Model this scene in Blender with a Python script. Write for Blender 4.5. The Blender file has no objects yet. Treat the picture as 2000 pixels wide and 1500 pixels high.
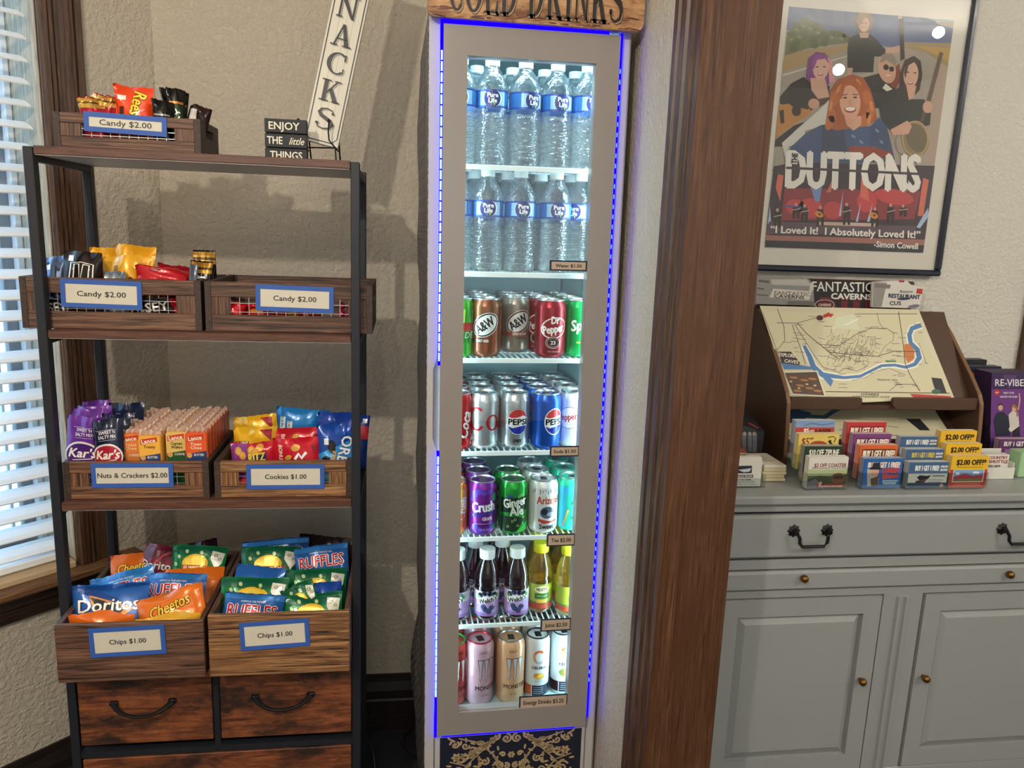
import bpy, bmesh, math, random
from mathutils import Vector, Matrix, geometry
random.seed(7)
sc = bpy.context.scene
C = sc.collection
PI = math.pi
R = math.radians

# ------------------------------------------------------------------ camera, world, lights, exposure
EYE = 1.43
FPX = 1505.67
PITCH, ROLL, YAW = R(11.01378), R(2.11672), R(8.28509)
_f = Vector((math.sin(YAW)*math.cos(PITCH), math.cos(YAW)*math.cos(PITCH), -math.sin(PITCH)))
_r0 = Vector((math.cos(YAW), -math.sin(YAW), 0)); _u0 = _r0.cross(_f)
CR = math.cos(ROLL)*_r0 + math.sin(ROLL)*_u0
CU = -math.sin(ROLL)*_r0 + math.cos(ROLL)*_u0
CF = _f
cam_data = bpy.data.cameras.new('camera'); cam = bpy.data.objects.new('camera', cam_data); C.objects.link(cam)
cam_data.sensor_width = 36; cam_data.lens = FPX/2000*36; cam_data.clip_start = .02
cam.matrix_world = Matrix(((CR.x, CU.x, -CF.x, 0), (CR.y, CU.y, -CF.y, 0), (CR.z, CU.z, -CF.z, EYE), (0, 0, 0, 1)))
sc.camera = cam
sc.view_settings.view_transform = 'Standard'; sc.view_settings.look = 'None'
sc.view_settings.gamma = 1; sc.view_settings.use_curve_mapping = False
sc.view_settings.exposure = 0.0

world = bpy.data.worlds.new('world'); sc.world = world; world.use_nodes = True
bg = world.node_tree.nodes['Background']; bg.inputs[0].default_value = (.46, .72, 1.0, 1); bg.inputs[1].default_value = 6.5

def lamp(name, loc, power, col, radius):
    d = bpy.data.lights.new(name, 'POINT'); d.energy = power; d.color = col; d.shadow_soft_size = radius
    o = bpy.data.objects.new(name, d); o.location = loc; C.objects.link(o); return o
WARM = (1.0, .90, .76)
# bulbs of the ceiling fixture in this room and of the one in the next room
lamp('ceiling_bulb', (-.72, -.45, 2.22), 74, WARM, .028)
lamp('ceiling_bulb', (-.30, -.85, 2.22), 14, WARM, .028)
lamp('ceiling_bulb', (-.10, -.35, 2.22), 9, WARM, .028)
lamp('side_room_bulb', (3.05, -.50, 2.66), 38, (1, .94, .85), .03)
lamp('side_room_bulb', (2.46, -.50, 2.42), 38, (1, .94, .85), .03)

def area(name, loc, rot, sx, sy, power, col):
    d = bpy.data.lights.new(name, 'AREA'); d.shape = 'RECTANGLE'; d.size = sx; d.size_y = sy; d.energy = power; d.color = col
    o = bpy.data.objects.new(name, d); o.location = loc; o.rotation_euler = rot; C.objects.link(o); return o
# added cool fill lamp behind the camera for ambient light; no window there
area('rear_fill_light', (.4, -2.55, 1.6), (R(90), 0, 0), 2.2, 1.3, 12, (.86, .93, 1.0))

# ------------------------------------------------------------------ pixels of the photograph to points
def ray(px, py):
    return (px-1000)/FPX*CR - (py-750)/FPX*CU + CF
def P(px, py, Y):
    d = ray(px, py); t = Y/d.y
    return Vector((d.x*t, Y, d.z*t+EYE))
def PXc(px, py, X):
    d = ray(px, py); t = X/d.x
    return Vector((X, d.y*t, d.z*t+EYE))

# ------------------------------------------------------------------ materials
def lin(h):
    if isinstance(h, str):
        h = h.lstrip('#'); v = [int(h[i:i+2], 16)/255 for i in (0, 2, 4)]
    else:
        v = list(h)
    return tuple((c/12.92 if c <= .04045 else ((c+.055)/1.055)**2.4) for c in v) + (1,)
MATS = {}
def mat(col, rough=.5, metal=0, spec=.5, coat=0, emit=0, bump=0, bscale=200):
    key = (col, rough, metal, spec, coat, emit, bump, bscale)
    if key in MATS: return MATS[key]
    m = bpy.data.materials.new('paint_%s' % str(col).lstrip('#')); m.use_nodes = True
    n = m.node_tree.nodes; b = n['Principled BSDF']
    b.inputs['Base Color'].default_value = lin(col); b.inputs['Roughness'].default_value = rough
    b.inputs['Metallic'].default_value = metal; b.inputs['Specular IOR Level'].default_value = spec
    b.inputs['Coat Weight'].default_value = coat
    if emit:
        b.inputs['Emission Color'].default_value = lin(col); b.inputs['Emission Strength'].default_value = emit
    if bump:
        _bump(m, b, bump, bscale)
    m.diffuse_color = lin(col); MATS[key] = m
    return m
def _bump(m, b, strength, scale, dist=.002, detail=3):
    n, l = m.node_tree.nodes, m.node_tree.links
    tc = n.new('ShaderNodeTexCoord'); no = n.new('ShaderNodeTexNoise'); bu = n.new('ShaderNodeBump')
    no.inputs['Scale'].default_value = scale; no.inputs['Detail'].default_value = detail
    bu.inputs['Strength'].default_value = strength; bu.inputs['Distance'].default_value = dist
    l.new(tc.outputs['Object'], no.inputs['Vector']); l.new(no.outputs['Fac'], bu.inputs['Height']); l.new(bu.outputs['Normal'], b.inputs['Normal'])
def wall_mat(name, c1, c2):
    m = bpy.data.materials.new(name); m.use_nodes = True; n, l = m.node_tree.nodes, m.node_tree.links; b = n['Principled BSDF']
    b.inputs['Roughness'].default_value = .62; b.inputs['Specular IOR Level'].default_value = .35
    tc = n.new('ShaderNodeTexCoord'); n1 = n.new('ShaderNodeTexNoise'); n2 = n.new('ShaderNodeTexNoise'); rp = n.new('ShaderNodeValToRGB')
    n1.inputs['Scale'].default_value = 85; n1.inputs['Detail'].default_value = 4; n1.inputs['Roughness'].default_value = .6
    n2.inputs['Scale'].default_value = 3
    rp.color_ramp.elements[0].position = .40; rp.color_ramp.elements[1].position = .62
    mx = n.new('ShaderNodeMix'); mx.data_type = 'RGBA'; mx.inputs[6].default_value = lin(c1); mx.inputs[7].default_value = lin(c2)
    bu = n.new('ShaderNodeBump'); bu.inputs['Strength'].default_value = .55; bu.inputs['Distance'].default_value = .004
    l.new(tc.outputs['Object'], n1.inputs['Vector']); l.new(tc.outputs['Object'], n2.inputs['Vector'])
    l.new(n1.outputs['Fac'], rp.inputs['Fac']); l.new(rp.outputs['Color'], bu.inputs['Height']); l.new(bu.outputs['Normal'], b.inputs['Normal'])
    l.new(n2.outputs['Fac'], mx.inputs[0]); l.new(mx.outputs[2], b.inputs['Base Color'])
    return m
def wood(name, dark, mid, light, axis='x', scale=9., stretch=18., rough=.5, bump=.15, contrast=(.3, .52, .75), blotch=0., dist=1.2):
    m = bpy.data.materials.new(name); m.use_nodes = True; n, l = m.node_tree.nodes, m.node_tree.links; b = n['Principled BSDF']
    b.inputs['Roughness'].default_value = rough
    tc = n.new('ShaderNodeTexCoord'); mp = n.new('ShaderNodeMapping'); oi = n.new('ShaderNodeObjectInfo')
    sv = [stretch]*3; sv['xyz'.index(axis)] = 1.0
    mp.inputs['Scale'].default_value = sv
    add = n.new('ShaderNodeVectorMath'); add.operation = 'MULTIPLY_ADD'; add.inputs[1].default_value = (7, 13, 5)
    cb = n.new('ShaderNodeCombineXYZ')
    for i in range(3): l.new(oi.outputs['Random'], cb.inputs[i])
    l.new(cb.outputs[0], add.inputs[0]); l.new(tc.outputs['Object'], mp.inputs['Vector']); l.new(mp.outputs[0], add.inputs[2])
    no = n.new('ShaderNodeTexNoise'); no.inputs['Scale'].default_value = scale; no.inputs['Detail'].default_value = 6
    no.inputs['Roughness'].default_value = .62; no.inputs['Distortion'].default_value = dist
    l.new(add.outputs[0], no.inputs['Vector'])
    rp = n.new('ShaderNodeValToRGB'); e = rp.color_ramp.elements
    e[0].position = contrast[0]; e[0].color = lin(dark); e[1].position = contrast[2]; e[1].color = lin(light)
    k = e.new(contrast[1]); k.color = lin(mid)
    l.new(no.outputs['Fac'], rp.inputs['Fac'])
    out = rp.outputs['Color']
    if blotch:
        n2 = n.new('ShaderNodeTexNoise'); n2.inputs['Scale'].default_value = 13; n2.inputs['Detail'].default_value = 8; n2.inputs['Roughness'].default_value = .7
        mp2 = n.new('ShaderNodeMapping'); s2 = [1.6]*3; s2['xyz'.index(axis)] = .7; mp2.inputs['Scale'].default_value = s2
        ad2 = n.new('ShaderNodeVectorMath'); ad2.operation = 'ADD'
        l.new(tc.outputs['Object'], mp2.inputs['Vector']); l.new(mp2.outputs[0], ad2.inputs[0]); l.new(cb.outputs[0], ad2.inputs[1]); l.new(ad2.outputs[0], n2.inputs['Vector'])
        r2 = n.new('ShaderNodeValToRGB'); r2.color_ramp.elements[0].position = .38; r2.color_ramp.elements[1].position = .56
        mx = n.new('ShaderNodeMix'); mx.data_type = 'RGBA'; mx.inputs[6].default_value = lin(blotch)
        l.new(n2.outputs['Fac'], r2.inputs['Fac']); l.new(r2.outputs['Color'], mx.inputs[0]); l.new(out, mx.inputs[7]); out = mx.outputs[2]
    l.new(out, b.inputs['Base Color'])
    bu = n.new('ShaderNodeBump'); bu.inputs['Strength'].default_value = bump; bu.inputs['Distance'].default_value = .002
    l.new(no.outputs['Fac'], bu.inputs['Height']); l.new(bu.outputs['Normal'], b.inputs['Normal'])
    return m
def emis(name, col, s):
    m = bpy.data.materials.new(name); m.use_nodes = True; n, l = m.node_tree.nodes, m.node_tree.links
    n.clear(); o = n.new('ShaderNodeOutputMaterial'); e = n.new('ShaderNodeEmission'); e.inputs[0].default_value = col + (1,); e.inputs[1].default_value = s
    l.new(e.outputs[0], o.inputs[0]); return m
def thin_glass(name, tint=(1, 1, 1), gloss=.06, rough=.0):
    m = bpy.data.materials.new(name); m.use_nodes = True; n, l = m.node_tree.nodes, m.node_tree.links
    n.clear(); o = n.new('ShaderNodeOutputMaterial'); t = n.new('ShaderNodeBsdfTransparent'); g = n.new('ShaderNodeBsdfGlossy')
    t.inputs[0].default_value = tint + (1,); g.inputs['Roughness'].default_value = rough
    lw = n.new('ShaderNodeLayerWeight'); lw.inputs[0].default_value = .25
    ma = n.new('ShaderNodeMath'); ma.operation = 'MULTIPLY_ADD'; ma.inputs[1].default_value = .5; ma.inputs[2].default_value = gloss
    mx = n.new('ShaderNodeMixShader'); l.new(lw.outputs['Facing'], ma.inputs[0])
    l.new(ma.outputs[0], mx.inputs[0]); l.new(t.outputs[0], mx.inputs[1]); l.new(g.outputs[0], mx.inputs[2]); l.new(mx.outputs[0], o.inputs[0])
    return m
def liquid(name, tint, ior=1.2, clear=.45, rough=.02, bump=.0, milk=.08):
    # bottle of liquid: part refraction, part straight-through so the shelf light reaches the far side
    m = bpy.data.materials.new(name); m.use_nodes = True; n, l = m.node_tree.nodes, m.node_tree.links
    n.clear(); o = n.new('ShaderNodeOutputMaterial'); t = n.new('ShaderNodeBsdfTransparent'); g = n.new('ShaderNodeBsdfGlass')
    t.inputs[0].default_value = tint + (1,); g.inputs['Color'].default_value = tint + (1,); g.inputs['IOR'].default_value = ior; g.inputs['Roughness'].default_value = rough
    mx = n.new('ShaderNodeMixShader'); mx.inputs[0].default_value = clear
    if bump:
        tc = n.new('ShaderNodeTexCoord'); no = n.new('ShaderNodeTexNoise'); bu = n.new('ShaderNodeBump'); no.inputs['Scale'].default_value = 90
        bu.inputs['Strength'].default_value = bump; bu.inputs['Distance'].default_value = .004
        l.new(tc.outputs['Object'], no.inputs['Vector']); l.new(no.outputs['Fac'], bu.inputs['Height']); l.new(bu.outputs['Normal'], g.inputs['Normal'])
    l.new(g.outputs[0], mx.inputs[1]); l.new(t.outputs[0], mx.inputs[2])
    # a little scatter and a clear-coat sheen on top
    df = n.new('ShaderNodeBsdfTranslucent'); df.inputs[0].default_value = tint + (1,); m2 = n.new('ShaderNodeMixShader'); m2.inputs[0].default_value = milk
    gl = n.new('ShaderNodeBsdfGlossy'); gl.inputs['Roughness'].default_value = .06; m3 = n.new('ShaderNodeMixShader'); lw = n.new('ShaderNodeLayerWeight'); lw.inputs[0].default_value = .3
    ma = n.new('ShaderNodeMath'); ma.operation = 'MULTIPLY_ADD'; ma.inputs[1].default_value = .75; ma.inputs[2].default_value = .05
    l.new(lw.outputs['Facing'], ma.inputs[0]); l.new(ma.outputs[0], m3.inputs[0])
    if bump: l.new(bu.outputs['Normal'], gl.inputs['Normal'])
    l.new(mx.outputs[0], m2.inputs[1]); l.new(df.outputs[0], m2.inputs[2]); l.new(m2.outputs[0], m3.inputs[1]); l.new(gl.outputs[0], m3.inputs[2])
    l.new(m3.outputs[0], o.inputs[0]); return m

# ------------------------------------------------------------------ objects
def thing(name, label, cat, loc=(0, 0, 0), rot=(0, 0, 0), group=None, M=None):
    o = bpy.data.objects.new(name, None); C.objects.link(o); o.empty_display_size = .03
    if M is not None: o.matrix_basis = M
    else: o.location = loc; o.rotation_euler = rot
    o['label'] = label; o['category'] = cat
    if group: o['group'] = group
    return o
def mesh_obj(name, me, parent=None, M=None):
    o = bpy.data.objects.new(name, me); C.objects.link(o)
    if parent: o.parent = parent
    if M is not None: o.matrix_basis = M
    return o
def bm_obj(name, bm, mats, parent=None, smooth=False, M=None):
    me = bpy.data.meshes.new(name); bm.to_mesh(me); bm.free()
    for m in (mats if isinstance(mats, (list, tuple)) else [mats]): me.materials.append(m)
    if smooth:
        for p in me.polygons: p.use_smooth = True
        try: me.set_sharp_from_angle(angle=R(40))
        except Exception: pass
    return mesh_obj(name, me, parent, M)
def vf_obj(name, verts, faces, m, parent=None, smooth=False, M=None):
    bm = bmesh.new(); vs = [bm.verts.new(v) for v in verts]
    for f in faces: bm.faces.new([vs[i] for i in f])
    bmesh.ops.recalc_face_normals(bm, faces=bm.faces)
    return bm_obj(name, bm, m, parent, smooth, M)
def add_box(bm, x0, x1, y0, y1, z0, z1, bev=0, mi=0, M=None):
    r = bmesh.ops.create_cube(bm, size=1)
    vs = r['verts']
    for v in vs:
        v.co = Vector(((x0+x1)/2+v.co.x*(x1-x0), (y0+y1)/2+v.co.y*(y1-y0), (z0+z1)/2+v.co.z*(z1-z0)))
    fs = list({f for v in vs for f in v.link_faces})
    for f in fs: f.material_index = mi
    if bev:
        es = list({e for v in vs for e in v.link_edges})
        q = bmesh.ops.bevel(bm, geom=es, offset=bev, segments=1, affect='EDGES', profile=.5)
        for f in q['faces']: f.material_index = mi
        vs = list({v for f in q['faces'] for v in f.verts} | {v for v in vs if v.is_valid})
    if M is not None:
        for v in vs: v.co = M @ v.co
    return vs
def box(name, b, m, parent=None, bev=0, M=None):
    bm = bmesh.new(); add_box(bm, *b, bev=bev); return bm_obj(name, bm, m, parent, False, M)
def boxes(name, bs, m, parent=None, bev=0, M=None):
    bm = bmesh.new()
    for b in bs: add_box(bm, *b, bev=bev)
    return bm_obj(name, bm, m, parent, False, M)
def add_tube(bm, pts, r, n=8, caps=True):
    pts = [Vector(p) for p in pts]; rings = []
    for i, p in enumerate(pts):
        t = (pts[min(i+1, len(pts)-1)]-pts[max(i-1, 0)]).normalized()
        a = Vector((0, 0, 1)) if abs(t.z) < .9 else Vector((1, 0, 0))
        u = t.cross(a).normalized(); v = t.cross(u)
        rr = r[i] if isinstance(r, (list, tuple)) else r
        rings.append([bm.verts.new(p+rr*(math.cos(2*PI*k/n)*u+math.sin(2*PI*k/n)*v)) for k in range(n)])
    for A, B in zip(rings, rings[1:]):
        for k in range(n): bm.faces.new((A[k], A[(k+1) % n], B[(k+1) % n], B[k]))
    if caps: bm.faces.new(rings[0][::-1]); bm.faces.new(rings[-1])
def tube(name, pts, r, m, parent=None, n=8):
    bm = bmesh.new(); add_tube(bm, pts, r, n); return bm_obj(name, bm, m, parent, True)
def add_lathe(bm, prof, n=24, c=(0, 0), cap0=True, cap1=True, mi=0):
    rings = []
    for r, z in prof:
        rings.append([bm.verts.new((c[0]+r*math.cos(2*PI*k/n), c[1]+r*math.sin(2*PI*k/n), z)) for k in range(n)])
    for A, B in zip(rings, rings[1:]):
        for k in range(n):
            f = bm.faces.new((A[k], A[(k+1) % n], B[(k+1) % n], B[k])); f.material_index = mi
    if cap0: bm.faces.new(rings[0][::-1]).material_index = mi
    if cap1: bm.faces.new(rings[-1]).material_index = mi
def lathe(name, prof, m, parent=None, n=24, cap0=True, cap1=True):
    bm = bmesh.new(); add_lathe(bm, prof, n, cap0=cap0, cap1=cap1); return bm_obj(name, bm, m, parent, True)
def prism(name, poly, axis, a0, a1, m, parent=None, M=None, bev=0):
    # poly in the two other axes, extruded along axis between a0 and a1
    def pt(q, a):
        return {'x': (a, q[0], q[1]), 'y': (q[0], a, q[1]), 'z': (q[0], q[1], a)}[axis]
    bm = bmesh.new()
    A = [bm.verts.new(pt(q, a0)) for q in poly]; B = [bm.verts.new(pt(q, a1)) for q in poly]; n = len(poly)
    bm.faces.new(A[::-1]); bm.faces.new(B)
    for k in range(n): bm.faces.new((A[k], A[(k+1) % n], B[(k+1) % n], B[k]))
    bmesh.ops.recalc_face_normals(bm, faces=bm.faces)
    if bev: bmesh.ops.bevel(bm, geom=list(bm.edges), offset=bev, segments=1, affect='EDGES')
    return bm_obj(name, bm, m, parent, False, M)
def struct(o):
    o['kind'] = 'structure'; return o
def dup(root, M=None, label=None):
    c = root.copy(); C.objects.link(c)
    if M is not None: c.matrix_basis = M
    if label: c['label'] = label
    for ch in list(root.children):
        d = ch.copy(); C.objects.link(d); d.parent = c
        for g in list(ch.children):
            e = g.copy(); C.objects.link(e); e.parent = d
    return c

# ------------------------------------------------------------------ flat print: shapes laid on a surface
_txt = {}
def text_tris(s):
    if s in _txt: return _txt[s]
    cu = bpy.data.curves.new('t', 'FONT'); cu.body = s; cu.size = 1; cu.resolution_u = 2; cu.fill_mode = 'FRONT'
    ob = bpy.data.objects.new('t', cu); me = ob.to_mesh()
    vs = [(v.co.x, v.co.y) for v in me.vertices]; fs = [tuple(p.vertices) for p in me.polygons]
    ob.to_mesh_clear(); bpy.data.objects.remove(ob); bpy.data.curves.remove(cu)
    _txt[s] = (vs, fs); return _txt[s]
CAPH = .69
def ellipse(cx, cy, rx, ry, rot=0, n=24, a0=0, a1=360):
    out = []; full = (a1-a0) >= 360
    c, s = math.cos(R(rot)), math.sin(R(rot)); k = n if full else n+1
    for i in range(k):
        a = R(a0+(a1-a0)*i/n); x, y = rx*math.cos(a), ry*math.sin(a)
        out.append((cx+x*c-y*s, cy+x*s+y*c))
    return out
def stroke(pts, w):
    # quads along a polyline; w is one width or one per point
    q = []; n = len(pts); L = []
    for i in range(n):
        a, b = pts[max(i-1, 0)], pts[min(i+1, n-1)]; dx, dy = b[0]-a[0], b[1]-a[1]; d = math.hypot(dx, dy) or 1
        ww = (w[i] if isinstance(w, (list, tuple)) else w)/2
        L.append(((pts[i][0]-dy/d*ww, pts[i][1]+dx/d*ww), (pts[i][0]+dy/d*ww, pts[i][1]-dx/d*ww)))
    for A, B in zip(L, L[1:]): q.append([A[0], A[1], B[1], B[0]])
    return q
class Art:
    def __init__(s, xf=None): s.L = []; s.xf = xf
    def _x(s, p): return s.xf(*p) if s.xf else p
    def poly(s, pts, col, same=False): s.L.append(([[s._x(p) for p in pts]], col, same)); return s
    def polys(s, ps, col, same=False): s.L.append(([[s._x(p) for p in q] for q in ps], col, same)); return s
    def rect(s, x0, y0, x1, y1, col, same=False): return s.poly([(x0, y0), (x1, y0), (x1, y1), (x0, y1)], col, same)
    def ell(s, cx, cy, rx, ry, col, rot=0, n=24, same=False): return s.poly(ellipse(cx, cy, rx, ry, rot, n), col, same)
    def line(s, pts, w, col, same=False): return s.polys(stroke(pts, w), col, same)
    def text(s, t, x, y, h, col, w=None, rot=0, shear=0, bold=0, al='c', same=False):
        # x, y: anchor on the baseline (al c: middle, l: left); h: capital height; w: fit to this width
        vs, fs = text_tris(t); bold *= .65
        if not vs: return s
        x0 = min(v[0] for v in vs); x1 = max(v[0] for v in vs); k = h/CAPH; sx = k if w is None else w/(x1-x0)
        ox = {'c': (x0+x1)/2, 'l': x0}[al]; c, sn = math.cos(R(rot)), math.sin(R(rot))
        offs = [(0, 0)] if not bold else [(-bold, 0), (bold, 0), (0, bold*.8), (0, -bold*.8)]
        for i, (bx, by) in enumerate(offs):
            ps = []
            for f in fs:
                q = []
                for j in f:
                    a = (vs[j][0]-ox)*sx + vs[j][1]*k*shear + bx; b = vs[j][1]*k + by
                    q.append(s._x((x+a*c-b*sn, y+a*sn+b*c)))
                ps.append(q)
            s.L.append((ps, col, same or (i > 0 and False)))
        return s
    def text2(s, t, p0, p1, h, col, bold=0, shear=0):
        # in picture coordinates (y down) between two baseline points, capital height h
        vs, fs = text_tris(t); x0 = min(v[0] for v in vs); x1 = max(v[0] for v in vs)
        ux, uy = (p1[0]-p0[0])/(x1-x0), (p1[1]-p0[1])/(x1-x0); k = h/CAPH
        L = math.hypot(ux, uy) or 1; nx, ny = uy/L, -ux/L
        offs = [(0, 0)] if not bold else [(-bold, 0), (bold, 0), (0, bold*.8), (0, -bold*.8)]
        for bx, by in offs:
            ps = [[s._x((p0[0]+(vs[j][0]-x0)*ux+(nx*k)*vs[j][1]+shear*k*vs[j][1]*ux/L+bx, p0[1]+(vs[j][0]-x0)*uy+(ny*k)*vs[j][1]+by)) for j in f] for f in fs]
            s.L.append((ps, col, False))
        return s
    def build(s, name, fn, parent=None, su=None, sv=None, bounds=None, off=.0003, eps=.00005, rough=.45, metal=0, M=None, spec=.5):
        # fn(u, v, o) -> point on the surface raised by o
        big = bmesh.new(); cols = []; lev = 0
        for ps, col, same in s.L:
            if not same: lev += 1
            if col not in cols: cols.append(col)
            mi = cols.index(col)
            bm = bmesh.new()
            for q in ps:
                vs = [bm.verts.new((p[0], p[1], 0)) for p in q]
                if len(q) <= 3:
                    bm.faces.new(vs)
                else:
                    if len(q) == 4 and _convex(q): bm.faces.new(vs)
                    else:
                        for t in geometry.tessellate_polygon([[Vector((p[0], p[1], 0)) for p in q]]):
                            try: bm.faces.new([vs[i] for i in t])
                            except ValueError: pass
            if bounds:
                for co, no in (((bounds[0], 0, 0), (-1, 0, 0)), ((bounds[1], 0, 0), (1, 0, 0)), ((0, bounds[2], 0), (0, -1, 0)), ((0, bounds[3], 0), (0, 1, 0))):
                    if bm.verts: bmesh.ops.bisect_plane(bm, geom=bm.verts[:]+bm.edges[:]+bm.faces[:], plane_co=co, plane_no=no, clear_outer=True)
            if not bm.faces: bm.free(); continue
            for ax, st in ((0, su), (1, sv)):
                if not st: continue
                lo = min(v.co[ax] for v in bm.verts); hi = max(v.co[ax] for v in bm.verts)
                k = math.floor(lo/st)+1
                while k*st < hi-1e-6:
                    co = [0, 0, 0]; no = [0, 0, 0]; co[ax] = k*st; no[ax] = 1
                    bmesh.ops.bisect_plane(bm, geom=bm.verts[:]+bm.edges[:]+bm.faces[:], plane_co=co, plane_no=no)
                    k += 1
            o = off+lev*eps; mp = {}
            for v in bm.verts: mp[v.index] = None
            bm.verts.index_update()
            nv = [big.verts.new(fn(v.co.x, v.co.y, o)) for v in bm.verts]
            for f in bm.faces:
                try: g = big.faces.new([nv[v.index] for v in f.verts]); g.material_index = mi
                except ValueError: pass
            bm.free()
        return bm_obj(name, big, [c if not isinstance(c, str) else mat(c, rough, metal, spec) for c in cols], parent, False, M)
def _convex(q):
    s = 0
    for i in range(4):
        a, b, c = q[i], q[(i+1) % 4], q[(i+2) % 4]
        k = (b[0]-a[0])*(c[1]-b[1])-(b[1]-a[1])*(c[0]-b[0])
        if s == 0: s = k
        elif s*k < 0: return False
    return True
def flat(y=0.):   # plane facing -y at local y
    return lambda u, v, o: (u, y-o, v)
def cyl(r):
    return lambda u, v, o: ((r+o)*math.sin(u/r), -(r+o)*math.cos(u/r), v)
def wallxf(Y, ox=0., oz=0.):   # picture coordinates to x, z on the plane at depth Y
    def f(px, py):
        p = P(px, py, Y); return (p.x-ox, p.z-oz)
    return f

# serif letters drawn as shapes in a unit box (width ~ .75, height 1)
def _ring(cx, cy, rx, ry, tx, ty, a0, a1, n=20):
    q = []
    for i in range(n):
        A, B = R(a0+(a1-a0)*i/n), R(a0+(a1-a0)*(i+1)/n)
        q.append([(cx+rx*math.cos(A), cy+ry*math.sin(A)), (cx+rx*math.cos(B), cy+ry*math.sin(B)),
                  (cx+(rx-tx)*math.cos(B), cy+(ry-ty)*math.sin(B)), (cx+(rx-tx)*math.cos(A), cy+(ry-ty)*math.sin(A))])
    return q
def _rc(x0, y0, x1, y1): return [(x0, y0), (x1, y0), (x1, y1), (x0, y1)]
def serif(ch):
    s = .05
    if ch == 'N': return [_rc(.08, 0, .15, 1), _rc(.60, 0, .67, 1), [(.06, 1), (.24, 1), (.67, 0), (.56, 0)], _rc(0, 0, .24, s), _rc(.50, 1-s, .76, 1), _rc(0, 1-s, .2, 1)]
    if ch == 'A': return [[(.36, 1), (.42, 1), (.17, 0), (.10, 0)], [(.34, 1), (.46, 1), (.72, 0), (.54, 0)], _rc(.2, .3, .6, .35), _rc(.0, 0, .27, s), _rc(.46, 0, .8, s)]
    if ch == 'C': return _ring(.40, .5, .38, .51, .15, .06, 50, 310)+[_rc(.60, .66, .66, .95), _rc(.60, .12, .64, .3)]
    if ch == 'K': return [_rc(.1, 0, .26, 1), _rc(0, 0, .36, s), _rc(0, 1-s, .36, 1), [(.24, .42), (.6, 1), (.66, 1), (.28, .36)], [(.32, .56), (.44, .66), (.76, 0), (.56, 0)], _rc(.5, 0, .82, s), _rc(.5, 1-s, .76, 1)]
    if ch == 'S':
        pts = [(.64, .80), (.58, .92), (.40, .98), (.2, .92), (.13, .76), (.22, .62), (.40, .52), (.58, .42), (.66, .26), (.58, .09), (.36, .02), (.16, .08), (.1, .24)]
        return stroke(pts, [.04, .05, .06, .09, .14, .16, .17, .16, .14, .09, .06, .05, .05])+[ellipse(.11, .24, .07, .06), ellipse(.63, .78, .06, .05)]
    if ch == 'O': return _ring(.42, .5, .42, .51, .16, .06, 0, 360, 28)
    if ch == 'L': return [_rc(.1, 0, .26, 1), _rc(0, 0, .66, s), _rc(0, 1-s, .36, 1), [(.54, 0), (.66, 0), (.68, .28), (.63, .28)]]
    if ch == 'D': return [_rc(.1, 0, .26, 1), _rc(0, 0, .36, s), _rc(0, 1-s, .36, 1)]+_ring(.30, .5, .46, .5, .16, .06, -90, 90)
    if ch == 'R': return [_rc(.1, 0, .26, 1), _rc(0, 0, .36, s), _rc(0, 1-s, .36, 1)]+_ring(.30, .74, .38, .26, .15, .05, -90, 90)+[[(.32, .5), (.46, .54), (.78, 0), (.58, 0)], _rc(.56, 0, .84, s)]
    if ch == 'I': return [_rc(.1, 0, .26, 1), _rc(0, 0, .36, s), _rc(0, 1-s, .36, 1)]
    return []
SW = dict(N=.78, A=.8, C=.72, K=.82, S=.76, O=.86, L=.72, D=.84, R=.86, I=.40)

# ------------------------------------------------------------------ the setting
YW, YR = 2.05, 1.965          # main wall, wall of the next room
M_wall = wall_mat('wall_paint', 'c5bbac', 'beb3a2'); M_wall2 = wall_mat('wall_paint_pale', 'dad7cf', 'd4d0c6')
M_trim = wood('dark_stained_trim', '20150e', '4a3323', '70513a', 'z', 9, 26, .42, .2)
M_trimx = wood('dark_stained_trim_flat', '15100c', '2d1f17', '4a3324', 'x', 11, 22, .45, .2)
M_jamb = wood('brown_stained_board', '2b1a10', '553724', '70503a', 'z', 7, 34, .34, .12, blotch='4d301d')
M_base = wood('black_brown_baseboard', '100b09', '1d1512', '33251d', 'x', 10, 20, .5, .2)
M_raw = wood('weathered_pale_wood', '8f8372', 'b3a893', 'd3cab8', 'z', 10, 12, .7, .2)
M_floor = mat('24242a', .9, bump=.6, bscale=400)
struct(box('floor', (-3, 4.2, -3, 2.6, -.05, 0), M_floor))
struct(box('ceiling', (-3, 4.2, -3, 2.6, 2.75, 2.8), mat('e6e2d8', .8)))
CX, CY = -.592, YW
struct(box('wall_back', (CX-.05, .51, YW, YW+.1, 0, 2.75), M_wall))
struct(box('wall_partition', (.455, .556, 1.235, YW+.05, 0, 2.75), M_wall))
struct(box('wall_right', (.50, 4.1, YR, YR+.1, 0, 2.75), M_wall2))
struct(box('wall_far_right', (4.1, 4.2, -3, 2.1, 0, 2.75), M_wall2))
struct(box('wall_rear', (-3, 4.2, -2.8, -2.7, 0, 2.75), M_wall2))
struct(box('wall_far_left', (-2.2, -2.1, -3, 1.0, 0, 2.75), M_wall))
BAY = Matrix.Translation((CX, CY, 0)) @ Matrix.Rotation(R(45), 4, 'Z')     # x = -t along the bay wall, y outwards
WT0, WT1, WZ0, WZ1 = .257, 1.35, .622, 2.35
struct(boxes('wall_bay', [(-.257, .06, 0, .20, 0, 2.75), (-2.3, -WT1, 0, .20, 0, 2.75), (-WT1, -.257, 0, .20, 0, WZ0-.02), (-WT1, -.257, 0, .20, WZ1, 2.75)], M_wall, M=BAY))
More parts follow.
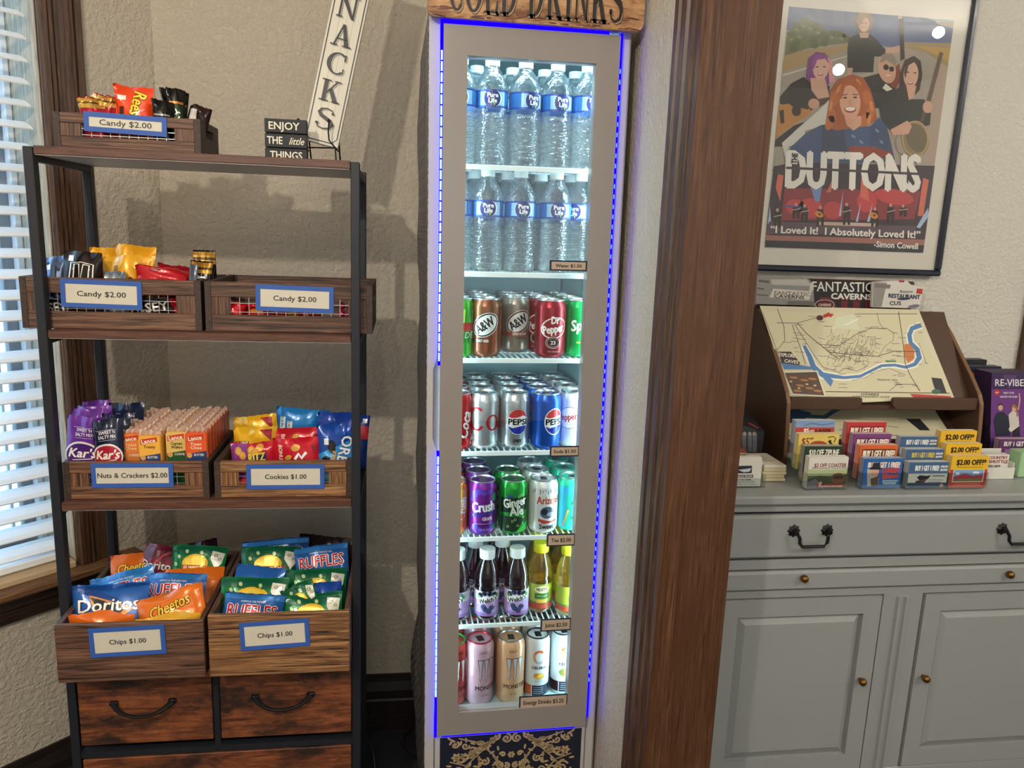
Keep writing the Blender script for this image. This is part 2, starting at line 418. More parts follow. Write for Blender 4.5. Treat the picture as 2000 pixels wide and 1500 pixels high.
# window casing: fluted board, in profile along the wall
def fluted(t0, t1, d, flutes):
    # outline in (x, y), room at -y
    pts = [(-t0, -.0005), (-t0, -d*.55), (-t0-.008, -d)]
    for f0, f1, dep in flutes:
        pts += [(-f0, -d), (-f0-.002, -d+dep), (-f1+.002, -d+dep), (-f1, -d)]
    pts += [(-t1+.006, -d), (-t1, -d*.6), (-t1, -.0005)]
    return pts
prof = fluted(.166, .257, .020, [(.184, .189, .006), (.194, .222, .005), (.227, .231, .006), (.238, .241, .006)])
struct(prism('trim_1', prof, 'z', .612, 2.42, M_trim, M=BAY))
prof = fluted(WT1, WT1+.09, .020, [(WT1+.02, WT1+.025, .006), (WT1+.03, WT1+.06, .005)])
struct(prism('trim_2', prof, 'z', .612, 2.42, M_trim, M=BAY))
# stool with rounded nose, pale inner ledge, and the dark apron below
sill = struct(boxes('trim_3', [(-WT1-.13, -.11, -.050, .02, .588, .610)], wood('stool_wood', '3b2415', '6b4a30', '8a6544', 'x', 9, 20, .5, .1), bev=.006, M=BAY))
box('inner_ledge', (-WT1, -.262, -.018, .199, .608, .626), mat('b79f7d', .6), sill, .004)
apr = struct(boxes('trim_4', [(-WT1-.09, -.128, -.022, 0, .556, .588), (-WT1-.09, -.128, -.014, 0, .520, .556)], M_trimx, bev=.003, M=BAY))
# jamb lining, sash and glass
win = bpy.data.objects.new('window_1', None); C.objects.link(win); win.matrix_basis = BAY; win['kind'] = 'structure'
for jx in (-.2605, -WT1+.0002): box('jamb_lining', (jx, jx+.0032, -.002, .165, .626, WZ1), M_raw, win, .0005)
M_vinyl = mat('e9eef2', .35)
boxes('window_frame', [(-.300, -.2608, .166, .195, .627, WZ1), (-WT1+.004, -WT1+.05, .166, .195, .627, WZ1), (-WT1+.05, -.300, .166, .195, .627, .660), (-WT1+.05, -.300, .166, .195, WZ1-.05, WZ1)], mat('8f9499', .5), win, .002)
boxes('sash', [(-.276, -.2608, .140, .1655, .627, WZ1), (-.80, -.78, .170, .190, .665, WZ1-.05), (-WT1+.05, -.300, .172, .190, 1.50, 1.535)], M_vinyl, win, .002)
boxes('muntin', [(-.325, -.319, .174, .186, .66, WZ1-.05), (-.47, -.464, .174, .186, .66, WZ1-.05), (-.60, -.594, .174, .186, .66, WZ1-.05)], M_vinyl, win)
box('window_pane', (-WT1+.05, -.300, .178, .181, .66, WZ1-.05), thin_glass('window_glass', (.95, .98, 1), .02), win)
# baseboards
def bb(name, x0, x1, M):
    return struct(prism(name, [(0, 0), (-.018, 0), (-.018, .095), (-.015, .10), (-.015, .125), (-.008, .150), (-.006, .172), (0, .172)], 'x', x0, x1, M_base, M=M))
bb('baseboard_back', CX+.005, .455, Matrix.Translation((0, YW, 0)))
bb('baseboard_bay', -1.6, -.012, BAY)
# end of the partition: flat jamb board, fluted casing on its left face
struct(box('trim_5', (.444, .562, 1.2, 1.235, 0, 2.75), M_jamb, bev=.0015))
JM = Matrix.Translation((.455, 1.2, 0)) @ Matrix.Rotation(R(90), 4, 'Z')
def fl2():   # outline in (y, x): casing lies on the face x = .455, towards -x
    o = .455
    return [(o, 1.216), (o-.011, 1.216), (o-.012, 1.222), (o-.016, 1.226), (o-.016, 1.240), (o-.011, 1.242), (o-.011, 1.246), (o-.019, 1.249), (o-.019, 1.272), (o-.013, 1.275), (o-.013, 1.280), (o-.020, 1.284), (o-.020, 1.302), (o-.010, 1.308), (o, 1.308)]
struct(prism('trim_6', fl2(), 'z', 0, 2.75, M_trim))
struct(box('trim_7', (.562, .574, 1.205, 1.30, 0, 2.75), M_jamb))
p = P(1990, 650, YR)
struct(box('trim_8', (p.x+.004, p.x+.12, YR-.02, YR, 0, 2.2), M_trim, bev=.003))

# slatted blind: every slat on its own
bl = thing('window_blind', 'white slatted blind hanging in the bay window, slats half open', 'blind', M=BAY)
M_slat = mat('eef2f6', .45)
ta = R(20)
zz = [.668+.0455*i for i in range(37)]
sl = None
for i, z in enumerate(zz):
    if sl is None:
        bm = bmesh.new(); prf = [(-.025, 0), (-.012, .0022), (.012, .0022), (.025, 0), (.025, -.0028), (.012, -.0006), (-.012, -.0006), (-.025, -.0028)]
        A = [bm.verts.new((-WT1+.02, a, b)) for a, b in prf]; B = [bm.verts.new((-.2745, a, b)) for a, b in prf]
        bm.faces.new(A[::-1]); bm.faces.new(B)
        for k in range(8): bm.faces.new((A[k], A[(k+1) % 8], B[(k+1) % 8], B[k]))
        bmesh.ops.recalc_face_normals(bm, faces=bm.faces)
        o = bm_obj('slat', bm, M_slat, bl); sl = o
    else: o = mesh_obj('slat', sl.data, bl)
    o.location = (0, .030, z); o.rotation_euler = (ta, 0, 0)
box('bottom_rail', (-WT1+.02, -.2745, .010, .056, .628, .648), M_slat, bl, .004)
boxes('headrail', [(-WT1+.016, -.275, .005, .06, 2.31, 2.35)], M_slat, bl, .003)
for tx in (-.45, -1.2):
    tube('ladder_cord', [(tx, .004, .64), (tx, .004, 2.31)], .001, M_slat, bl, 5)

# outside the bay window
struct(box('ground_outside', (-9, -.9, 1.2, 9, -.6, -.5), mat('a9a89c', .9)))
porch = thing('neighbour_house', 'pale clapboard house seen between the blind slats', 'house', M=BAY @ Matrix.Translation((0, 2.2, -.5)))
for k in range(18):
    b = box('clapboard', (-4.2, -1.02, 0, .03, .16*k, .16*k+.152), mat('dfe3e2', .7), porch)
box('house_wall', (-4.2, -1.02, .03, .2, 0, 3), mat('c5c8c8', .8), porch)
boxes('house_window', [(-2.6, -1.9, -.03, -.002, 1.4, 2.5)], mat('8fa0b0', .15), porch)
sgn = box('yard_sign', (-.56, -.40, .62, .63, .885, .935), mat('d23fa6', .5), None, M=BAY)
sgn['label'] = 'small magenta pink sign outside, low behind the blind'; sgn['category'] = 'sign'
stk = box('sign_post', (-.485, -.475, .626, .634, -.5, .886), mat('888888', .5), sgn)
bush = thing('shrub', 'small light green shrub outside below the pink sign', 'shrub', M=BAY @ Matrix.Translation((-.52, .5, 0)))
bm = bmesh.new()
for k in range(160):
    c = Vector((random.uniform(-.2, .14), random.uniform(-.1, .1), random.uniform(.45, .80)))
    a = Vector((random.uniform(-1, 1), random.uniform(-1, 1), random.uniform(-.4, 1))).normalized()*.035; b = a.orthogonal().normalized()*.014
    v = [bm.verts.new(c-a), bm.verts.new(c+b), bm.verts.new(c+a), bm.verts.new(c-b)]; bm.faces.new(v)
lf = bm_obj('leaves', bm, mat('7fa05a', .6), bush); lf['kind'] = 'stuff'
tube('stem', [(0, 0, -.5), (.01, 0, .1), (-.02, 0, .6)], .01, mat('5b4a33', .8), bush, 6)

# ------------------------------------------------------------------ storage rack by the bay window
M_blk = mat('20222a', .5, .2, bump=.2, bscale=600)
M_shelf = wood('rack_shelf_wood', '3a221a', '5a382a', '71493a', 'x', 9, 16, .5, .1)
RX0, RX1, RYF, RYB = -.6585, -.081, 1.5, 1.775
rack = thing('storage_rack', 'black metal rack with brown wooden shelves and drawers by the window', 'shelf rack', (0, 0, 0))
PW = .0165
for x in (RX0, RX1-PW):
    for y in (RYF, RYB-.022):
        box('post', (x, x+PW, y, y+.022, 0, 1.5495), M_blk, rack, .0012)
zs = [(1.537, 1.5515), (1.2125, 1.2265), (.8795, .8955)]
for i, (z0, z1) in enumerate(zs):
    for x in (RX0, RX1-PW): box('side_rail', (x+.001, x+PW-.001, RYF+.022, RYB-.022, z0-.012, z0+.002), M_blk, rack)
    sb = box('shelf_board', (RX0+PW+.0005, RX1-PW-.0005, RYF+.002, RYB, z0, z1), M_shelf, rack, .001)
    box('underside', (RX0+PW+.002, RX1-PW-.002, RYF+.004, RYB-.002, z0-.0012, z0-.0002), mat('b3aca6', .35), sb)
ZD = .560
box('unit_top', (RX0+PW+.0005, RX1-PW-.0005, RYF+.003, RYB, ZD-.012, ZD), M_blk, rack)
boxes('drawer_frame', [(RX0+PW, RX1-PW, RYF+.004, RYF+.022, .345, .358), (RX0+PW, RX1-PW, RYF+.004, RYF+.022, .06, .075), (-.380, -.368, RYF+.006, RYF+.022, .358, .548), (RX0+PW, RX1-PW, RYB-.02, RYB-.005, .345, .358), (RX0+PW, RX1-PW, RYF+.20, RYF+.21, .06, .54)], M_blk, rack)
M_drw = wood('rustic_drawer_front', '3a1d10', '7c4426', '9a5c36', 'x', 8, 10, .55, .1, blotch='2a1a14')
def drawer(x0, x1, z0, z1, hx):
    d = box('drawer', (x0, x1, RYF+.002, RYF+.014, z0, z1), M_drw, rack, .001)
    boxes('drawer_body', [(x0+.004, x1-.004, RYF+.014, RYF+.19, z0+.004, z1-.02)], mat('141416', .95), d)
    if hx:
        pts = []; n = 14
        for i in range(n+1):
            a = i/n*2-1; pts.append((hx+a*.056, RYF-.004-.018*(1-a**4), (z0+z1)/2+.008-.018*(1-a*a)))
        bm = bmesh.new(); add_tube(bm, pts, [.0032+.0032*abs(i/n*2-1)**3 for i in range(n+1)], 8)
        for s in (-1, 1): add_box(bm, hx+s*.056-.008, hx+s*.056+.008, RYF-.006, RYF+.003, (z0+z1)/2+.004, (z0+z1)/2+.014, .002)
        bm_obj('handle', bm, mat('0e0f12', .4, .3), d, True)
    return d
drawer(RX0+PW+.003, -.382, .375, .546, P(281, 1385, RYF).x)
drawer(-.3655, RX1-PW-.003, .375, .546, P(553, 1372, RYF).x)
drawer(RX0+PW+.003, RX1-PW-.003, .08, .342, None)

# ------------------------------------------------------------------ wooden crates and bins with price cards
M_tape = mat('2f58a8', .6); M_card = mat('cdc7b8', .45, bump=.15, bscale=60)
def crate_wood(k, axis='x'):
    pal = [('2c1a12', '6a452f', '966a49'), ('291a14', '5e4030', '84604a'), ('241712', '50372a', '7a5743'), ('33200f', '7d5535', 'b08556')][k]
    return wood('charred_crate_wood_%d%s' % (k, axis), *pal, axis, 7, 30, .55, .5, contrast=(.36, .5, .68))
CW = {(k, a): crate_wood(k, a) for k in range(4) for a in 'xyz'}
M_wire = mat('c9c9c6', .35, .9)
def price_card(parent, q, Yf, text, th, tilt=0):
    # q: left, top, right, bottom pixels of the tape border on the plane Yf
    xf = wallxf(Yf); (x0, z1) = xf(q[0], q[1]); (x1, z0) = xf(q[2], q[3])
    cx, cz, w, h = (x0+x1)/2, (z0+z1)/2, x1-x0, z1-z0
    M = Matrix.Translation((cx, Yf, cz)) @ Matrix.Rotation(R(tilt), 4, 'Y')
    k = box('price_card', (-w/2+.006, w/2-.006, -.0012, 0, -h/2+.006, h/2-.006), M_card, parent, M=M)
    t = .0085
    boxes('tape_border', [(-w/2, w/2, -.0020, -.0002, h/2-t, h/2), (-w/2, w/2, -.0020, -.0002, -h/2, -h/2+t), (-w/2, -w/2+t, -.0019, -.0002, -h/2+t*.9, h/2-t*.9), (w/2-t, w/2, -.0019, -.0002, -h/2+t*.9, h/2-t*.9)], M_tape, k)
    Art().text(text, 0, -.0045, .0095, '2a2622', w=th, bold=.00035).build('lettering', flat(-.0012), k, off=.0002)
    return k
def mesh_crate(name, label, x0, x1, y0, y1, z0, z1, k, handle_side=0, back=True):
    c = thing(name, label, 'crate', (0, 0, 0)); t = .011; h = z1-z0
    r1 = h*.30; r0 = h*.34; st = .034
    A, B = CW[k, 'x'], CW[k, 'z']
    box('front_rail', (x0+t, x1-t, y0, y0+t, z1-r1, z1), A, c, .001)
    box('front_rail', (x0+t, x1-t, y0, y0+t, z0, z0+r0), A, c, .001)
    for a, b in ((x0+t, x0+t+st), (x1-t-st, x1-t)):
        box('front_stile', (a, b, y0+.001, y0+t-.001, z0+r0, z1-r1), B, c, .0005)
    box('back_panel', (x0+t, x1-t, y1-t, y1, z0, z1), A, c, .001)
    for s, a in ((-1, x0), (1, x1-t)):
        hw = .030 if y1-y0 < .2 else .045; yc = (y0+y1)/2; hz = z0+h*.66; hh = h*.13
        # end board with a hand hole, built of four pieces round the hole
        boxes('end_panel', [(a, a+t, y0, yc-hw, z0, z1), (a, a+t, yc+hw, y1, z0, z1), (a, a+t, yc-hw, yc+hw, z0, hz-hh), (a, a+t, yc-hw, yc+hw, hz+hh, z1)], wood_end, c)
    box('crate_floor', (x0+t, x1-t, y0+t, y1-t, z0, z0+.008), A, c)
    bm = bmesh.new(); xa, xb = x0+t+st, x1-t-st; za, zb = z0+r0, z1-r1
    n = max(3, round((xb-xa)/.0165))
    for i in range(n+1):
        x = xa+(xb-xa)*i/n; add_box(bm, x-.0005, x+.0005, y0+.006, y0+.007, za-.004, zb+.004)
    m = max(2, round((zb-za)/.0165))
    for i in range(m+1):
        z = za+(zb-za)*(i+.3)/m
        if z < zb+.003: add_box(bm, xa-.004, xb+.004, y0+.005, y0+.006, z-.0005, z+.0005)
    bm_obj('wire_mesh', bm, M_wire, c)
    return c
wood_end = wood('crate_end_wood', '241a16', '3c2d26', '57453b', 'y', 9, 20, .6, .3)
ct = mesh_crate('wooden_crate', 'small brown wooden crate of candy on top of the rack', -.615, -.366, 1.525, 1.665, 1.5520, 1.6130, 1)
price_card(ct, (163, 219, 327, 266), 1.5245, 'Candy $2.00', .088, 1.5)
c2l = mesh_crate('wooden_crate', 'brown wooden crate of candy, left on the upper shelf', -.694, -.3775, 1.527, 1.745, 1.2270, 1.3215, 1)
price_card(c2l, (117, 545, 279, 604), 1.5265, 'Candy $2.00', .085, 1)
c2r = mesh_crate('wooden_crate', 'brown wooden crate with few red candies, right on the upper shelf', -.3705, -.0585, 1.527, 1.750, 1.2270, 1.3215, 2)
price_card(c2r, (499, 556, 652, 611), 1.5265, 'Candy $2.00', .080, 1)
c3l = mesh_crate('wooden_crate', 'brown wooden crate holding nuts and crackers on the middle shelf', -.6415, -.3745, 1.520, 1.77, .8960, .9700, 0)
price_card(c3l, (177, 905, 340, 951), 1.5195, 'Nuts & Crackers $2.00', .128)
c3r = mesh_crate('wooden_crate', 'brown wooden crate holding cookie bags on the middle shelf', -.3640, -.0985, 1.520, 1.77, .8960, .9700, 3)
price_card(c3r, (481, 907, 634, 954), 1.5195, 'Cookies $1.00', .080)
def bin_(label, x0, x1, y0, y1, z0, z1, k):
    c = thing('wooden_bin', label, 'bin', (0, 0, 0)); t = .010
    box('front_panel', (x0, x1, y0, y0+t, z0, z1), CW[k, 'x'], c, .0015)
    box('back_panel', (x0+t, x1-t, y1-t, y1, z0, z1), CW[2, 'x'], c, .0015)
    for a in (x0, x1-t): box('side_panel', (a, a+t, y0+t, y1, z0, z1), CW[2, 'y'], c, .0015)
    box('bin_floor', (x0+t, x1-t, y0+t, y1-t, z0, z0+.008), CW[2, 'x'], c)
    return c
b4l = bin_('brown wooden bin of chip bags, left on the drawer unit', -.641, -.3735, 1.43, 1.765, .5605, .680, 1)
price_card(b4l, (173, 1226, 325, 1277), 1.4295, 'Chips $1.00', .066, -1.5)
b4r = bin_('tan streaked wooden bin of chip bags, right on the drawer unit', -.3655, -.0985, 1.43, 1.765, .5605, .690, 3)
price_card(b4r, (468, 1214, 605, 1263), 1.4295, 'Chips $1.00', .066, -2.5)

# ------------------------------------------------------------------ soft packs
def bag_fn(w, h, t, seed):
    rnd = random.Random(seed); ph = [rnd.uniform(0, 6.28) for _ in range(6)]
    def prof(u, v):      # u in -1..1, v in -1 (bottom) .. 1 (top)
        e = max(0, 1-abs(u)**2.4)**.55*max(0, 1-abs(v)**4)**.75
        wr = .10*math.sin(5*u+ph[0]+3*v)*math.sin(4*v+ph[1])+.10*math.sin(13*u+ph[2])*abs(v)**3+.05*math.sin(9*v+ph[3]+4*u)
        return t/2*e*(1+wr)
    def S(x, z, o):      # top edge at z = 0, bottom at -h, front towards -y
        u = max(-1, min(1, x/(w/2))); v = max(-1, min(1, (z+h/2)/(h/2)))
        p = .05*(1-v*v)
        bend = .010*math.sin(2.2*u+ph[4])*max(0, v)+.006*math.sin(5*u+ph[5])*max(0, v)**2
        return (x*(1-p), -prof(u, v)-o+bend, z)
    return S, prof
def soft_pack(root, part, w, h, t, m, seed, art=None, rough=.3, metal=.0, nx=12, nz=14):
    S, prof = bag_fn(w, h, t, seed)
    bm = bmesh.new(); F = []; B = []
    for j in range(nz+1):
        z = -h+h*j/nz; rf = []; rb = []
        for i in range(nx+1):
            x = -w/2+w*i/nx; f = S(x, z, 0); u = x/(w/2); v = (z+h/2)/(h/2)
            jag = (.0012 if i % 2 else 0) if j in (0, nz) else 0
            rf.append(bm.verts.new((f[0], f[1], f[2]+jag))); edge = i in (0, nx) or j in (0, nz)
            rb.append(rf[-1] if edge else bm.verts.new((f[0], f[1]+2*prof(u, v)+.0002, f[2])))
        F.append(rf); B.append(rb)
    for j in range(nz):
        for i in range(nx):
            bm.faces.new((F[j][i], F[j][i+1], F[j+1][i+1], F[j+1][i]))
            q = (B[j][i], B[j+1][i], B[j+1][i+1], B[j][i+1])
            if len(set(q)) > 2:
                try: bm.faces.new(list(dict.fromkeys(q)))
                except ValueError: pass
    bmesh.ops.recalc_face_normals(bm, faces=bm.faces)
    o = bm_obj(part, bm, m, root, True)
    if art: art.build('print', S, root, su=w/nx, sv=h/nz, bounds=(-w/2*.985, w/2*.985, -h*.985, -h*.015), off=.0006, eps=.00008, rough=rough, metal=metal)
    return o
def pack(name, label, cat, px, py, Y, wpx, zfloor, body, art, t=.03, roll=0, lean=20, yaw=0, group=None, seed=1, hmax=.15, rough=.28, metal=.15, h=None, yf=1.540):
    # hangs its top middle at pixel (px, py) at depth Y; reaches down to zfloor
    p = P(px, py, Y); w = wpx*((p-Vector((0, 0, EYE))).dot(CF))/FPX
    if h is None: h = min(hmax, (p.z-zfloor-.002)/math.cos(R(lean)))
    gap = Y-t*.5-yf                                   # stay behind the front board
    if lean >= 14: h = min(h, max(.03, gap/math.sin(R(lean))))
    else: lean = min(lean, math.degrees(math.asin(max(.01, min(.9, gap/h)))))
    M = Matrix.Translation(p) @ Matrix.Rotation(R(yaw), 4, 'Z') @ Matrix.Rotation(R(-lean), 4, 'X') @ Matrix.Rotation(R(-roll), 4, 'Y')
    o = thing(name, label, cat, M=M, group=group)
    soft_pack(o, 'bag_body', w, h, t, mat(body, rough*.7, metal, bump=.55, bscale=38), seed, art(w, h) if art else None, rough, metal)
    return o

# prints of the packs (u across, v down from the top edge, metres)
def chip_logo(s, col, edge, y, hh, ww=.78, rot=0, shear=0, extra=None):
    # y: depth of the letters' middle below the top edge, hh: their height, in metres
    def f(w, h):
        a = Art()
        if extra: extra(a, w, h)
        a.text(s, 0, -y-hh/2, hh, edge, w=w*ww, bold=.0030, rot=rot, shear=shear)
        a.text(s, 0, -y-hh/2, hh, col, w=w*ww, bold=.0009, rot=rot, shear=shear)
        return a
    return f
def corn(a, w, h):       # blue bag with a black and gold triangle behind the word
    a.poly([(-w*.28, -.020), (w*.34, -.050), (-w*.08, -.095)], 'd98a3a').poly([(-w*.255, -.024), (w*.27, -.050), (-w*.07, -.088)], '10141f')
    a.line([(w*.02, -.072), (w*.30, -.046)], .003, 'e08b3c').poly([(-w*.5, -.004), (-w*.3, -.02), (w*.1, -.034), (w*.1, -.03), (-w*.2, -.012), (w*.5, -.006), (w*.5, 0), (-w*.5, 0)], '143f86')
art_corn = chip_logo('Doritos', 'f2efe8', '0c1322', .041, .024, .82, extra=corn)
def ridge(a, w, h):
    a.rect(-w/2, -.012, w/2, -.002, '2f73b8'); a.text('AMERICA THE RIDGED', 0, -.0175, .0036, 'dfe9f2', w=w*.42)
    a.poly(ellipse(0, -.095, w*.5, .035), '1d3f86'); a.ell(-w*.1, -.075, w*.2, .010, 'e7b94a', 15); a.ell(w*.16, -.078, w*.15, .009, 'd9a53c', -20)
art_ridge = chip_logo('RUFFLES', 'b3202e', 'f4f2ee', .034, .024, .82, extra=ridge)
art_puff = chip_logo('Cheetos', 'f4c33a', '1c120c', .029, .021, .62, rot=9, shear=.2, extra=lambda a, w, h: a.poly(ellipse(0, -.068, w*.3, .010), 'c9471d'))
art_puff2 = chip_logo('Cheetos', 'f4c33a', '1c120c', .030, .018, .66, rot=6, shear=.2)
def rings(w, h):
    a = Art(); a.poly([(-w/2, 0), (w/2, 0), (w/2, -.016), (0, -.026), (-w/2, -.016)], '0f5a3c')
    a.ell(-w*.02, -.039, w*.24, .020, 'e9b928').ell(-w*.02, -.037, w*.18, .014, 'f3d24a')
    a.rect(-w*.26, -.055, w*.28, -.043, 'b5361f').text('FUNYUNS', 0, -.054, .009, 'f6e7c0', w=w*.44, bold=.0006)
    a.poly([(w*.26, -.010), (w*.47, -.014), (w*.45, -.036), (w*.36, -.050), (w*.25, -.028)], 'd8d6c8')
    for x, y, r in ((.33, -.020, .0035), (.40, -.027, .003)): a.ell(w*x, y, r*1.2, r, '7d8468').ell(w*x, y, r*.6, r*.5, 'd8d6c8')
    for x, y in ((-.33, -.026), (-.2, -.014), (.08, -.016), (-.38, -.042)): a.ell(w*x, y, .0035, .0045, 'b9cf9a', 30)
    return a
def plain_red(a, w, h): a.rect(-w/2, -.03, w/2, 0, '5b1b2c').line([(-w*.1, -.04), (w*.15, -.015)], .003, 'c33a3a')
art_red = chip_logo('Doritos', 'd8d4d0', '2a0c14', .042, .016, .9, extra=plain_red)
CHIP_L, CHIP_R = 'chip bags in the left bin', 'chip bags in the right bin'
BLU, ORG, GRN, RBL = '1b57a6', 'e0701c', '11753f', '24589e'
ZB = .570
def chips(rows, grp):
    for i, (nm, lab, px, py, Y, w, body, art, roll, lean, kw) in enumerate(rows):
        pack(nm, lab, 'chip bag', px, py, Y, w, ZB, body, art, kw.get('t', .03), roll, lean, kw.get('yaw', 0), grp, i+3+len(grp), hmax=kw.get('hm', .15), h=kw.get('h'), yf=1.442)
chips([
 ('chip_bag', 'royal blue chip bag with white lettering and black triangle, front left of left bin', 220, 1140, 1.530, 138, BLU, art_corn, 3, 30, {}),
 ('chip_bag', 'orange chip bag with yellow lettering tilted up, front right of left bin', 330, 1156, 1.505, 128, ORG, art_puff, 15, 30, {'h': .085}),
 ('chip_bag', 'orange bag lying against the front panel of left bin', 200, 1198, 1.462, 122, 'dd6a1e', None, -3, 4, {'h': .075, 't': .02}),
 ('chip_bag', 'golden yellow bag edge at front right of left bin', 326, 1202, 1.458, 128, 'dda52e', None, 4, 4, {'h': .07, 't': .018}),
 ('chip_bag', 'light blue tilted bag behind the royal blue bag, left bin', 238, 1118, 1.598, 122, '2f7fc4', art_ridge, 12, 30, {}),
 ('chip_bag', 'blue bag with red outlined lettering behind the tilted orange bag, left bin', 344, 1120, 1.575, 122, RBL, art_ridge, -3, 30, {}),
 ('chip_bag', 'orange bag with no lettering in view against right side of left bin', 378, 1110, 1.625, 112, ORG, None, 3, 30, {}),
 ('chip_bag', 'orange bag with black edged lettering at the back left of left bin', 264, 1080, 1.680, 92, 'd4651f', art_puff2, 6, 28, {}),
 ('chip_bag', 'dark red chip bag at the back middle of left bin', 322, 1066, 1.685, 72, '7d1f34', art_red, -10, 24, {}),
 ('chip_bag', 'green bag with yellow oval at the back right of left bin', 392, 1066, 1.680, 102, GRN, rings, -4, 28, {}),
 ('chip_bag', 'dark plum bag peeping up behind the green bag, left bin', 388, 1058, 1.735, 66, '2a1020', None, 12, 18, {}),
], CHIP_L)
chips([
 ('chip_bag', 'blue bag with red outlined lettering at front left of right bin', 500, 1160, 1.490, 118, RBL, art_ridge, -6, 30, {}),
 ('chip_bag', 'green bag with yellow oval at front right of right bin', 609, 1160, 1.500, 118, GRN, rings, 4, 30, {}),
 ('chip_bag', 'wide green bag in the middle left of right bin', 500, 1128, 1.545, 128, GRN, rings, -2, 30, {}),
 ('chip_bag', 'small twisted green bag end between two green bags, right bin', 578, 1142, 1.520, 66, GRN, rings, 20, 34, {'h': .07, 't': .02}),
 ('chip_bag', 'royal blue bag squeezed at right side of right bin', 632, 1138, 1.550, 70, '1d48a0', None, 3, 30, {}),
 ('chip_bag', 'green bag below the blue lettered bag, right of right bin', 618, 1112, 1.595, 116, GRN, rings, 3, 30, {}),
 ('chip_bag', 'bright blue folded bag at the left of right bin', 512, 1106, 1.610, 96, '2a63b4', None, -8, 30, {}),
 ('chip_bag', 'blue bag with red outlined lettering at back right of right bin', 626, 1066, 1.650, 104, RBL, art_ridge, 7, 28, {}),
 ('chip_bag', 'green bag with yellow oval at the back left of right bin', 530, 1068, 1.665, 112, '0e5f3a', rings, 0, 28, {}),
 ('chip_bag', 'dark blue bag edge behind the back green bag, right bin', 538, 1054, 1.705, 128, '1c3f78', art_ridge, 4, 26, {}),
 ('chip_bag', 'black and red bag at the very back of right bin', 636, 1047, 1.735, 100, '1c1013', lambda w, h: Art().ell(0, -h*.2, w*.3, h*.06, '9a4a2c', 8), -6, 18, {}),
], CHIP_R)

# --- candy crate on top of the rack
ZT = 1.5605
def art_gold(w, h): return Art().rect(-w/2, -h*.22, w/2, 0, 'c49a45').rect(-w/2, -h*.13, w/2, -h*.09, '6b4a1c').poly(ellipse(-w*.05, -h*.52, w*.44, h*.22), 'e9dede').poly(ellipse(-w*.05, -h*.54, w*.40, h*.17), 'c02532')
for i, (px, py, Y, rl, d) in enumerate(((178, 192, 1.548, 3, 'front left'), (196, 189, 1.566, -3, 'second from the front, left'), (190, 187, 1.590, 2, 'third back, left'), (212, 190, 1.578, -5, 'beside the orange pouch'))):
    pack('candy_pack', 'red and white wafer pack with crimped gold top, '+d, 'candy', px, py, Y, 46, ZT, 'b3222f', art_gold, .014, rl, 8, 0, 'wafer packs in the top crate', 40+i, metal=.5, rough=.25)
def art_cup2(w, h):
    a = Art(); a.rect(-w*.36, -h*.80, -w*.24, -h*.44, '3a1a0c').rect(-w*.40, -h*.30, -w*.20, -h*.21, 'efe6dc')
    pts = 'Reese'
    for col, b in (('3c1a0a', .0030), ('f6cf38', .0012)):
        a.text(pts, -w*.04, -h*.40, w*.34, col, w=h*.60, rot=-100, bold=b, shear=.1)
    return a
pack('candy_pouch', 'bright orange candy pouch with yellow lettering standing in top crate', 'candy', 263, 169, 1.572, 72, ZT, 'e8451c', art_cup2, .022, -2, 4, 0, None, 51, h=.088, rough=.2)
def art_bar(c1, c2, s): return lambda w, h: Art().rect(-w*.42, -h*.92, w*.42, -h*.22, c1).rect(-w*.42, -h*.26, w*.42, -h*.22, c2).text(s, w*.12, -h*.6, w*.3, 'f0ece2', w=h*.5, rot=80, bold=.0006)
pack('candy_bar', 'short black candy bar pack in front of the dark bars, top crate', 'candy', 317, 197, 1.556, 36, ZT, '14100f', lambda w, h: Art().rect(-w*.4, -h*.34, w*.4, -h*.30, '8d8a88'), .014, 0, 6, 0, 'dark bars in the top crate', 52, metal=.4)
pack('candy_bar', 'black and green candy bar with tan stripe, upright in top crate', 'candy', 342, 174, 1.588, 30, ZT, '17120f', art_bar('2a3a24', 'c9803a', 'MILKY'), .016, 4, 5, 0, 'dark bars in the top crate', 53, metal=.4)
pack('candy_bar', 'dark brown candy bar leaning at the back of top crate', 'candy', 329, 174, 1.612, 30, ZT, '20140f', art_bar('2b1a12', 'b9772e', 'MILK'), .016, 8, 5, 0, 'dark bars in the top crate', 54, metal=.4)
pack('candy_bar', 'black candy bar at the right of the green one, top crate', 'candy', 356, 179, 1.606, 22, ZT, '1a1512', art_bar('241c16', '7d5c3a', 'MILK'), .016, -3, 5, 0, 'dark bars in the top crate', 55, metal=.4)
def art_nut(w, h): return Art().rect(-w*.34, -h*.85, -w*.02, -h*.16, 'f2efe9').text('SNK', -w*.18, -h*.78, w*.22, '7d1f2c', w=h*.55, rot=90, bold=.0006)
pack('candy_bar', 'brown candy bar with white label leaning at right end of top crate', 'candy', 392, 209, 1.575, 44, ZT, '2c1a15', art_nut, .02, -12, 6, 0, 'dark bars in the top crate', 56, metal=.4, h=.055)

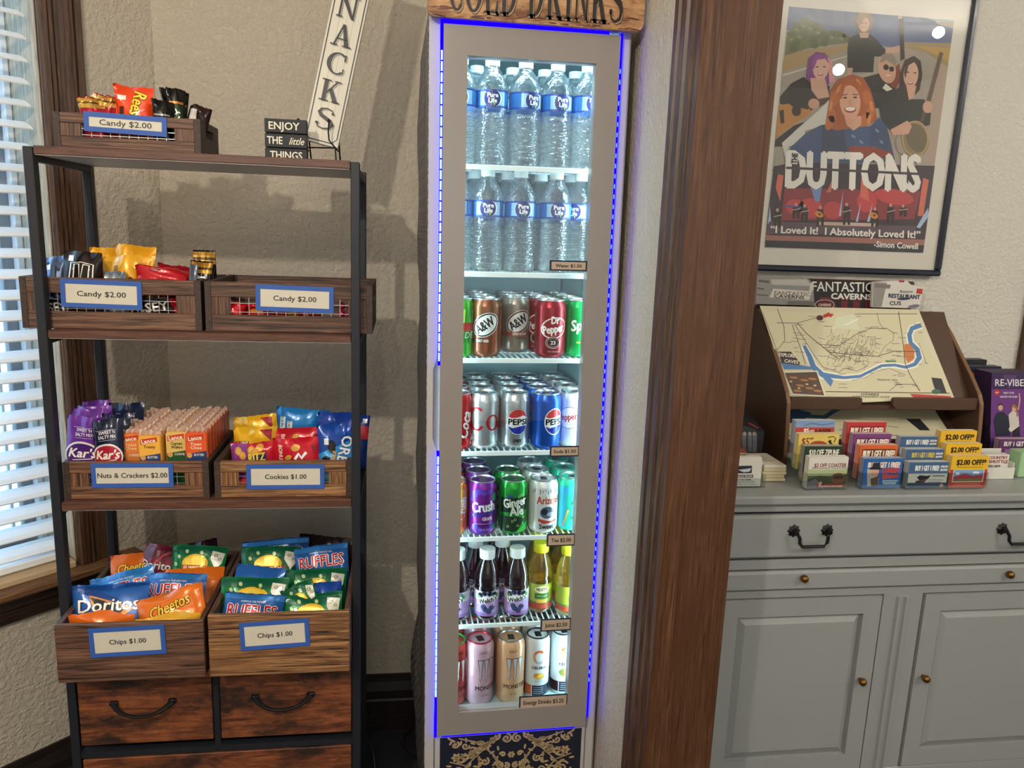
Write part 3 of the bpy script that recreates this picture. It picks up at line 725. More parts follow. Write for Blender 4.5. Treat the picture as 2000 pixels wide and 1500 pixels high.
# --- left crate on the upper shelf
ZU = 1.2360
def art_m(col): return lambda w, h: Art().rect(-w*.36, -h*.14, -w*.20, -h*.06, 'e9e6dd').polys(stroke([(-w*.26, -h*.66), (-w*.22, -h*.17), (w*.00, -h*.16), (-w*.02, -h*.42), (w*.02, -h*.16), (w*.26, -h*.18), (w*.22, -h*.66)], .0105), 'f1eee6').polys(stroke([(-w*.26, -h*.66), (-w*.22, -h*.17), (w*.00, -h*.16), (-w*.02, -h*.42), (w*.02, -h*.16), (w*.26, -h*.18), (w*.22, -h*.66)], .0055), col)
pack('candy_pouch', 'silver blue shiny candy pouch at left end of upper left crate', 'candy', 101, 501, 1.585, 52, ZU, '5a6c8c', lambda w, h: Art().rect(-w*.28, -h*.22, w*.0, -h*.13, 'e6e2da').poly(ellipse(w*.2, -h*.62, w*.3, h*.22), 'dfe3ea').poly(ellipse(w*.22, -h*.64, w*.27, h*.18), '283452'), .03, 6, 12, 0, 'candy pouches in the upper left crate', 61, metal=.6, rough=.2)
pack('candy_pouch', 'dark brown candy pouch with a big white outlined letter m', 'candy', 163, 492, 1.562, 80, ZU, '1d1212', art_m('241616'), .028, -3, 10, 0, 'candy pouches in the upper left crate', 62)
YEL = 'e3a01e'
def art_y(w, h): return Art().rect(-w*.20, -h*.24, -w*.08, -h*.15, '8a6a2c').poly(ellipse(w*.2, -h*.6, w*.2, h*.16), 'c97a18').poly(ellipse(w*.26, -h*.42, w*.07, h*.08), '5a2e14')
pack('candy_pouch', 'yellow candy pouch at the back, middle of upper left crate', 'candy', 218, 484, 1.640, 74, ZU, YEL, art_y, .03, 2, 8, 0, 'candy pouches in the upper left crate', 63)
pack('candy_pouch', 'tallest yellow candy pouch at the back of upper left crate', 'candy', 266, 480, 1.625, 74, ZU, YEL, art_y, .03, -3, 8, 0, 'candy pouches in the upper left crate', 64)
pack('candy_pouch', 'yellow candy pouch in front of two others, upper left crate', 'candy', 238, 500, 1.590, 74, ZU, 'e6a826', art_y, .028, 4, 10, 0, 'candy pouches in the upper left crate', 65)
pack('candy_pouch', 'small silver pouch end before the yellow pouches, upper left crate', 'candy', 226, 530, 1.558, 42, ZU, '8d99a8', lambda w, h: Art().poly(ellipse(0, -h*.25, w*.3, h*.12), '20242e'), .02, 2, 10, 0, 'candy pouches in the upper left crate', 66, metal=.6)
pack('candy_pouch', 'red candy pack lying in front, right half of upper left crate', 'candy', 318, 524, 1.572, 98, ZU, 'b3141f', lambda w, h: Art().poly(ellipse(-w*.1, -h*.3, w*.12, h*.10), '7d0d18'), .028, 0, 30, 0, 'candy pouches in the upper left crate', 67, rough=.22)
pack('candy_pouch', 'dark red candy pack behind the front red one, upper left crate', 'candy', 344, 518, 1.630, 60, ZU, '96121f', None, .028, 0, 20, 0, 'candy pouches in the upper left crate', 68, rough=.22)
def art_her(w, h): return Art().rect(-w/2, -h*.20, w/2, -h*.02, 'b8882f').rect(-w/2, -h*.14, w/2, -h*.10, '4c3512').text('HERSHEY', w*.20, -h*.52, w*.40, 'cfcac0', w=h*.60, rot=90, bold=.0005)
pack('candy_bar', 'gold topped dark bar standing tallest at right of upper left crate', 'candy', 400, 489, 1.640, 46, ZU, '1d1512', art_her, .016, 0, 4, 0, 'gold topped bars in the upper left crate', 69, metal=.4)
pack('candy_bar', 'gold topped dark bar with white lettering in front of the tallest', 'candy', 394, 510, 1.592, 40, ZU, '1d1512', art_her, .016, -2, 6, 0, 'gold topped bars in the upper left crate', 70, metal=.4)
pack('candy_bar', 'slim silver bar beside the gold topped bars, upper left crate', 'candy', 378, 517, 1.566, 16, ZU, '8f9aa6', None, .010, -4, 6, 0, None, 71, metal=.5)
def art_mx(w, h): return Art().text('RSEY', 0, -h*.8, h*.5, 'd8d4cc', w=w*.8, rot=8, bold=.0008)
for i, (px, w, lab, col) in enumerate(((108, 60, 'dark bar with pale lettering behind the wire at left of upper left crate', '181a22'), (300, 78, 'dark bar with white lettering behind the wire, right of the price card', '1c1716'))):
    pack('candy_bar', lab, 'candy', px, 580, 1.5465, w, ZU, col, art_mx, .012, 0, 0, 0, None, 72+i, h=.034)
pack('candy_pouch', 'small red pouch behind the wire at right of upper left crate', 'candy', 336, 582, 1.552, 30, ZU, 'b21a24', None, .012, 0, 0, 0, None, 75, h=.034)

# --- right crate on the upper shelf
for i, (px, py, Y, w, rl, lab) in enumerate(((458, 588, 1.552, 50, -18, 'red candy pack slanting behind the wire at left of upper right crate'), (520, 596, 1.575, 110, 0, 'long red candy pack lying in upper right crate'), (586, 602, 1.560, 90, 2, 'red candy pack lying behind the price card, upper right crate'))):
    pack('candy_pouch', lab, 'candy', px, py, Y, w, ZU, 'c4161f', lambda w, h: Art().poly(ellipse(-w*.15, -h*.4, w*.12, h*.12), 'e8a13a'), .018, rl, 14, 0, 'red packs in the upper right crate', 80+i, h=.032, rough=.2)
for i, (px, py, w) in enumerate(((668, 598, 0), (668, 613, 0), (684, 600, 0), (683, 614, 0))):
    p = P(px, py, 1.556); g = thing('candy_ball', 'magenta foil ball behind the wire, '+('upper left', 'lower left', 'upper right', 'lower right')[i]+' of the four', 'candy', (p.x, p.y, p.z), group='foil balls in the upper right crate')
    lathe('foil_ball', [(.0001, -.0068), (.004, -.0056), (.0066, -.002), (.0066, .002), (.004, .0056), (.0001, .0068)], mat('c01e5c', .2, .6), g, 12)
    lathe('foil_tail', [(.001, .0062), (.003, .0085)], mat('c01e5c', .3, .5), g, 8)

# --- nuts and crackers
ZN = .9045
def art_kar(c1, c2):
    def f(w, h):
        a = Art(); a.text("SWEET 'N", w*.06, -h*.19, .0062, 'e3dbe6', w=w*.44, bold=.0004).text('SALTY MIX', w*.06, -h*.25, .0062, 'e3dbe6', w=w*.5, bold=.0004)
        a.line([(-w*.25, -h*.135), (w*.32, -h*.135)], .0007, 'cbbfd0').line([(-w*.2, -h*.275), (w*.3, -h*.275)], .0007, 'cbbfd0')
        a.ell(0, -h*.51, w*.49, h*.19, 'eee6e0').ell(0, -h*.515, w*.45, h*.168, c2)
        a.text("Kar's", 0, -h*.535, .017, 'f4efe6', w=w*.74, bold=.0012, shear=.25).line([(-w*.25, -h*.575), (w*.3, -h*.55)], .0014, 'f4efe6')
        return a
    return f
PUR = '6b3294'
for i, (px, py, Y, w, rl, lab) in enumerate(((166, 813, 1.552, 70, -4, 'purple nut pouch with white lettering at the front left'), (176, 799, 1.592, 66, -2, 'purple nut pouch second from the front'), (182, 793, 1.632, 68, 1, 'purple nut pouch third from the front'), (189, 783, 1.680, 48, 2, 'purple nut pouch at the very back'))):
    pack('nut_pouch', lab, 'nut pouch', px, py, Y, w, ZN, PUR, art_kar(PUR, '4c2272'), .020, rl, 3, 0, 'purple nut pouches', 90+i, rough=.3, hmax=.16, yf=1.533)
for i, (px, py, Y, w, rl, lab) in enumerate(((207, 819, 1.546, 58, 2, 'navy nut pouch with red oval at the front'), (226, 808, 1.590, 52, 0, 'navy nut pouch second from the front'), (246, 787, 1.660, 62, 0, 'navy nut pouch at the back, tallest of its row'))):
    pack('nut_pouch', lab, 'nut pouch', px, py, Y, w, ZN, '15203a', art_kar('15203a', 'b0213a'), .022, rl, 3, 0, 'navy nut pouches', 95+i, rough=.25, hmax=.16, yf=1.533)
M_frill = mat('d8bfae', .2, 0, .8, bump=.5, bscale=300)
def cracker_pack(w, h, d, kind):
    col, art = kind
    o = thing('cracker_pack', 'x', 'crackers')
    bm = bmesh.new(); add_box(bm, -w/2, w/2, -d/2, d/2, 0, h, .003); bm_obj('wrapper', bm, mat(col, .25, .05), o)
    # clear crimped wrapper end sticking up, zigzag
    bm = bmesh.new(); n = 8; ra = []; rb = []
    for i in range(n+1):
        x = -w/2+.001+(w-.002)*i/n; y = (.004 if i % 2 else -.004)
        ra.append(bm.verts.new((x, y*1.4, h-.001))); rb.append(bm.verts.new((x, y+random.uniform(-.003, .003), h+.008+random.uniform(-.003, .004))))
    for i in range(n): bm.faces.new((ra[i], ra[i+1], rb[i+1], rb[i]))
    bm_obj('wrapper_frill', bm, M_frill, o)
    if art: art(w, h).build('print', flat(-d/2), o, off=.0003, rough=.3)
    return o
def art_lan(top, low, lt, s1, s2, tcol):
    def f(w, h):
        a = Art(); a.rect(-w*.46, h*.02, w*.46, h*.97, top).poly([(-w*.46, h*.02), (w*.46, h*.02), (w*.46, h*.69), (-w*.46, h*.63)], low)
        a.poly([(-w*.40, h*.845), (w*.34, h*.895), (w*.34, h*.985), (-w*.40, h*.94)], 'c8402a').text('Lance', -w*.03, h*.878, h*.07, 'f6ead6', w=w*.6, rot=8, bold=.0005)
        a.text(s1, 0, h*.785, h*.05, tcol, w=w*.5, bold=.0003)
        if s2: a.text(s2, 0, h*.72, h*.05, tcol, w=w*.5, bold=.0003)
        a.text(lt, w*.12, h*.60, h*.04, 'e9e4d8', w=w*.44, bold=.0002).ell(-w*.3, h*.61, w*.12, h*.045, 'd79a55')
        return a
    return f
KIND = [('e07a3e', art_lan('e8833f', 'd77a3a', 'CHEESE', 'Toast', 'Chee', 'f4cf9a')), ('e2a53a', art_lan('eab046', '2a3f74', 'BUTTER', 'Toasty', None, '7a3a1c')),
        ('d9b35a', art_lan('dcbb68', '27572f', 'CHIVE', 'Captain', 'Wafers', '2f3a2a')), ('d8552a', art_lan('dd5c2c', '26406f', 'BUTTER', 'Toast', 'Chee', 'f6dcc0'))]
PLAIN = ['c9694a', 'c77a4c', 'c99a62', 'bf5636']
colx = [(254, 848, 1.556), (291, 852, 1.540), (344, 845, 1.556), (382, 846, 1.548)]
DEP = .0262
for c, (px, py, Y) in enumerate(colx):
    fr = None; x0 = P(px, py, Y).x; ztop = P(px, py, Y).z
    for r in range(8):
        w, h, d = .0425, ztop-ZN, .0235
        wd = ('orange', 'yellow', 'tan', 'red orange')[c]
        y = Y+d/2+r*DEP
        if r == 0: o = cracker_pack(w, h, d, KIND[c]); fr = o; o['label'] = wd+' cracker pack with printed front, first of its row'
        else:
            if r == 1: o = cracker_pack(w, h, d, (PLAIN[c], None)); back = o
            else: o = dup(back)
            o['label'] = wd+' row cracker pack, '+('', 'second', 'third', 'fourth', 'fifth', 'sixth', 'seventh', 'eighth and last')[r]+' from the front'
        o.location = (x0+random.uniform(-.001, .001)*min(r, 1), y, ZN); o['group'] = 'cracker packs in four rows'
# loose packs showing through the wire of that crate
pack('candy_pouch', 'magenta pack lying low behind the wire, nuts crate', 'candy', 195, 946, 1.5400, 66, ZN, 'b0264e', None, .010, 0, 0, 0, None, 110, h=.016)
pack('cracker_sleeve', 'orange crinkled pack low behind the wire, right of nuts card', 'crackers', 374, 925, 1.5335, 26, ZN, 'd98232', None, .004, 0, 0, 0, None, 111, h=.034)

# --- cookie bags
def art_nut2(w, h): return Art().poly([(w*.14, -h*.04), (w*.40, -h*.04), (w*.40, -h*.26)], '9b2432').rect(-w*.45, -h*.33, -w*.12, -h*.25, '5a2a14').text('12 MINIS', -w*.28, -h*.32, .007, 'f3e7c5', w=w*.28, bold=.0003)
pack('cookie_bag', 'yellow cookie bag with red triangle at the back left, cookie crate', 'cookie bag', 497, 812, 1.660, 86, ZN, 'e0aa1c', art_nut2, .03, 8, 8, 0, 'cookie bags', 120)
pack('cookie_bag', 'yellow cookie bag in front of the other yellow one', 'cookie bag', 498, 834, 1.615, 84, ZN, 'e3b022', art_nut2, .03, 2, 10, 0, 'cookie bags', 121)
def art_rit(w, h):
    a = Art(); a.rect(-w/2, -h*.9, -w*.06, -h*.0, '8a3a86')
    for x, y in ((-.3, -.16), (-.2, -.25), (.02, -.13), (.2, -.10), (.1, -.18)): a.ell(w*x, h*y, w*.085, h*.09, 'd79a3e').ell(w*x, h*y, w*.06, h*.06, 'e8b558', same=True)
    a.poly([(-w*.08, -h*.23), (w*.34, -h*.20), (w*.34, -h*.6), (-w*.08, -h*.6)], '20306a').text('RITZ', w*.13, -h*.38, .016, 'f1cf3e', w=w*.36, bold=.0012); return a
pack('cookie_bag', 'purple and red cracker bag at front left, cookie crate', 'cookie bag', 492, 864, 1.562, 84, ZN, 'b81f35', art_rit, .03, 3, 12, 0, 'cookie bags', 122)
def art_red2(w, h):
    a = Art(); a.text('BONUS', -w*.36, -h*.28, .008, 'f3d9d2', w=h*.34, rot=-90, bold=.0006)
    a.ell(0, -h*.17, w*.09, h*.07, 'd9a24a').ell(-w*.16, -h*.36, w*.08, h*.05, 'd9a24a', 30).poly([(w*.30, -h*.14), (w*.44, -h*.14), (w*.40, -h*.32)], '8d1420')
    a.polys(stroke([(-w*.02, -h*.40), (w*.06, -h*.29), (w*.12, -h*.38), (w*.22, -h*.27)], .006), 'e9eef5'); return a
pack('cookie_bag', 'red bag with a white zigzag mark at the front, cookie crate', 'cookie bag', 579, 855, 1.562, 92, ZN, 'c2182a', art_red2, .03, 1, 10, 0, 'cookie bags', 123)
pack('cookie_bag', 'red bag behind the front red bag, cookie crate', 'cookie bag', 579, 836, 1.610, 84, ZN, 'bd1b2c', art_red2, .03, 3, 10, 0, 'cookie bags', 124)
def art_lb(w, h):
    a = Art()
    for i, (x, y) in enumerate(((-.40, -.2), (-.26, -.26))):
        a.rect(w*x, h*(y-.26), w*(x+.1), h*(y+.06), 'd8e2ea').text('Bcck', w*(x+.02), h*(y+.02), .006, '2a66a8', w=h*.26, rot=-90, bold=.0006)
    return a
pack('cookie_bag', 'light blue bag at the back middle, tallest in cookie crate', 'cookie bag', 592, 798, 1.665, 102, ZN, '1f77bd', art_lb, .03, -5, 8, 0, 'cookie bags', 125)
def art_ore(w, h):
    a = Art(); a.poly([(-w/2, -h*.45), (w/2, -h*.2), (w/2, -h), (-w/2, -h)], '2f8fd0').poly([(-w/2, -h*.75), (w/2, -h*.6), (w/2, -h), (-w/2, -h)], '7cc6e2')
    a.ell(-w*.12, -h*.33, w*.11, h*.10, '181820').ell(-w*.12, -h*.33, w*.08, h*.07, '2f2a2c').ell(-w*.28, -h*.52, w*.11, h*.045, '181820', 10)
    a.text('OREO', w*.06, -h*.44, .022, '123a86', w=h*.62, rot=-106, bold=.0030).text('OREO', w*.06, -h*.44, .022, 'f3f6fa', w=h*.62, rot=-106, bold=.0012)
    a.text('mini', -w*.16, -h*.56, .012, 'e0a02c', w=h*.34, rot=-104, bold=.0008).rect(-w*.32, -h*.3, -w*.2, -h*.2, 'e6edf3'); return a
pack('cookie_bag', 'blue bag with black cookies and white lettering, right end of cookie crate', 'cookie bag', 656, 830, 1.565, 74, ZN, '1546a0', art_ore, .03, 2, 10, 0, 'cookie bags', 126)
pack('cookie_bag', 'deep blue bag behind the one with black cookies, cookie crate', 'cookie bag', 660, 806, 1.640, 76, ZN, '173f9c', None, .03, -2, 8, 0, 'cookie bags', 127)
pack('cookie_bag', 'blue and red bag showing behind the right post, cookie crate', 'cookie bag', 700, 811, 1.700, 46, ZN, '14388c', lambda w, h: Art().rect(-w*.1, -h*.45, w*.5, -h*.2, 'c62b3a').rect(w*.2, -h*.14, w*.4, -h*.06, 'e6edf3'), .02, -4, 8, 0, 'cookie bags', 128)
pack('cookie_bag', 'red crinkled pack low behind the wire, left of cookies card', 'cookie bag', 466, 937, 1.5365, 34, ZN, 'c93a36', None, .006, 0, 0, 0, None, 129, h=.018)

# ------------------------------------------------------------------ signs on top of the rack
es = thing('plank_sign', 'small dark block sign of three planks on top of the rack', 'sign', (0, 0, 0))
Yb = 1.625; a = P(516, 229, Yb); b = P(599, 235, Yb); zb = 1.5520; zt = (a.z+b.z)/2; xa, xb = a.x, b.x; ph = (zt-zb)/3
M_char = wood('charcoal_plank', '14161a', '1f2126', '2d2f33', 'x', 10, 18, .6, .3)
for i in range(3):
    z0 = zb+i*ph
    k = box('plank', (xa, xb, Yb+.001*(i % 2), Yb+.020, z0+.0007, z0+ph-.0007), M_char, es, .001)
    cx = (xa+xb)/2; hh = ph*.50; wz = z0+ph*.26; ink = 'e2dcc8'
    A = Art()
    if i == 2: A.text('ENJOY', cx-.003, wz, hh, ink, w=(xb-xa)*.72, bold=.0006)
    if i == 1: A.text('THE', cx-.0215, wz, hh, ink, w=(xb-xa)*.36, bold=.0006).text('little', cx+.0195, wz, hh*.95, ink, w=(xb-xa)*.34, shear=.35, bold=.0003)
    if i == 0: A.text('THINGS', cx, wz, hh, ink, w=(xb-xa)*.76, bold=.0006)
    A.build('lettering', flat(Yb+.001*(i % 2)), k, off=.0004)
# tall leaning sign on a wire easel
Ys = 1.690
c0 = P(626, 281, Ys)
TL = 12
sg = thing('easel_sign', 'tall white leaning sign with black serif letters on a wire easel', 'sign', M=Matrix.Translation((c0.x, Ys, c0.z)) @ Matrix.Rotation(R(-4), 4, 'X') @ Matrix.Rotation(R(TL), 4, 'Y'))
sw, sh = .0705, .42
M_white = mat('d9d4c6', .5)
bd = box('sign_board', (-sw/2, sw/2, 0, .012, 0, sh), M_white, sg, .001)
A = Art()
for q in (-.2, .0, .2): A.line([(sw*q, .003), (sw*q, sh-.003)], .0005, 'a9a595')
A.polys(stroke([(-sw*.43, .012), (-sw*.36, .006), (sw*.30, .006), (sw*.43, .016), (sw*.43, sh-.01)], .0022)+stroke([(-sw*.43, .012), (-sw*.43, sh-.01)], .0022), '23252b')
for i, ch in enumerate('SKCANS'):
    u0 = -sw*.31; v0 = .030+i*.0562; hh = .043; ww = .0415
    for dx, dy, col in ((.0022, -.0014, '5a5a58'), (.0013, -.0008, 'd9d4c6'), (-.0004, .0003, '15171d'), (.0004, -.0003, '15171d')):
        A.polys([[(u0+dx+x/SW[ch]*ww, v0+dy+y*hh) for x, y in pl] for pl in serif(ch)], col)
A.build('lettering', flat(0), bd, off=.0004)
ez = thing('wire_easel', 'black wire easel holding the tall white sign', 'easel', (0, 0, 0))
M_iron = mat('131417', .45, .4)
eL, eR = P(596, 288, Ys-.016), P(655, 289, Ys-.016)
bm = bmesh.new()
add_tube(bm, [(eL.x, Ys-.016, eL.z), (eR.x, Ys-.016, eR.z)], .0016, 6)
for e in (eL, eR):
    add_tube(bm, [(e.x-.012, Ys-.022, e.z+.049), (e.x-.0135, Ys-.020, e.z+.030), (e.x-.012, Ys-.020, e.z+.014), (e.x, Ys-.016, e.z), (e.x+.004, Ys+.01, e.z-.004)], .0016, 6)
    add_lathe(bm, [(.0001, e.z+.047), (.0032, e.z+.050), (.0032, e.z+.053), (.0001, e.z+.056)], 8, (e.x-.012, Ys-.022))
    add_tube(bm, [(e.x, Ys-.016, e.z), (e.x+.002, Ys-.018, 1.5525)], .0016, 6)
    add_tube(bm, [(e.x+.004, Ys+.01, e.z+.03), (e.x+.006, Ys+.045, 1.5525)], .0016, 6)
bm_obj('easel_frame', bm, M_iron, ez, True)

# ------------------------------------------------------------------ the upright drinks fridge
FR = Matrix.Translation((.2555, 1.53, 0)) @ Matrix.Rotation(R(.7), 4, 'Z') @ Matrix.Rotation(-.0088, 4, 'Y')
FRI = FR.inverted()
def F(px, py, y=0.):
    # point of a pixel on the fridge's own plane y (0 = door front)
    o = FRI @ Vector((0, 0, EYE)); d = FRI.to_3x3() @ ray(px, py); t = (y-o.y)/d.y
    return o+d*t
DX, DZ0, DZ1, WX = .169, .335, 1.808, .124
GZ0, GZ1 = DZ0+.054, DZ1-.053
BX, FD = .195, .47
M_fr = mat('bcbabc', .32); M_door = mat('928b88', .25, spec=.6); M_in = mat('bfdde3', .5); M_wireW = mat('e8f2f2', .4)
# wrap with a damask pattern, for the sides
def damask(name, c0, c1, sc_):
    m = bpy.data.materials.new(name); m.use_nodes = True; n, l = m.node_tree.nodes, m.node_tree.links; b = n['Principled BSDF']
    b.inputs['Roughness'].default_value = .6
    tc = n.new('ShaderNodeTexCoord'); v = n.new('ShaderNodeTexMagic'); v.turbulence_depth = 5; v.inputs['Scale'].default_value = sc_; v.inputs['Distortion'].default_value = 2.2
    rp = n.new('ShaderNodeValToRGB'); rp.color_ramp.interpolation = 'CONSTANT'; rp.color_ramp.elements[0].color = lin(c0); rp.color_ramp.elements[1].position = .52; rp.color_ramp.elements[1].color = lin(c1)
    l.new(tc.outputs['Object'], v.inputs['Vector']); l.new(v.outputs['Fac'], rp.inputs['Fac']); l.new(rp.outputs['Color'], b.inputs['Base Color']); return m
M_wrap = damask('damask_wrap', '232738', '9a8f86', 22)
fr = thing('drinks_fridge', 'tall slim glass door drinks fridge edged with blue lights', 'fridge', M=FR)
# cabinet shell: front bezels, walls, back, top, base
yb = .014
hz0, hz1 = F(848, 885, yb).z, F(848, 712, yb).z       # grip recess in the left bezel
def bez(x0, x1, pts): return [(x, z) for x, z in pts]
box('bezel', (DX+.006, BX, yb, yb+.02, 0.02, DZ1+.03), M_fr, fr, .004)
lb = prism('bezel', [(-BX, .02), (-DX-.006, .02), (-DX-.006, hz0), (-BX+.012, hz0+.030), (-BX+.012, hz1-.010), (-DX-.006, hz1+.014), (-DX-.006, DZ1+.03), (-BX, DZ1+.03)], 'y', yb, yb+.02, M_fr, fr)
boxes('grip_recess', [(-BX+.004, -DX, yb+.020, yb+.024, hz0-.01, hz1+.03)], mat('8d8690', .35), fr)
box('bezel', (-DX-.006, DX+.006, yb, yb+.02, DZ1+.009, DZ1+.03), M_fr, fr, .003)
for s in (-1, 1):
    box('side_wall', (min(s*BX, s*(BX-.028)), max(s*BX, s*(BX-.028)), yb+.0245, FD, .02, DZ1+.03), M_in, fr)
    box('side_wrap', (min(s*BX, s*(BX+.0012)), max(s*BX, s*(BX+.0012)), yb+.006, FD-.002, .03, DZ1+.025), M_wrap, fr)
# the left sheet has come loose and curls at its back edge
bm = bmesh.new(); n = 28; va = []; vb = []
for i in range(n+1):
    z = .05+(DZ1-.06)*i/n; d = .0035+.002*math.sin(z*9)+.0025*math.sin(z*23+1)
    if z < .42: d += .014*math.sin((z-.1)/.32*PI) if z > .1 else 0
    va.append(bm.verts.new((-BX-.0016, yb+.16, z))); vb.append(bm.verts.new((-BX-.003-d, FD-.06, z)))
for i in range(n): bm.faces.new((va[i], va[i+1], vb[i+1], vb[i]))
bm_obj('loose_wrap', bm, M_wrap, fr)
box('back_wall', (-BX+.028, BX-.028, FD-.03, FD, .02, DZ1+.03), M_in, fr)
box('top_wall', (-BX+.028, BX-.028, yb+.0245, FD-.03, DZ1-.005, DZ1+.03), M_in, fr)
ZFL = F(1000, 1381, .05).z
box('inner_floor', (-BX+.028, BX-.028, yb+.0245, FD-.03, ZFL-.02, ZFL), M_in, fr)
box('inner_back_panel', (-BX+.030, BX-.030, FD-.046, FD-.031, ZFL, DZ1-.045), mat('abd0d8', .5), fr, .004)
# kick plate with its damask sheet
kp = box('kick_plate', (-DX-.004, DX+.004, .012, .034, .03, DZ0-.008), M_fr, fr, .003)
def kick():
    A = Art(xf=lambda px, py: (lambda p: (p.x, p.z))(F(840+px/5, 1400+py/5, .012)))
    tan, nav = 'b8a078', '1d2030'
    x0, x1 = F(859, 1470, .012).x, F(1134, 1470, .012).x
    B = Art(); B.rect(x0, .045, x1, DZ0-.013, nav); B.build('damask_sheet', flat(.012), kp, off=.0003)
    cx = (x0+x1)/2; cz = F(981, 1450, .012).z; H = Art()
    def sp(x, z, r, turns, s, w, a0=0):
        w *= 1.5
        return stroke([(x+s*(r*(1-i/26))*math.cos(a0+turns*2*PI*i/26), z+(r*(1-i/26))*math.sin(a0+turns*2*PI*i/26)) for i in range(25)], w)
    def leaf(x, z, l, w, ang):
        return ellipse(x+math.cos(R(ang))*l/2, z+math.sin(R(ang))*l/2, l*.6, w*.62, ang, 10)
    P_ = []
    for s in (-1, 1):
        def m(x): return cx+s*x
        for x, z, r, t, a0 in ((.012, .010, .012, 1.7, PI/2), (.020, -.030, .007, 1.4, 0), (.088, -.022, .016, 1.8, 1), (.060, -.045, .010, 1.5, 2), (.118, -.075, .018, 1.8, .5), (.010, -.060, .008, 1.5, 1), (.128, .002, .009, 1.4, 2), (.045, -.10, .014, 1.7, 0), (.090, -.12, .012, 1.6, 2)):
            P_ += sp(m(x), cz+z, r, t, s, .0028, a0)
        P_ += stroke([(m(.120), cz+.018), (m(.075), cz+.004), (m(.040), cz-.03), (m(.012), cz-.085), (m(.004), cz-.15)], .0032)
        P_ += stroke([(m(.030), cz+.020), (m(.060), cz-.010), (m(.100), cz-.050), (m(.135), cz-.10)], .0026)
        P_ += stroke([(m(.140), cz-.04), (m(.105), cz-.052), (m(.070), cz-.09), (m(.055), cz-.15)], .0026)
        for k in range(9):
            x, z = .028+.011*k, .012-.007*k
            a = 40+k*8
            for da in (50, -60): P_.append(leaf(m(x), cz+z, .015, .005, (a+da) if s > 0 else 180-(a+da)))
        for k in range(9):
            x, z = .020+.012*k, -.055-.008*k
            for da in (70, -40, 10): P_.append(leaf(m(x), cz+z-.01, .014, .005, (20+da+k*15) if s > 0 else 180-(20+da+k*15)))
        for k in range(6):
            a = k*60; P_.append(leaf(m(.088), cz-.022, .010, .004, a)); P_.append(leaf(m(.058), cz-.006, .011, .006, a))
            P_.append(leaf(m(.125), cz-.030, .011, .006, a))
    for k in range(6): P_.append(leaf(cx, cz-.032, .008, .005, k*60))
    rn = random.Random(9)
    for k in range(95):
        x, z, a = rn.uniform(.02, .138), rn.uniform(-.14, .015), rn.uniform(0, 360)
        for s in (-1, 1): P_.append(leaf(cx+s*x, cz+z, .011, .0042, a if s > 0 else 180-a))
    for x, z, r, t, a0 in ((.045, .006, .008, 1.4, 1), (.105, -.002, .009, 1.4, 3), (.030, -.055, .010, 1.5, 0), (.105, -.10, .011, 1.6, 1), (.070, -.075, .011, 1.6, 4), (.125, -.12, .010, 1.5, 2)):
        for s in (-1, 1): P_ += sp(cx+s*x, cz+z, r, t, s, .0026, a0)
    H.polys(P_, tan)
    H.build('damask_print', flat(.012), kp, bounds=(x0, x1, .045, DZ0-.013), off=.0006)
kick()
box('plinth', (-BX+.02, BX-.02, .05, FD-.02, 0, .03), mat('1a1a1c', .6), fr)
# door: frame plate round the glass
dr = boxes('door', [(-DX, -WX, 0, .03, DZ0, DZ1), (WX, DX, 0, .03, DZ0, DZ1), (-WX, WX, 0, .03, DZ0, GZ0), (-WX, WX, 0, .03, GZ1, DZ1)], M_door, fr)
box('door_pane', (-WX, WX, .006, .010, GZ0, GZ1), thin_glass('fridge_glass', (.97, .99, 1), .02), dr)
# lights round the door
M_led = emis('led_blue', (.004, .0, 1.0), 3.2); M_dot = emis('led_dot', (.30, .72, 1.0), 4.5); M_dot2 = emis('led_dot_dim', (.08, .18, 1.0), 3.2)
def ledbox(b):
    return box('light_strip', b, M_led, fr)
gl, gh = F(848, 880, 0).z, F(848, 718, 0).z
ledbox((-DX-.0055, -DX-.0003, .002, .013, DZ0-.004, gl-.004)); ls = ledbox((-DX-.0055, -DX-.0003, .002, .013, gh+.004, DZ1+.006))
rs = ledbox((DX+.0003, DX+.0048, .002, .013, DZ0+.02, DZ1+.004))
ledbox((-DX-.0055, DX-.022, .002, .013, DZ1+.0003, DZ1+.0085)); ledbox((-DX+.010, DX-.025, .002, .011, DZ0-.0045, DZ0-.0003))
d0 = None
z = .44
while z < DZ1-.045:
    if not (gl-.01 < z < gh+.01):
        if d0 is None: d0 = box('led', (-.0014, .0014, -.0012, .0012, -.0082, .0082), M_dot, fr); d0.location = (-DX-.0030, .0012, z)
        else: mesh_obj('led', d0.data, fr).location = (-DX-.0030, .0012, z)
    z += .0196
d0 = None; z = .45
while z < DZ1-.06:
    if d0 is None: d0 = box('led', (-.0008, .0008, -.001, .001, -.004, .004), M_dot2, fr); d0.location = (DX+.0026, .0014, z)
    else: mesh_obj('led', d0.data, fr).location = (DX+.0026, .0014, z)
    z += .0196
# cold white strips inside, behind the door frame
M_cool = emis('shelf_light', (.66, .95, 1.0), 34)
for s in (-1, 1): box('interior_light', (s*.152-.006, s*.152+.006, .040, .046, ZFL+.03, DZ1-.03), M_cool, fr)
box('interior_light', (-.12, .12, .045, .060, DZ1-.012, DZ1-.007), M_cool, fr)
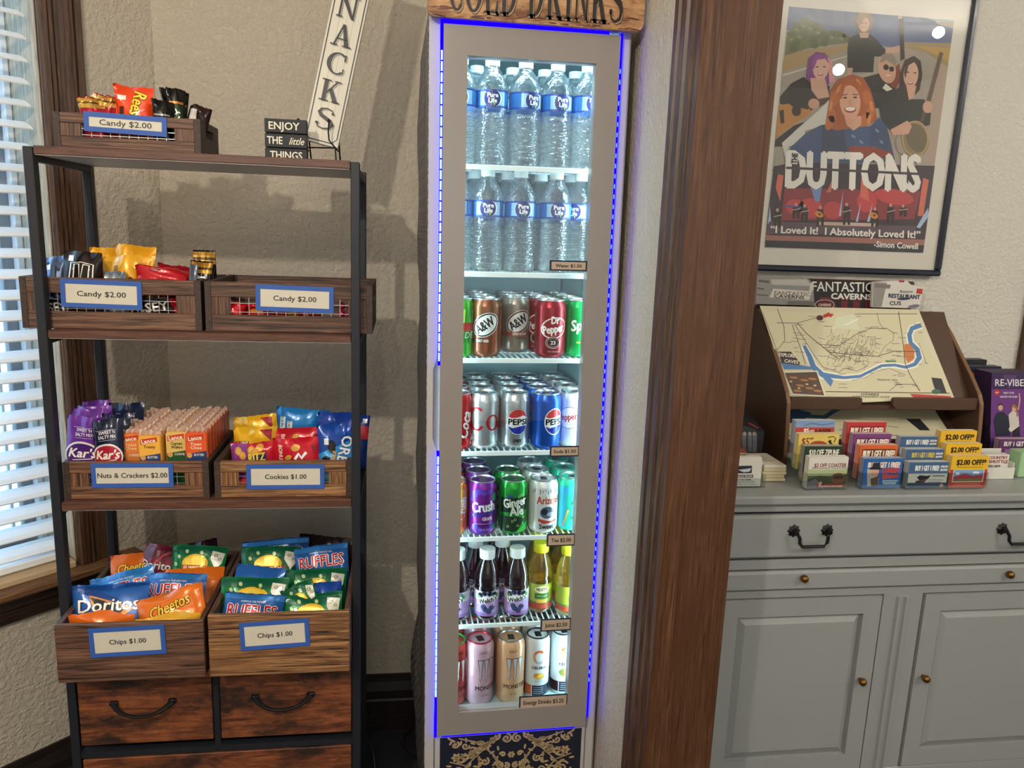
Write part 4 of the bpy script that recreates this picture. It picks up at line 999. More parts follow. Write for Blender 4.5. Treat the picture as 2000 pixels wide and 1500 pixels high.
# wire shelves
SHY = .052
SZ = [F(1030, y, SHY).z for y in (325, 533, 700, 880, 1046, 1214)]
shm = None
def shelf_mesh():
    bm = bmesh.new(); x0, x1 = -BX+.032, BX-.032; yB = FD-.05
    n = 26
    for i in range(n+1):
        x = x0+(x1-x0)*i/n; add_box(bm, x-.0013, x+.0013, SHY+.003, yB, -.0030, -.0004)
    for y in (.16, .30, .40): add_box(bm, x0, x1, y, y+.004, -.0065, -.0031)
    return bm
for z in SZ:
    s = box('wire_shelf', (-BX+.031, BX-.031, SHY-.002, SHY+.003, z-.010, z), M_wireW, fr, .001)
    if shm is None: g = bm_obj('shelf_wires', shelf_mesh(), M_wireW, s); shm = g
    else: g = mesh_obj('shelf_wires', shm.data, s)
    g.location = (0, 0, z)
# price tags stuck on the glass
def tag(q, text, tw):
    a, b = F(q[0], q[1], .006), F(q[2], q[3], .006); cx, cz, w, h = (a.x+b.x)/2, (a.z+b.z)/2, b.x-a.x, a.z-b.z
    h = max(h, .015)
    k = box('price_tag', (cx-w/2, cx+w/2, .0045, .0058, cz-h/2, cz+h/2), mat('1c2440', .6), fr)
    box('tag_paper', (cx-w/2+.0034, cx+w/2-.0034, .0042, .0047, cz-h/2+.003, cz+h/2-.003), mat('b9a592', .6), k)
    Art().text(text, cx, cz-h*.15, h*.30, '17130f', w=w*tw, bold=.0004).build('lettering', flat(.0042), k, off=.0002)
for q, t, tw in (((1074, 508, 1146, 530), 'Water $1.50', .70), ((1074, 871, 1131, 891), 'Soda $1.50', .74), ((1068, 1043, 1123, 1065), 'Tea $2.00', .68), ((1056, 1209, 1115, 1230), 'Juice $2.50', .72), ((1014, 1360, 1108, 1379), 'Energy Drinks $3.25', .82)): tag(q, t, tw)
# feed cables and wall adapter beside the fridge
def cable(name, label, pix, Y, r=.004):
    pts = [P(x, y, Yy) for (x, y), Yy in zip(pix, Y)]
    o = tube(name, pts, r, mat('0c0c0e', .5), None, 7); o['label'] = label; o['category'] = 'cable'
cable('power_cable', 'black cable hanging down beside the rack foot', [(712, 1428), (718, 1448), (727, 1462), (731, 1480), (733, 1510)], [1.93, 1.92, 1.90, 1.88, 1.86])
cable('power_cable', 'short curled black cable beside the left foot of the fridge', [(802, 1425), (790, 1437), (787, 1450), (795, 1462), (812, 1474)], [1.95, 1.92, 1.90, 1.88, 1.86])

# COLD DRINKS board over the fridge
YS = 1.512
cs = thing('drinks_sign', 'weathered tan board with serif lettering over the fridge', 'sign', (0, 0, 0))
a, b = P(834, 31, YS), P(1256, 62, YS)
M_sign = wood('scorched_tan_board', '4a2212', 'b98d62', 'cfa67c', 'x', 7, 9, .6, .2, contrast=(.26, .42, .7), blotch='6b3b20')
zl = (a.z+b.z)/2; H = .150
rr = .014; pts = []
for (cx, cz, a0) in ((a.x+rr, zl+rr, 180), (b.x-rr, zl+rr, 270), (b.x-rr, zl+H-rr, 0), (a.x+rr, zl+H-rr, 90)):
    for k in range(5): pts.append((cx+rr*math.cos(R(a0+k*22.5)), cz+rr*math.sin(R(a0+k*22.5))))
bd = prism('sign_board', pts, 'y', YS, YS+.010, M_sign, cs)
edge = Art()
for k in range(70):
    t = random.random(); x = a.x+.01+(b.x-a.x-.02)*t; z = zl+.002+random.random()**2*.02
    edge.poly(ellipse(x, z, random.uniform(.003, .014), random.uniform(.0006, .002), random.uniform(-8, 12), 8), random.choice(['4a2415', '6b3a22', '7d4b2e']), same=k % 6 != 0)
edge.build('scorch_marks', flat(YS), bd, bounds=(a.x+.004, b.x-.004, zl+.001, zl+.14), off=.0002)
L = Art(); x0 = P(876, 12, YS).x; x1 = P(1219, 40, YS).x; zb = P(900, 22, YS).z; hh = .078
tot = sum(SW[c] if c != ' ' else .42 for c in 'COLD DRINKS')+.08*10; k = (x1-x0)/tot
sc_l = []
x = x0
for ch in 'COLD DRINKS':
    if ch != ' ':
        for dx, dz, col in ((.0026, -.0030, '5b4636'), (.0016, -.0018, 'c9a27a'), (-.0005, 0, '1c1410'), (.0005, 0, '1c1410')):
            sc_l.append(([[(x+dx+u*k, zb+dz+v*hh) for u, v in pl] for pl in serif(ch)], col))
        x += (SW[ch]+.08)*k
    else: x += .42*k
for col in ('5b4636', 'c9a27a', '1c1410'):
    for ps, c in sc_l:
        if c == col: L.polys(ps, c)
    L.L.append(([], col, False))
L.build('lettering', flat(YS), bd, off=.0012)
box('sign_bracket', (.13, .36, YS+.010, YS+.10, DZ1+.034, DZ1+.040), mat('2a2018', .6), cs)

# ------------------------------------------------------------------ drinks in the fridge
M_alu = mat('c4c8cb', .28, .95); M_alud = mat('8d9296', .35, .9)
def can_proto(key, r, h, body, art, lid=M_alu, rough=.25, metal=.55, tabm=M_alud):
    o = thing('drink_can', key, 'can')
    neck = min(.0275, r*.86); sh = .012
    lathe('can_body', [(r*.78, 0), (r*.84, .0015), (r*.90, .005), (r, .011), (r, h-sh-.006), (r*.985, h-sh-.002), (neck+.0012, h-.005), (neck+.0006, h-.0032)], mat(body, rough, metal), o, 28)
    lathe('lid', [(neck+.0004, h-.0034), (neck+.0016, h-.002), (neck+.0014, h), (neck-.0010, h), (neck-.0024, h-.0042), (neck*.5, h-.0038), (.0003, h-.0038)], lid, o, 28, cap0=False)
    bm = bmesh.new(); add_box(bm, -.0075, .0075, -.012, .011, h-.0034, h-.0022, .0006); bmesh.ops.translate(bm, verts=[], vec=(0, 0, 0))
    bm_obj('tab', bm, tabm, o)
    if art: art.build('can_print', cyl(r), o, su=r*.16, bounds=(-r*1.9, r*1.9, .006, h-sh-.004), off=.0002, eps=.00004, rough=rough, metal=metal*.6)
    return o
RC, HC = .0331, .122
def put(o, x, y, z, turn=0, lab=None, grp=None):
    x = max(-.1345, min(.1345, x))     # clear of the side walls
    M = FR @ Matrix.Translation((x, y, z)) @ Matrix.Rotation(R(turn), 4, 'Z')
    o.matrix_basis = M
    if lab: o['label'] = lab
    if grp: o['group'] = grp
    return o
ORD = ['front', 'second', 'third', 'fourth', 'fifth']
def column(proto, x, y0, z, n, lab, grp, turn=0, dy=.069, dx=0, jit=1, back=None):
    # the first is the printed one at the front, copies stand behind it
    put(proto, x, y0, z, turn, lab+', front', grp)
    for k in range(1, n):
        src = (back[(k-1) % len(back)] if back else proto)
        c = dup(src); put(c, x+dx*k+random.uniform(-.0006, .0006)*jit, y0+dy*k, z, turn+random.uniform(-40, 40)*jit, lab+', '+ORD[k]+' back', grp)
def fx(px, py, y): return F(px, py, y).x
# --- cans
def soda():
    g = 'soda cans on the third shelf'; z = SZ[2]+.0006; yc = .092
    a = Art().rect(-.06, .03, .06, .062, '1d7a2e')
    for k in range(9): a.poly([(-.05+k*.011, .006), (-.044+k*.011, .006), (-.036+k*.011, .10), (-.040+k*.011, .10)], ('9fd84a', '2c9a3a', '5fc43f')[k % 3])
    a.rect(-.01, .055, .05, .072, 'b3302a').text('DEW', .016, .040, .013, 'e8f2e0', shear=.2)
    c = can_proto('x', RC, HC, '4fb03a', a); column(c, fx(896, 640, yc), yc, z, 3, 'bright green can at the left edge of the third shelf', g, 25)
    def aw(body, stripe, zero):
        a = Art()
        for k in range(7): a.rect(-.054+k*.017, .012, -.046+k*.017, .086, stripe)
        for rx, ry, col in ((.031, .023, 'd9dcd8'), (.0296, .0216, '262a30' if not zero else '5b2a24'), (.0268, .0185, 'dfe2df')): a.ell(.0, .068, rx, ry, col, 36)
        a.text('A&W', .003, .060, .019, '1d2026', w=.042, rot=32, bold=.0012)
        if zero: a.rect(-.05, .038, .05, .046, '9b4a3e').text('ZERO SUGAR', .002, .0395, .0052, 'efe6d8', w=.032, bold=.0003).text('ROOT BEER', .004, .031, .0045, '5b3a2a', w=.022, bold=.0002)
        else: a.rect(-.05, .030, .0, .0395, '3a2417').text('ROOT BEER', -.006, .032, .0055, 'efe6d8', w=.026, bold=.0003)
        return can_proto('x', RC, HC, body, a, metal=.45)
    c = aw('7a4a2c', '8d3f22', False); column(c, fx(949, 640, yc), yc, z, 4, 'brown root beer can with tilted oval', g, -8)
    c = aw('8f8478', '79695c', True); column(c, fx(1006, 635, .155), .155, z, 3, 'grey brown can with tilted oval and red band, set back', g, 6)
    a = Art(); a.ell(.004, .064, .030, .022, 'f0ece6', 12).ell(.005, .064, .028, .020, '8d1626', 12)
    a.text('Dr', .006, .073, .015, 'f4f0ea', w=.017, bold=.0011).text('Pepper', .004, .054, .0165, 'f4f0ea', w=.046, rot=9, bold=.0012)
    a.ell(.002, .033, .016, .0125, 'e6ddd6').ell(.002, .033, .0148, .0113, '3a1216').ell(.002, .033, .0125, .009, 'cdbfb8').ell(.002, .033, .0118, .0083, '3a1216').text('23', .002, .0293, .0075, 'f4f0ea', bold=.0005)
    a.text('12 FL OZ (355 mL)', .004, .0125, .003, 'efe6d8', w=.026)
    c = can_proto('x', RC, HC, '8f1727', a); column(c, fx(1074, 645, .085), .085, z, 4, 'dark red can with white script in an oval and the number 23', g, -2, dx=-.004)
    a = Art(); a.text('Sprite', .009, .060, .022, 'f2f6f0', w=.062, rot=8, bold=.0016, shear=.15).text('LEMON LIME', .004, .030, .004, 'd8e04a', w=.026, bold=.0003)
    c = can_proto('x', RC, HC, '0f9a4c', a); column(c, fx(1131, 640, yc+.006), yc+.006, z, 4, 'emerald green can with white lettering at the right of the third shelf', g, -2, dx=-.004)
def cola():
    g = 'cola cans on the fourth shelf'; z = SZ[3]+.0006; yc = .090
    a = Art(); a.text('Coca', .012, .052, .022, 'f4efec', w=.058, rot=80, bold=.0015, shear=.3).line([(.020, .02), (.030, .05), (.024, .08), (.032, .10)], .004, 'f0e6e2')
    c = can_proto('x', RC, HC, 'b3141f', a); column(c, fx(894, 830, yc), yc, z, 4, 'red can with white script at the left edge of the fourth shelf', g, 20)
    a = Art(); a.polys(_ring(-.020, .068, .021, .026, .008, .004, 50, 320), 'b3222f').polys(_ring(.016, .060, .0155, .0175, .007, .003, 0, 360), 'b3222f').polys(stroke([(.034, .045), (.044, .075)], .010), 'b3222f').polys(_ring(.052, .060, .016, .018, .007, .003, 0, 360), 'b3222f')
    a.text('zero calories', .010, .016, .003, '8d8d90', w=.018)
    c = can_proto('x', RC, HC, 'c3c7ca', a, metal=.75); column(c, fx(945, 830, yc), yc, z, 4, 'silver can with big red script letters', g, 0)
    def pep(body, name, diet):
        a = Art(); r = .0235; cx, cz = (.003, .062) if diet else (.014, .062)
        a.ell(cx, cz, r*1.03, r*1.26, '2a2c44' if diet else 'dfe6ee', 0, 36).ell(cx, cz, r, r*1.22, 'eef0f0', 0, 36)
        top = [(cx+r*.95*math.cos(t), cz+r*1.16*math.sin(t)) for t in [R(22+136*i/20) for i in range(21)]]+[(cx-r*.55, cz+r*.34), (cx, cz+r*.42), (cx+r*.5, cz+r*.56)]
        bot = [(cx+r*.95*math.cos(t), cz+r*1.16*math.sin(t)) for t in [R(202+136*i/20) for i in range(21)]]+[(cx+r*.55, cz-r*.36), (cx, cz-r*.48), (cx-r*.5, cz-r*.60)]
        a.poly(top, 'c22a30').poly(bot, '2434a8', same=True).text('PEPSI', cx, cz-.0065, .0125, '10121a', w=.041, bold=.0012)
        if diet: a.text('DIET', cx, .017, .0055, '1b1d24', w=.018, bold=.0006)
        return can_proto('x', RC, HC, body, a, metal=.75 if diet else .5)
    c = pep('b9bec3', 0, True); column(c, fx(1005, 830, yc), yc, z, 4, 'silver can with red, white and blue globe', g, -2)
    c2 = pep('1250b4', 0, False); column(c2, fx(1065, 830, yc-.004), yc-.004, z, 4, 'bright blue can with red, white and blue globe', g, 2, dx=-.003)
    a = Art(); a.ell(-.004, .066, .030, .024, '4a4a50', 12).ell(-.004, .066, .0288, .0228, 'e9e9ea', 12).text('Pepper', -.008, .061, .014, 'b0303a', w=.044, rot=9, bold=.001).text('DIET', .004, .05, .004, '555555', w=.014)
    c = can_proto('x', RC, HC, 'dfe1e3', a, metal=.5); column(c, fx(1119, 825, yc+.012), yc+.012, z, 4, 'white and silver can with oval outline, right of fourth shelf', g, -20, dx=-.003)
def tea():
    g = 'cans on the fifth shelf'; z = SZ[4]+.0006; yc = .088
    a = Art(); a.rect(-.06, .05, .06, .11, 'd8a63a').text('Crush', .02, .06, .02, 'f2efe8', w=.05, bold=.0015, rot=80).rect(.0, .012, .06, .05, 'd0662a')
    c = can_proto('x', RC, HC, 'e08a2a', a); column(c, fx(882, 985, yc), yc, z, 3, 'orange and yellow can at the left edge of the fifth shelf', g, 20)
    a = Art()
    for x, y, r in ((-.022, .095, .008), (-.012, .101, .007), (-.028, .083, .006), (.0, .098, .006), (-.02, .02, .008), (-.008, .012, .008), (.006, .014, .007), (.02, .022, .008), (.014, .101, .006)):
        a.ell(x, y, r, r, '5b3fb4', same=True)
    a.poly([(-.032, .05), (.034, .058), (.034, .05), (-.032, .042)], '3f2f8a').text('Crush', .0, .056, .022, 'eef2f6', w=.052, rot=5, bold=.0018).text('GRAPE', .008, .036, .0075, 'eadcf2', w=.022, bold=.0006).line([(-.02, .028), (.016, .028)], .0012, 'b99ad0').ell(.024, .088, .005, .01, '2f9a6a').ell(.026, .02, .005, .007, '2f9a6a')
    a.text('12 FL OZ', .002, .0125, .0035, 'e6d6f0', w=.024)
    c = can_proto('x', RC, HC, '7a2492', a); column(c, fx(942, 985, yc), yc, z, 3, 'purple grape soda can with white lettering', g, 0, dx=-.003)
    a = Art(); a.poly([(-.034, .050), (.034, .056), (.034, .088), (-.034, .084)], '15301f').poly([(-.034, .008), (.004, .008), (.030, .040), (-.034, .044)], '1f3a2a').poly([(.004, .008), (.034, .008), (.034, .030)], '35c44a')
    a.text('Ginger', .003, .066, .020, 'dfe6da', w=.054, rot=10, bold=.0014).text('Ale', .006, .046, .020, 'dfe6da', w=.030, rot=6, bold=.0014).rect(-.018, .086, -.004, .092, '3a4a8a')
    for x, y in ((-.004, .032), (.002, .036), (-.014, .020), (.008, .022), (.010, .088), (.016, .092), (.022, .040)): a.polys(_ring(x, y, .0028, .0028, .0008, .0008, 0, 360, 10), 'cfe08a', same=True)
    c = can_proto('x', RC, HC, '1f9a38', a); column(c, fx(1002, 985, yc), yc, z, 2, 'bright green ginger ale can', g, -3, dx=-.003)
    a = Art(); a.text('ArizonA', .012, .070, .017, 'b9452a', w=.060, bold=.0010)
    for k in range(12): a.rect(-.030+k*.006, .092+(k % 3)*.004, -.028+k*.006, .100+(k % 2)*.003, '6d7480', same=True)
    a.ell(.006, .050, .016, .014, '4a5568').ell(.000, .052, .007, .007, '20242c').ell(.014, .046, .009, .005, '8894a6', same=True).poly([(-.014, .036), (.012, .030), (.030, .032), (.030, .028), (-.002, .024), (-.014, .030)], 'b3402e').text('Sweet', .006, .0125, .011, '1d2030', w=.034, bold=.0007)
    c = can_proto('x', RC, HC, 'd8dad8', a, metal=.3); column(c, fx(1060, 985, yc), yc, z, 3, 'white tea can with orange lettering and dark picture', g, -3, dx=-.004)
    a = Art(); a.rect(-.034, .008, -.012, .104, '2fb0c8').rect(.018, .008, .034, .104, '35b6c4', same=True).ell(-.006, .095, .018, .010, '36a8dc').text('AriZona', .014, .062, .010, '1f5a4a', w=.034, bold=.0004).line([(-.012, .052), (.026, .052)], .001, '2a6a58').line([(-.020, .012), (-.008, .052)], .004, 'd7a95a').text('GREEN TEA', .012, .030, .006, '14503e', w=.030, bold=.0003)
    c = can_proto('x', RC, HC, '2fc49a', a, metal=.35); column(c, fx(1118, 985, yc+.01), yc+.01, z, 3, 'turquoise tea can at the right of the fifth shelf', g, -6, dx=-.005)
def energy():
    g = 'tall energy drink cans on the fridge floor'; z = ZFL+.0006; yc = .090; H2 = .157
    def claw(cx, z0, z1, col, ink):
        out = []
        for x0, sc_ in ((-.014, 1), (0, 1.06), (.014, .86)):
            zb = z1-(z1-z0)*sc_
            out.append([(cx+x0-.005, z1), (cx+x0+.005, z1), (cx+x0+.0036, z1-.018), (cx+x0+.0024, z1-.030), (cx+x0+.0034, z1-.036), (cx+x0+.0004, zb), (cx+x0-.0018, z1-.046), (cx+x0-.0010, z1-.034), (cx+x0-.0024, z1-.02)])
        big = [[(cx+(x-cx-x0)*1.35+x0, zz+(.0016 if zz == z1 else -.0012)) for x, zz in q] for q, x0 in zip(out, (-.014, 0, .014))]
        return out, big
    def mon(body, col, ink, word):
        a = Art(); rnd = random.Random(len(body)+ord(col[0]))
        for k in range(26):
            x, y = rnd.uniform(-.034, .034), rnd.uniform(.015, .13); l = rnd.uniform(.004, .012); d = rnd.choice((45, -45, 20))
            a.polys(stroke([(x, y), (x+l*math.cos(R(d)), y+l*math.sin(R(d)))], .0009), word, same=True)
        o1, b1 = claw(.006, .064, .116, col, ink); a.polys(b1, ink).polys(o1, col)
        a.text('MONSTER', .010, .042, .010, ink, w=.058, bold=.0007).text('ULTRA', .004, .026, .0045, ink, w=.016).text('ZERO', .0, .132, .005, ink, w=.018)
        return a
    c = can_proto('x', RC, H2, 'bd4038', mon('a', 'e9e6e2', '5a1416', 'c95a50'), lid=mat('2f9a3c', .3, .5)); column(c, fx(884, 1310, yc), yc, z, 2, 'tall red can with green lid at the left edge of the fridge floor', g, 30)
    c = can_proto('x', RC, H2, 'c9a0b0', metal=.2, art=mon('b', 'b3a4ac', '3d3038', 'ab7f90'), lid=mat('b02530', .3, .5), tabm=mat('3a1518', .4)); column(c, fx(936, 1310, yc), yc, z, 2, 'tall pink can with claw mark and red lid', g, 12)
    c = can_proto('x', RC, H2, 'd2a078', metal=.2, art=mon('c', 'b9b2b4', '4a3a34', 'dfae84'), tabm=mat('33302e', .4)); column(c, fx(996, 1310, yc), yc, z, 2, 'tall peach can with claw mark and silver lid', g, 0)
    def cel(fr_):
        a = Art(); a.rect(-.05, .010, .05, .036, '232a3c').rect(-.05, .010, -.016, .036, 'd0673a' if fr_ == 'o' else '6b3a48', same=True).rect(-.017, .010, -.0155, .036, 'e6e6e4')
        for k in range(4): a.rect(-.012, .015+k*.005, .012, .0165+k*.005, '9aa2b2', same=True)
        a.polys(_ring(0, .108, .0150, .0175, .006, .006, 45, 150, 12), 'd8693a').polys(_ring(0, .108, .0150, .0175, .006, .006, 150, 230, 10), 'cfa07a', same=True).polys(_ring(0, .108, .0150, .0175, .006, .006, 230, 330, 10), 'b9b6b2', same=True)
        a.text('CELSIUS', 0, .078, .0062, '22242c', w=.034, bold=.0006)
        if fr_ == 'o': a.ell(.0, .060, .013, .008, 'd9a42e').ell(.003, .061, .008, .005, 'efc65a', 20).ell(-.006, .063, .005, .004, 'c98a1e', same=True)
        else: a.ell(-.004, .060, .012, .010, '6f8a3a').ell(.0, .060, .009, .009, 'd8602e').ell(.008, .057, .008, .006, 'e9b23e')
        a.text('SPARKLING', 0, .046, .003, '80858c', w=.02)
        return a
    c = can_proto('x', .0287, .155, 'dfe5e8', cel('o'), lid=mat('26262a', .35, .4), metal=.15, tabm=mat('17171a', .4)); column(c, fx(1048, 1310, yc+.01), yc+.01, z, 2, 'slim white can with orange ring letter', g, 0, dy=.062)
    c = can_proto('x', .0287, .155, 'dfe5e8', cel('m'), lid=mat('26262a', .35, .4), metal=.15, tabm=mat('17171a', .4)); column(c, fx(1101, 1310, yc+.02), yc+.02, z, 2, 'slim white can with mango picture, at the right', g, 6, dy=.062)
soda(); cola(); tea(); energy()
# --- juice bottles
def juice(key, col, cap, art, r=.0285, h=.166, m=None):
    o = thing('juice_bottle', key, 'bottle')
    lathe('bottle_body', [(r*.6, 0), (r*.82, .0015), (r*.97, .006), (r, .012), (r*.97, .016), (r*.965, .07), (r, .075), (r*.98, .080), (r*.93, .084), (r*.97, .088), (r*.97, .094), (r*.90, .110), (r*.70, .128), (r*.52, .140), (r*.48, .146), (r*.48, .152)], m, o, 28)
    bm = bmesh.new(); add_lathe(bm, [(r*.60, h-.022), (r*.62, h-.020), (r*.62, h-.002), (r*.58, h)], 28); bm_obj('cap', bm, mat(cap, .45), o, True)
    art.build('label', cyl(r*.972), o, su=r*.16, bounds=(-r*2.6, r*2.6, .014, .073), off=.0004, rough=.4)
    return o
M_grape = liquid('grape_juice', (.38, .14, .22), 1.12, .5, .05, 0, .10); M_apple = liquid('apple_juice', (.97, .76, .25), 1.12, .5, .05, 0, .25)
z = SZ[5]+.0006; g = 'juice bottles on the sixth shelf'
a = Art(); a.rect(-.08, .014, .08, .073, 'b69ad0').rect(-.08, .050, .08, .073, 'd6d2e2').rect(-.08, .014, .08, .022, '8f6cb4', same=True)
for x, y in ((-.018, .064), (-.008, .069), (.004, .068), (.014, .066), (-.006, .030), (.002, .026), (-.010, .036), (.008, .034)): a.ell(x, y, .0065, .0065, '3a4670', same=True)
a.poly([(-.026, .042), (.024, .054), (.024, .064), (-.026, .056)], 'eef0ee').text("Welch's", 0, .0475, .010, '17181c', w=.042, rot=12, bold=.0009).ell(.022, .062, .004, .005, '4a9a4a').ell(-.021, .060, .004, .003, '4a9a4a').text('GRAPE', .012, .032, .004, '3a2a4a', w=.012)
b0 = juice('x', 0, 'dfe6e6', a, m=M_grape)
yj = .085
put(b0, fx(951, 1140, yj), yj, z, 0, 'purple juice bottle with white cap, left of the two whole ones in front', g)
put(dup(b0), fx(1009, 1140, yj), yj, z, -3, 'purple juice bottle with white cap, right of the two whole ones in front', g)
put(dup(b0), fx(893, 1140, yj), yj, z, -20, 'purple juice bottle cut by the left edge of the fridge window', g)
for k, (px, y, lab) in enumerate(((928, .150, 'between the left edge bottle and the next'), (980, .150, 'between the two whole ones'), (915, .215, 'third row, left'), (968, .215, 'third row, right'))):
    put(dup(b0), fx(px, 1120, y), y, z, random.uniform(-30, 30), 'purple juice bottle standing behind, '+lab, g)
a = Art(); a.rect(-.08, .014, .08, .073, '9aa832').rect(-.08, .014, .08, .026, 'b5442e').rect(-.08, .026, .08, .030, '3f7a3a', same=True).ell(0, .060, .017, .009, 'd8dc6a').ell(0, .060, .016, .008, 'efe9c0').text("MOTT'S", 0, .0565, .007, '2a3a1a', w=.026, bold=.0006).rect(-.017, .038, .017, .051, '2f6a34').text('100% JUICE', 0, .043, .0035, 'cfe08a', w=.024).rect(-.012, .028, .012, .036, 'd8b24a').ell(.022, .064, .006, .005, 'c9d83a')
b1 = juice('x', 0, 'd8cf1e', a, m=M_apple)
put(b1, fx(1055, 1130, .110), .110, z, 0, 'golden juice bottle with yellow cap beside the purple ones', g)
put(dup(b1), fx(1112, 1140, .090), .090, z, 28, 'golden juice bottle with yellow cap at the right edge, front', g)
for px, y, lab in ((1048, .175, 'behind the left golden one'), (1104, .155, 'behind the right edge one'), (1100, .225, 'at the very back right')):
    put(dup(b1), fx(px, 1110, y), y, z, random.uniform(-20, 20), 'golden juice bottle with yellow cap '+lab, g)
# --- water bottles
M_water = liquid('clear_water', (.965, .99, 1.0), 1.30, .55, .01, 1.0, .10); M_capw = mat('e8f2f4', .4)
def water():
    o = thing('water_bottle', 'x', 'bottle'); r = .0322
    pf = [(r*.55, .002), (r*.75, 0), (r*.92, .003), (r, .009)]
    z = .016
    for k in range(7):
        pf += [(r*.99, z), (r*.90, z+.003), (r*.90, z+.005), (r*.99, z+.008)]; z += .0112
    pf += [(r*.90, .0965), (r*.88, .100), (r*.93, .104), (r, .1075), (r, .109), (r*.985, .110), (r*.985, .143), (r, .1445), (r, .148), (r*.93, .158), (r*.80, .168), (r*.62, .178), (r*.46, .186), (r*.42, .189), (r*.42, .193)]
    lathe('bottle_body', pf, M_water, o, 32)
    lathe('cap', [(.0140, .1905), (.0146, .1912), (.0146, .2035), (.0135, .2050)], M_capw, o, 24)
    a = Art(); a.rect(-.11, .110, .11, .143, '1f6fc0').rect(-.026, .112, .026, .141, '8fc3e6').rect(-.11, .1395, .11, .143, '1b3f98').rect(-.11, .110, .11, .1135, '1b4aa6', same=True)
    for k in range(10): a.rect(.030+k*.004, .116, .032+k*.004, .137, '3f9ad8', same=True)
    a.ell(0, .1265, .0185, .0165, 'e6edf2').ell(-.001, .1265, .0165, .0172, '1d2a72').text('Pure', .0, .1285, .0085, 'f6f8fa', w=.021, bold=.0007).text('Life', .0, .1185, .0085, 'f6f8fa', w=.016, bold=.0007)
    a.polys(stroke([(-.003, .117), (-.003, .1125)], .0012)+stroke([(-.0055, .117), (-.0005, .117)], .0012), '4a9ad8').polys(stroke([(.003, .117), (.003, .1125)], .0012)+stroke([(.0005, .117), (.0055, .117)], .0012), 'b5d83a')
    a.build('label', cyl(r*.988), o, su=r*.16, bounds=(-.100, .100, .110, .143), off=.0006, rough=.35)
    return o
w0 = None
for si, (shelf, front, rows) in enumerate(((0, ((900, -8, .088), (961, -4, .088), (1026, 24, .092), (1088, 12, .098), (1148, 14, .092)), (930, 1000, 1062, 1122)), (1, ((892, -14, .088), (952, -3, .088), (1016, 4, .090), (1085, 2, .094), (1136, -40, .124)), (925, 990, 1054, 1112)))):
    g = 'water bottles on the '+('top', 'second')[si]+' shelf'; z = SZ[shelf]+.0006
    nm = ('cut by the left edge', 'first whole one from the left', 'second whole one from the left', 'third whole one from the left', 'at the right edge')
    for i, (px, turn, y) in enumerate(front):
        if w0 is None: o = w0 = water()
        else: o = dup(w0)
        put(o, fx(px, (190, 410)[si], y), y, z, turn, 'water bottle in front on the '+('top', 'second')[si]+' shelf, '+nm[i], g)
    for j, px in enumerate(rows):
        for k in range(2):
            y = .164+.072*k+(.01 if si else 0); put(dup(w0), fx(px+ (0 if k == 0 else -6), (190, 410)[si], y)+.001, y, z, random.uniform(-60, 60), 'water bottle, '+('top', 'second')[si]+' shelf, '+('second', 'third')[k]+' row back, '+('leftmost', 'left of middle', 'right of middle', 'rightmost')[j], g)

# ------------------------------------------------------------------ framed poster on the wall of the next room
YP = YR-.022
xf = wallxf(YP)
po = thing('framed_poster', 'band poster with white mat in a narrow blue black frame', 'poster')
i1 = P(1834, 539.5, YP); rX = 1.450; zB = i1.z; lX = .880; zT = 2.14; fw = .016
bmf = bmesh.new()
for b in ((lX, rX, YP-.010, YR-.001, zB, zB+fw), (lX, rX, YP-.010, YR-.001, zT-fw, zT), (lX, lX+fw, YP-.010, YR-.001, zB+fw, zT-fw), (rX-fw, rX, YP-.010, YR-.001, zB+fw, zT-fw)): add_box(bmf, *b, bev=.004)
bm_obj('frame', bmf, mat('131c33', .3, .1, coat=.4), po)
box('mat_board', (lX+fw, rX-fw, YP+.003, YP+.008, zB+fw, zT-fw), mat('d9d6cc', .7), po)
box('frame_glass', (lX+fw, rX-fw, YP-.003, YP-.001, zB+fw, zT-fw), thin_glass('poster_glass', (1, 1, 1), .02), po)
q = lambda zx, zy: xf(1480+zx/4.545, zy/4.545)         # first close-up
q2 = lambda zx, zy: xf(1460+zx/4.545, 270+zy/4.545)    # second close-up
A = Art(q)
top = -60
A.poly([(290, 0), (286, 0), (130, 1520), (1580, 1600), (1762, 190), (1770, -20), (300, -80)], 'a49c90')               # road
A.poly([(292, -80), (1775, -40), (1762, 190), (280, 220)], 'aab3bd')
A.poly([(290, -40), (540, 8), (860, 40), (1280, 60), (1410, 85), (1440, 140), (1580, 180), (1600, 210), (1750, 250), (1730, 440), (1200, 420), (260, 260)], '50638f')
A.polys([[(560, 20), (640, 30), (700, 200), (600, 230)], [(1000, 90), (1060, 90), (1080, 260), (1020, 260)], [(760, 60), (800, 60), (820, 180), (780, 200)]], '465a86').polys([[(300, 30), (420, 40), (520, 190), (320, 120)], [(1290, 110), (1400, 130), (1480, 200), (1300, 200)]], '5f74a0')
A.poly([(1270, 190), (1570, 200), (1600, 220), (1280, 222)], '3d5078').poly([(1290, 370), (1730, 380), (1700, 600), (1500, 470), (1290, 420)], '9c8a66').poly([(1400, 400), (1725, 430), (1715, 560), (1560, 470)], 'b8944f')
A.poly([(240, 480), (850, 380), (860, 420), (220, 640), (225, 560)], 'ad9468')
A.poly([(246, 490), (262, 330), (330, 200), (430, 160), (560, 210), (590, 260), (740, 270), (850, 310), (830, 380), (620, 400), (440, 430), (320, 470)], '6e7550')
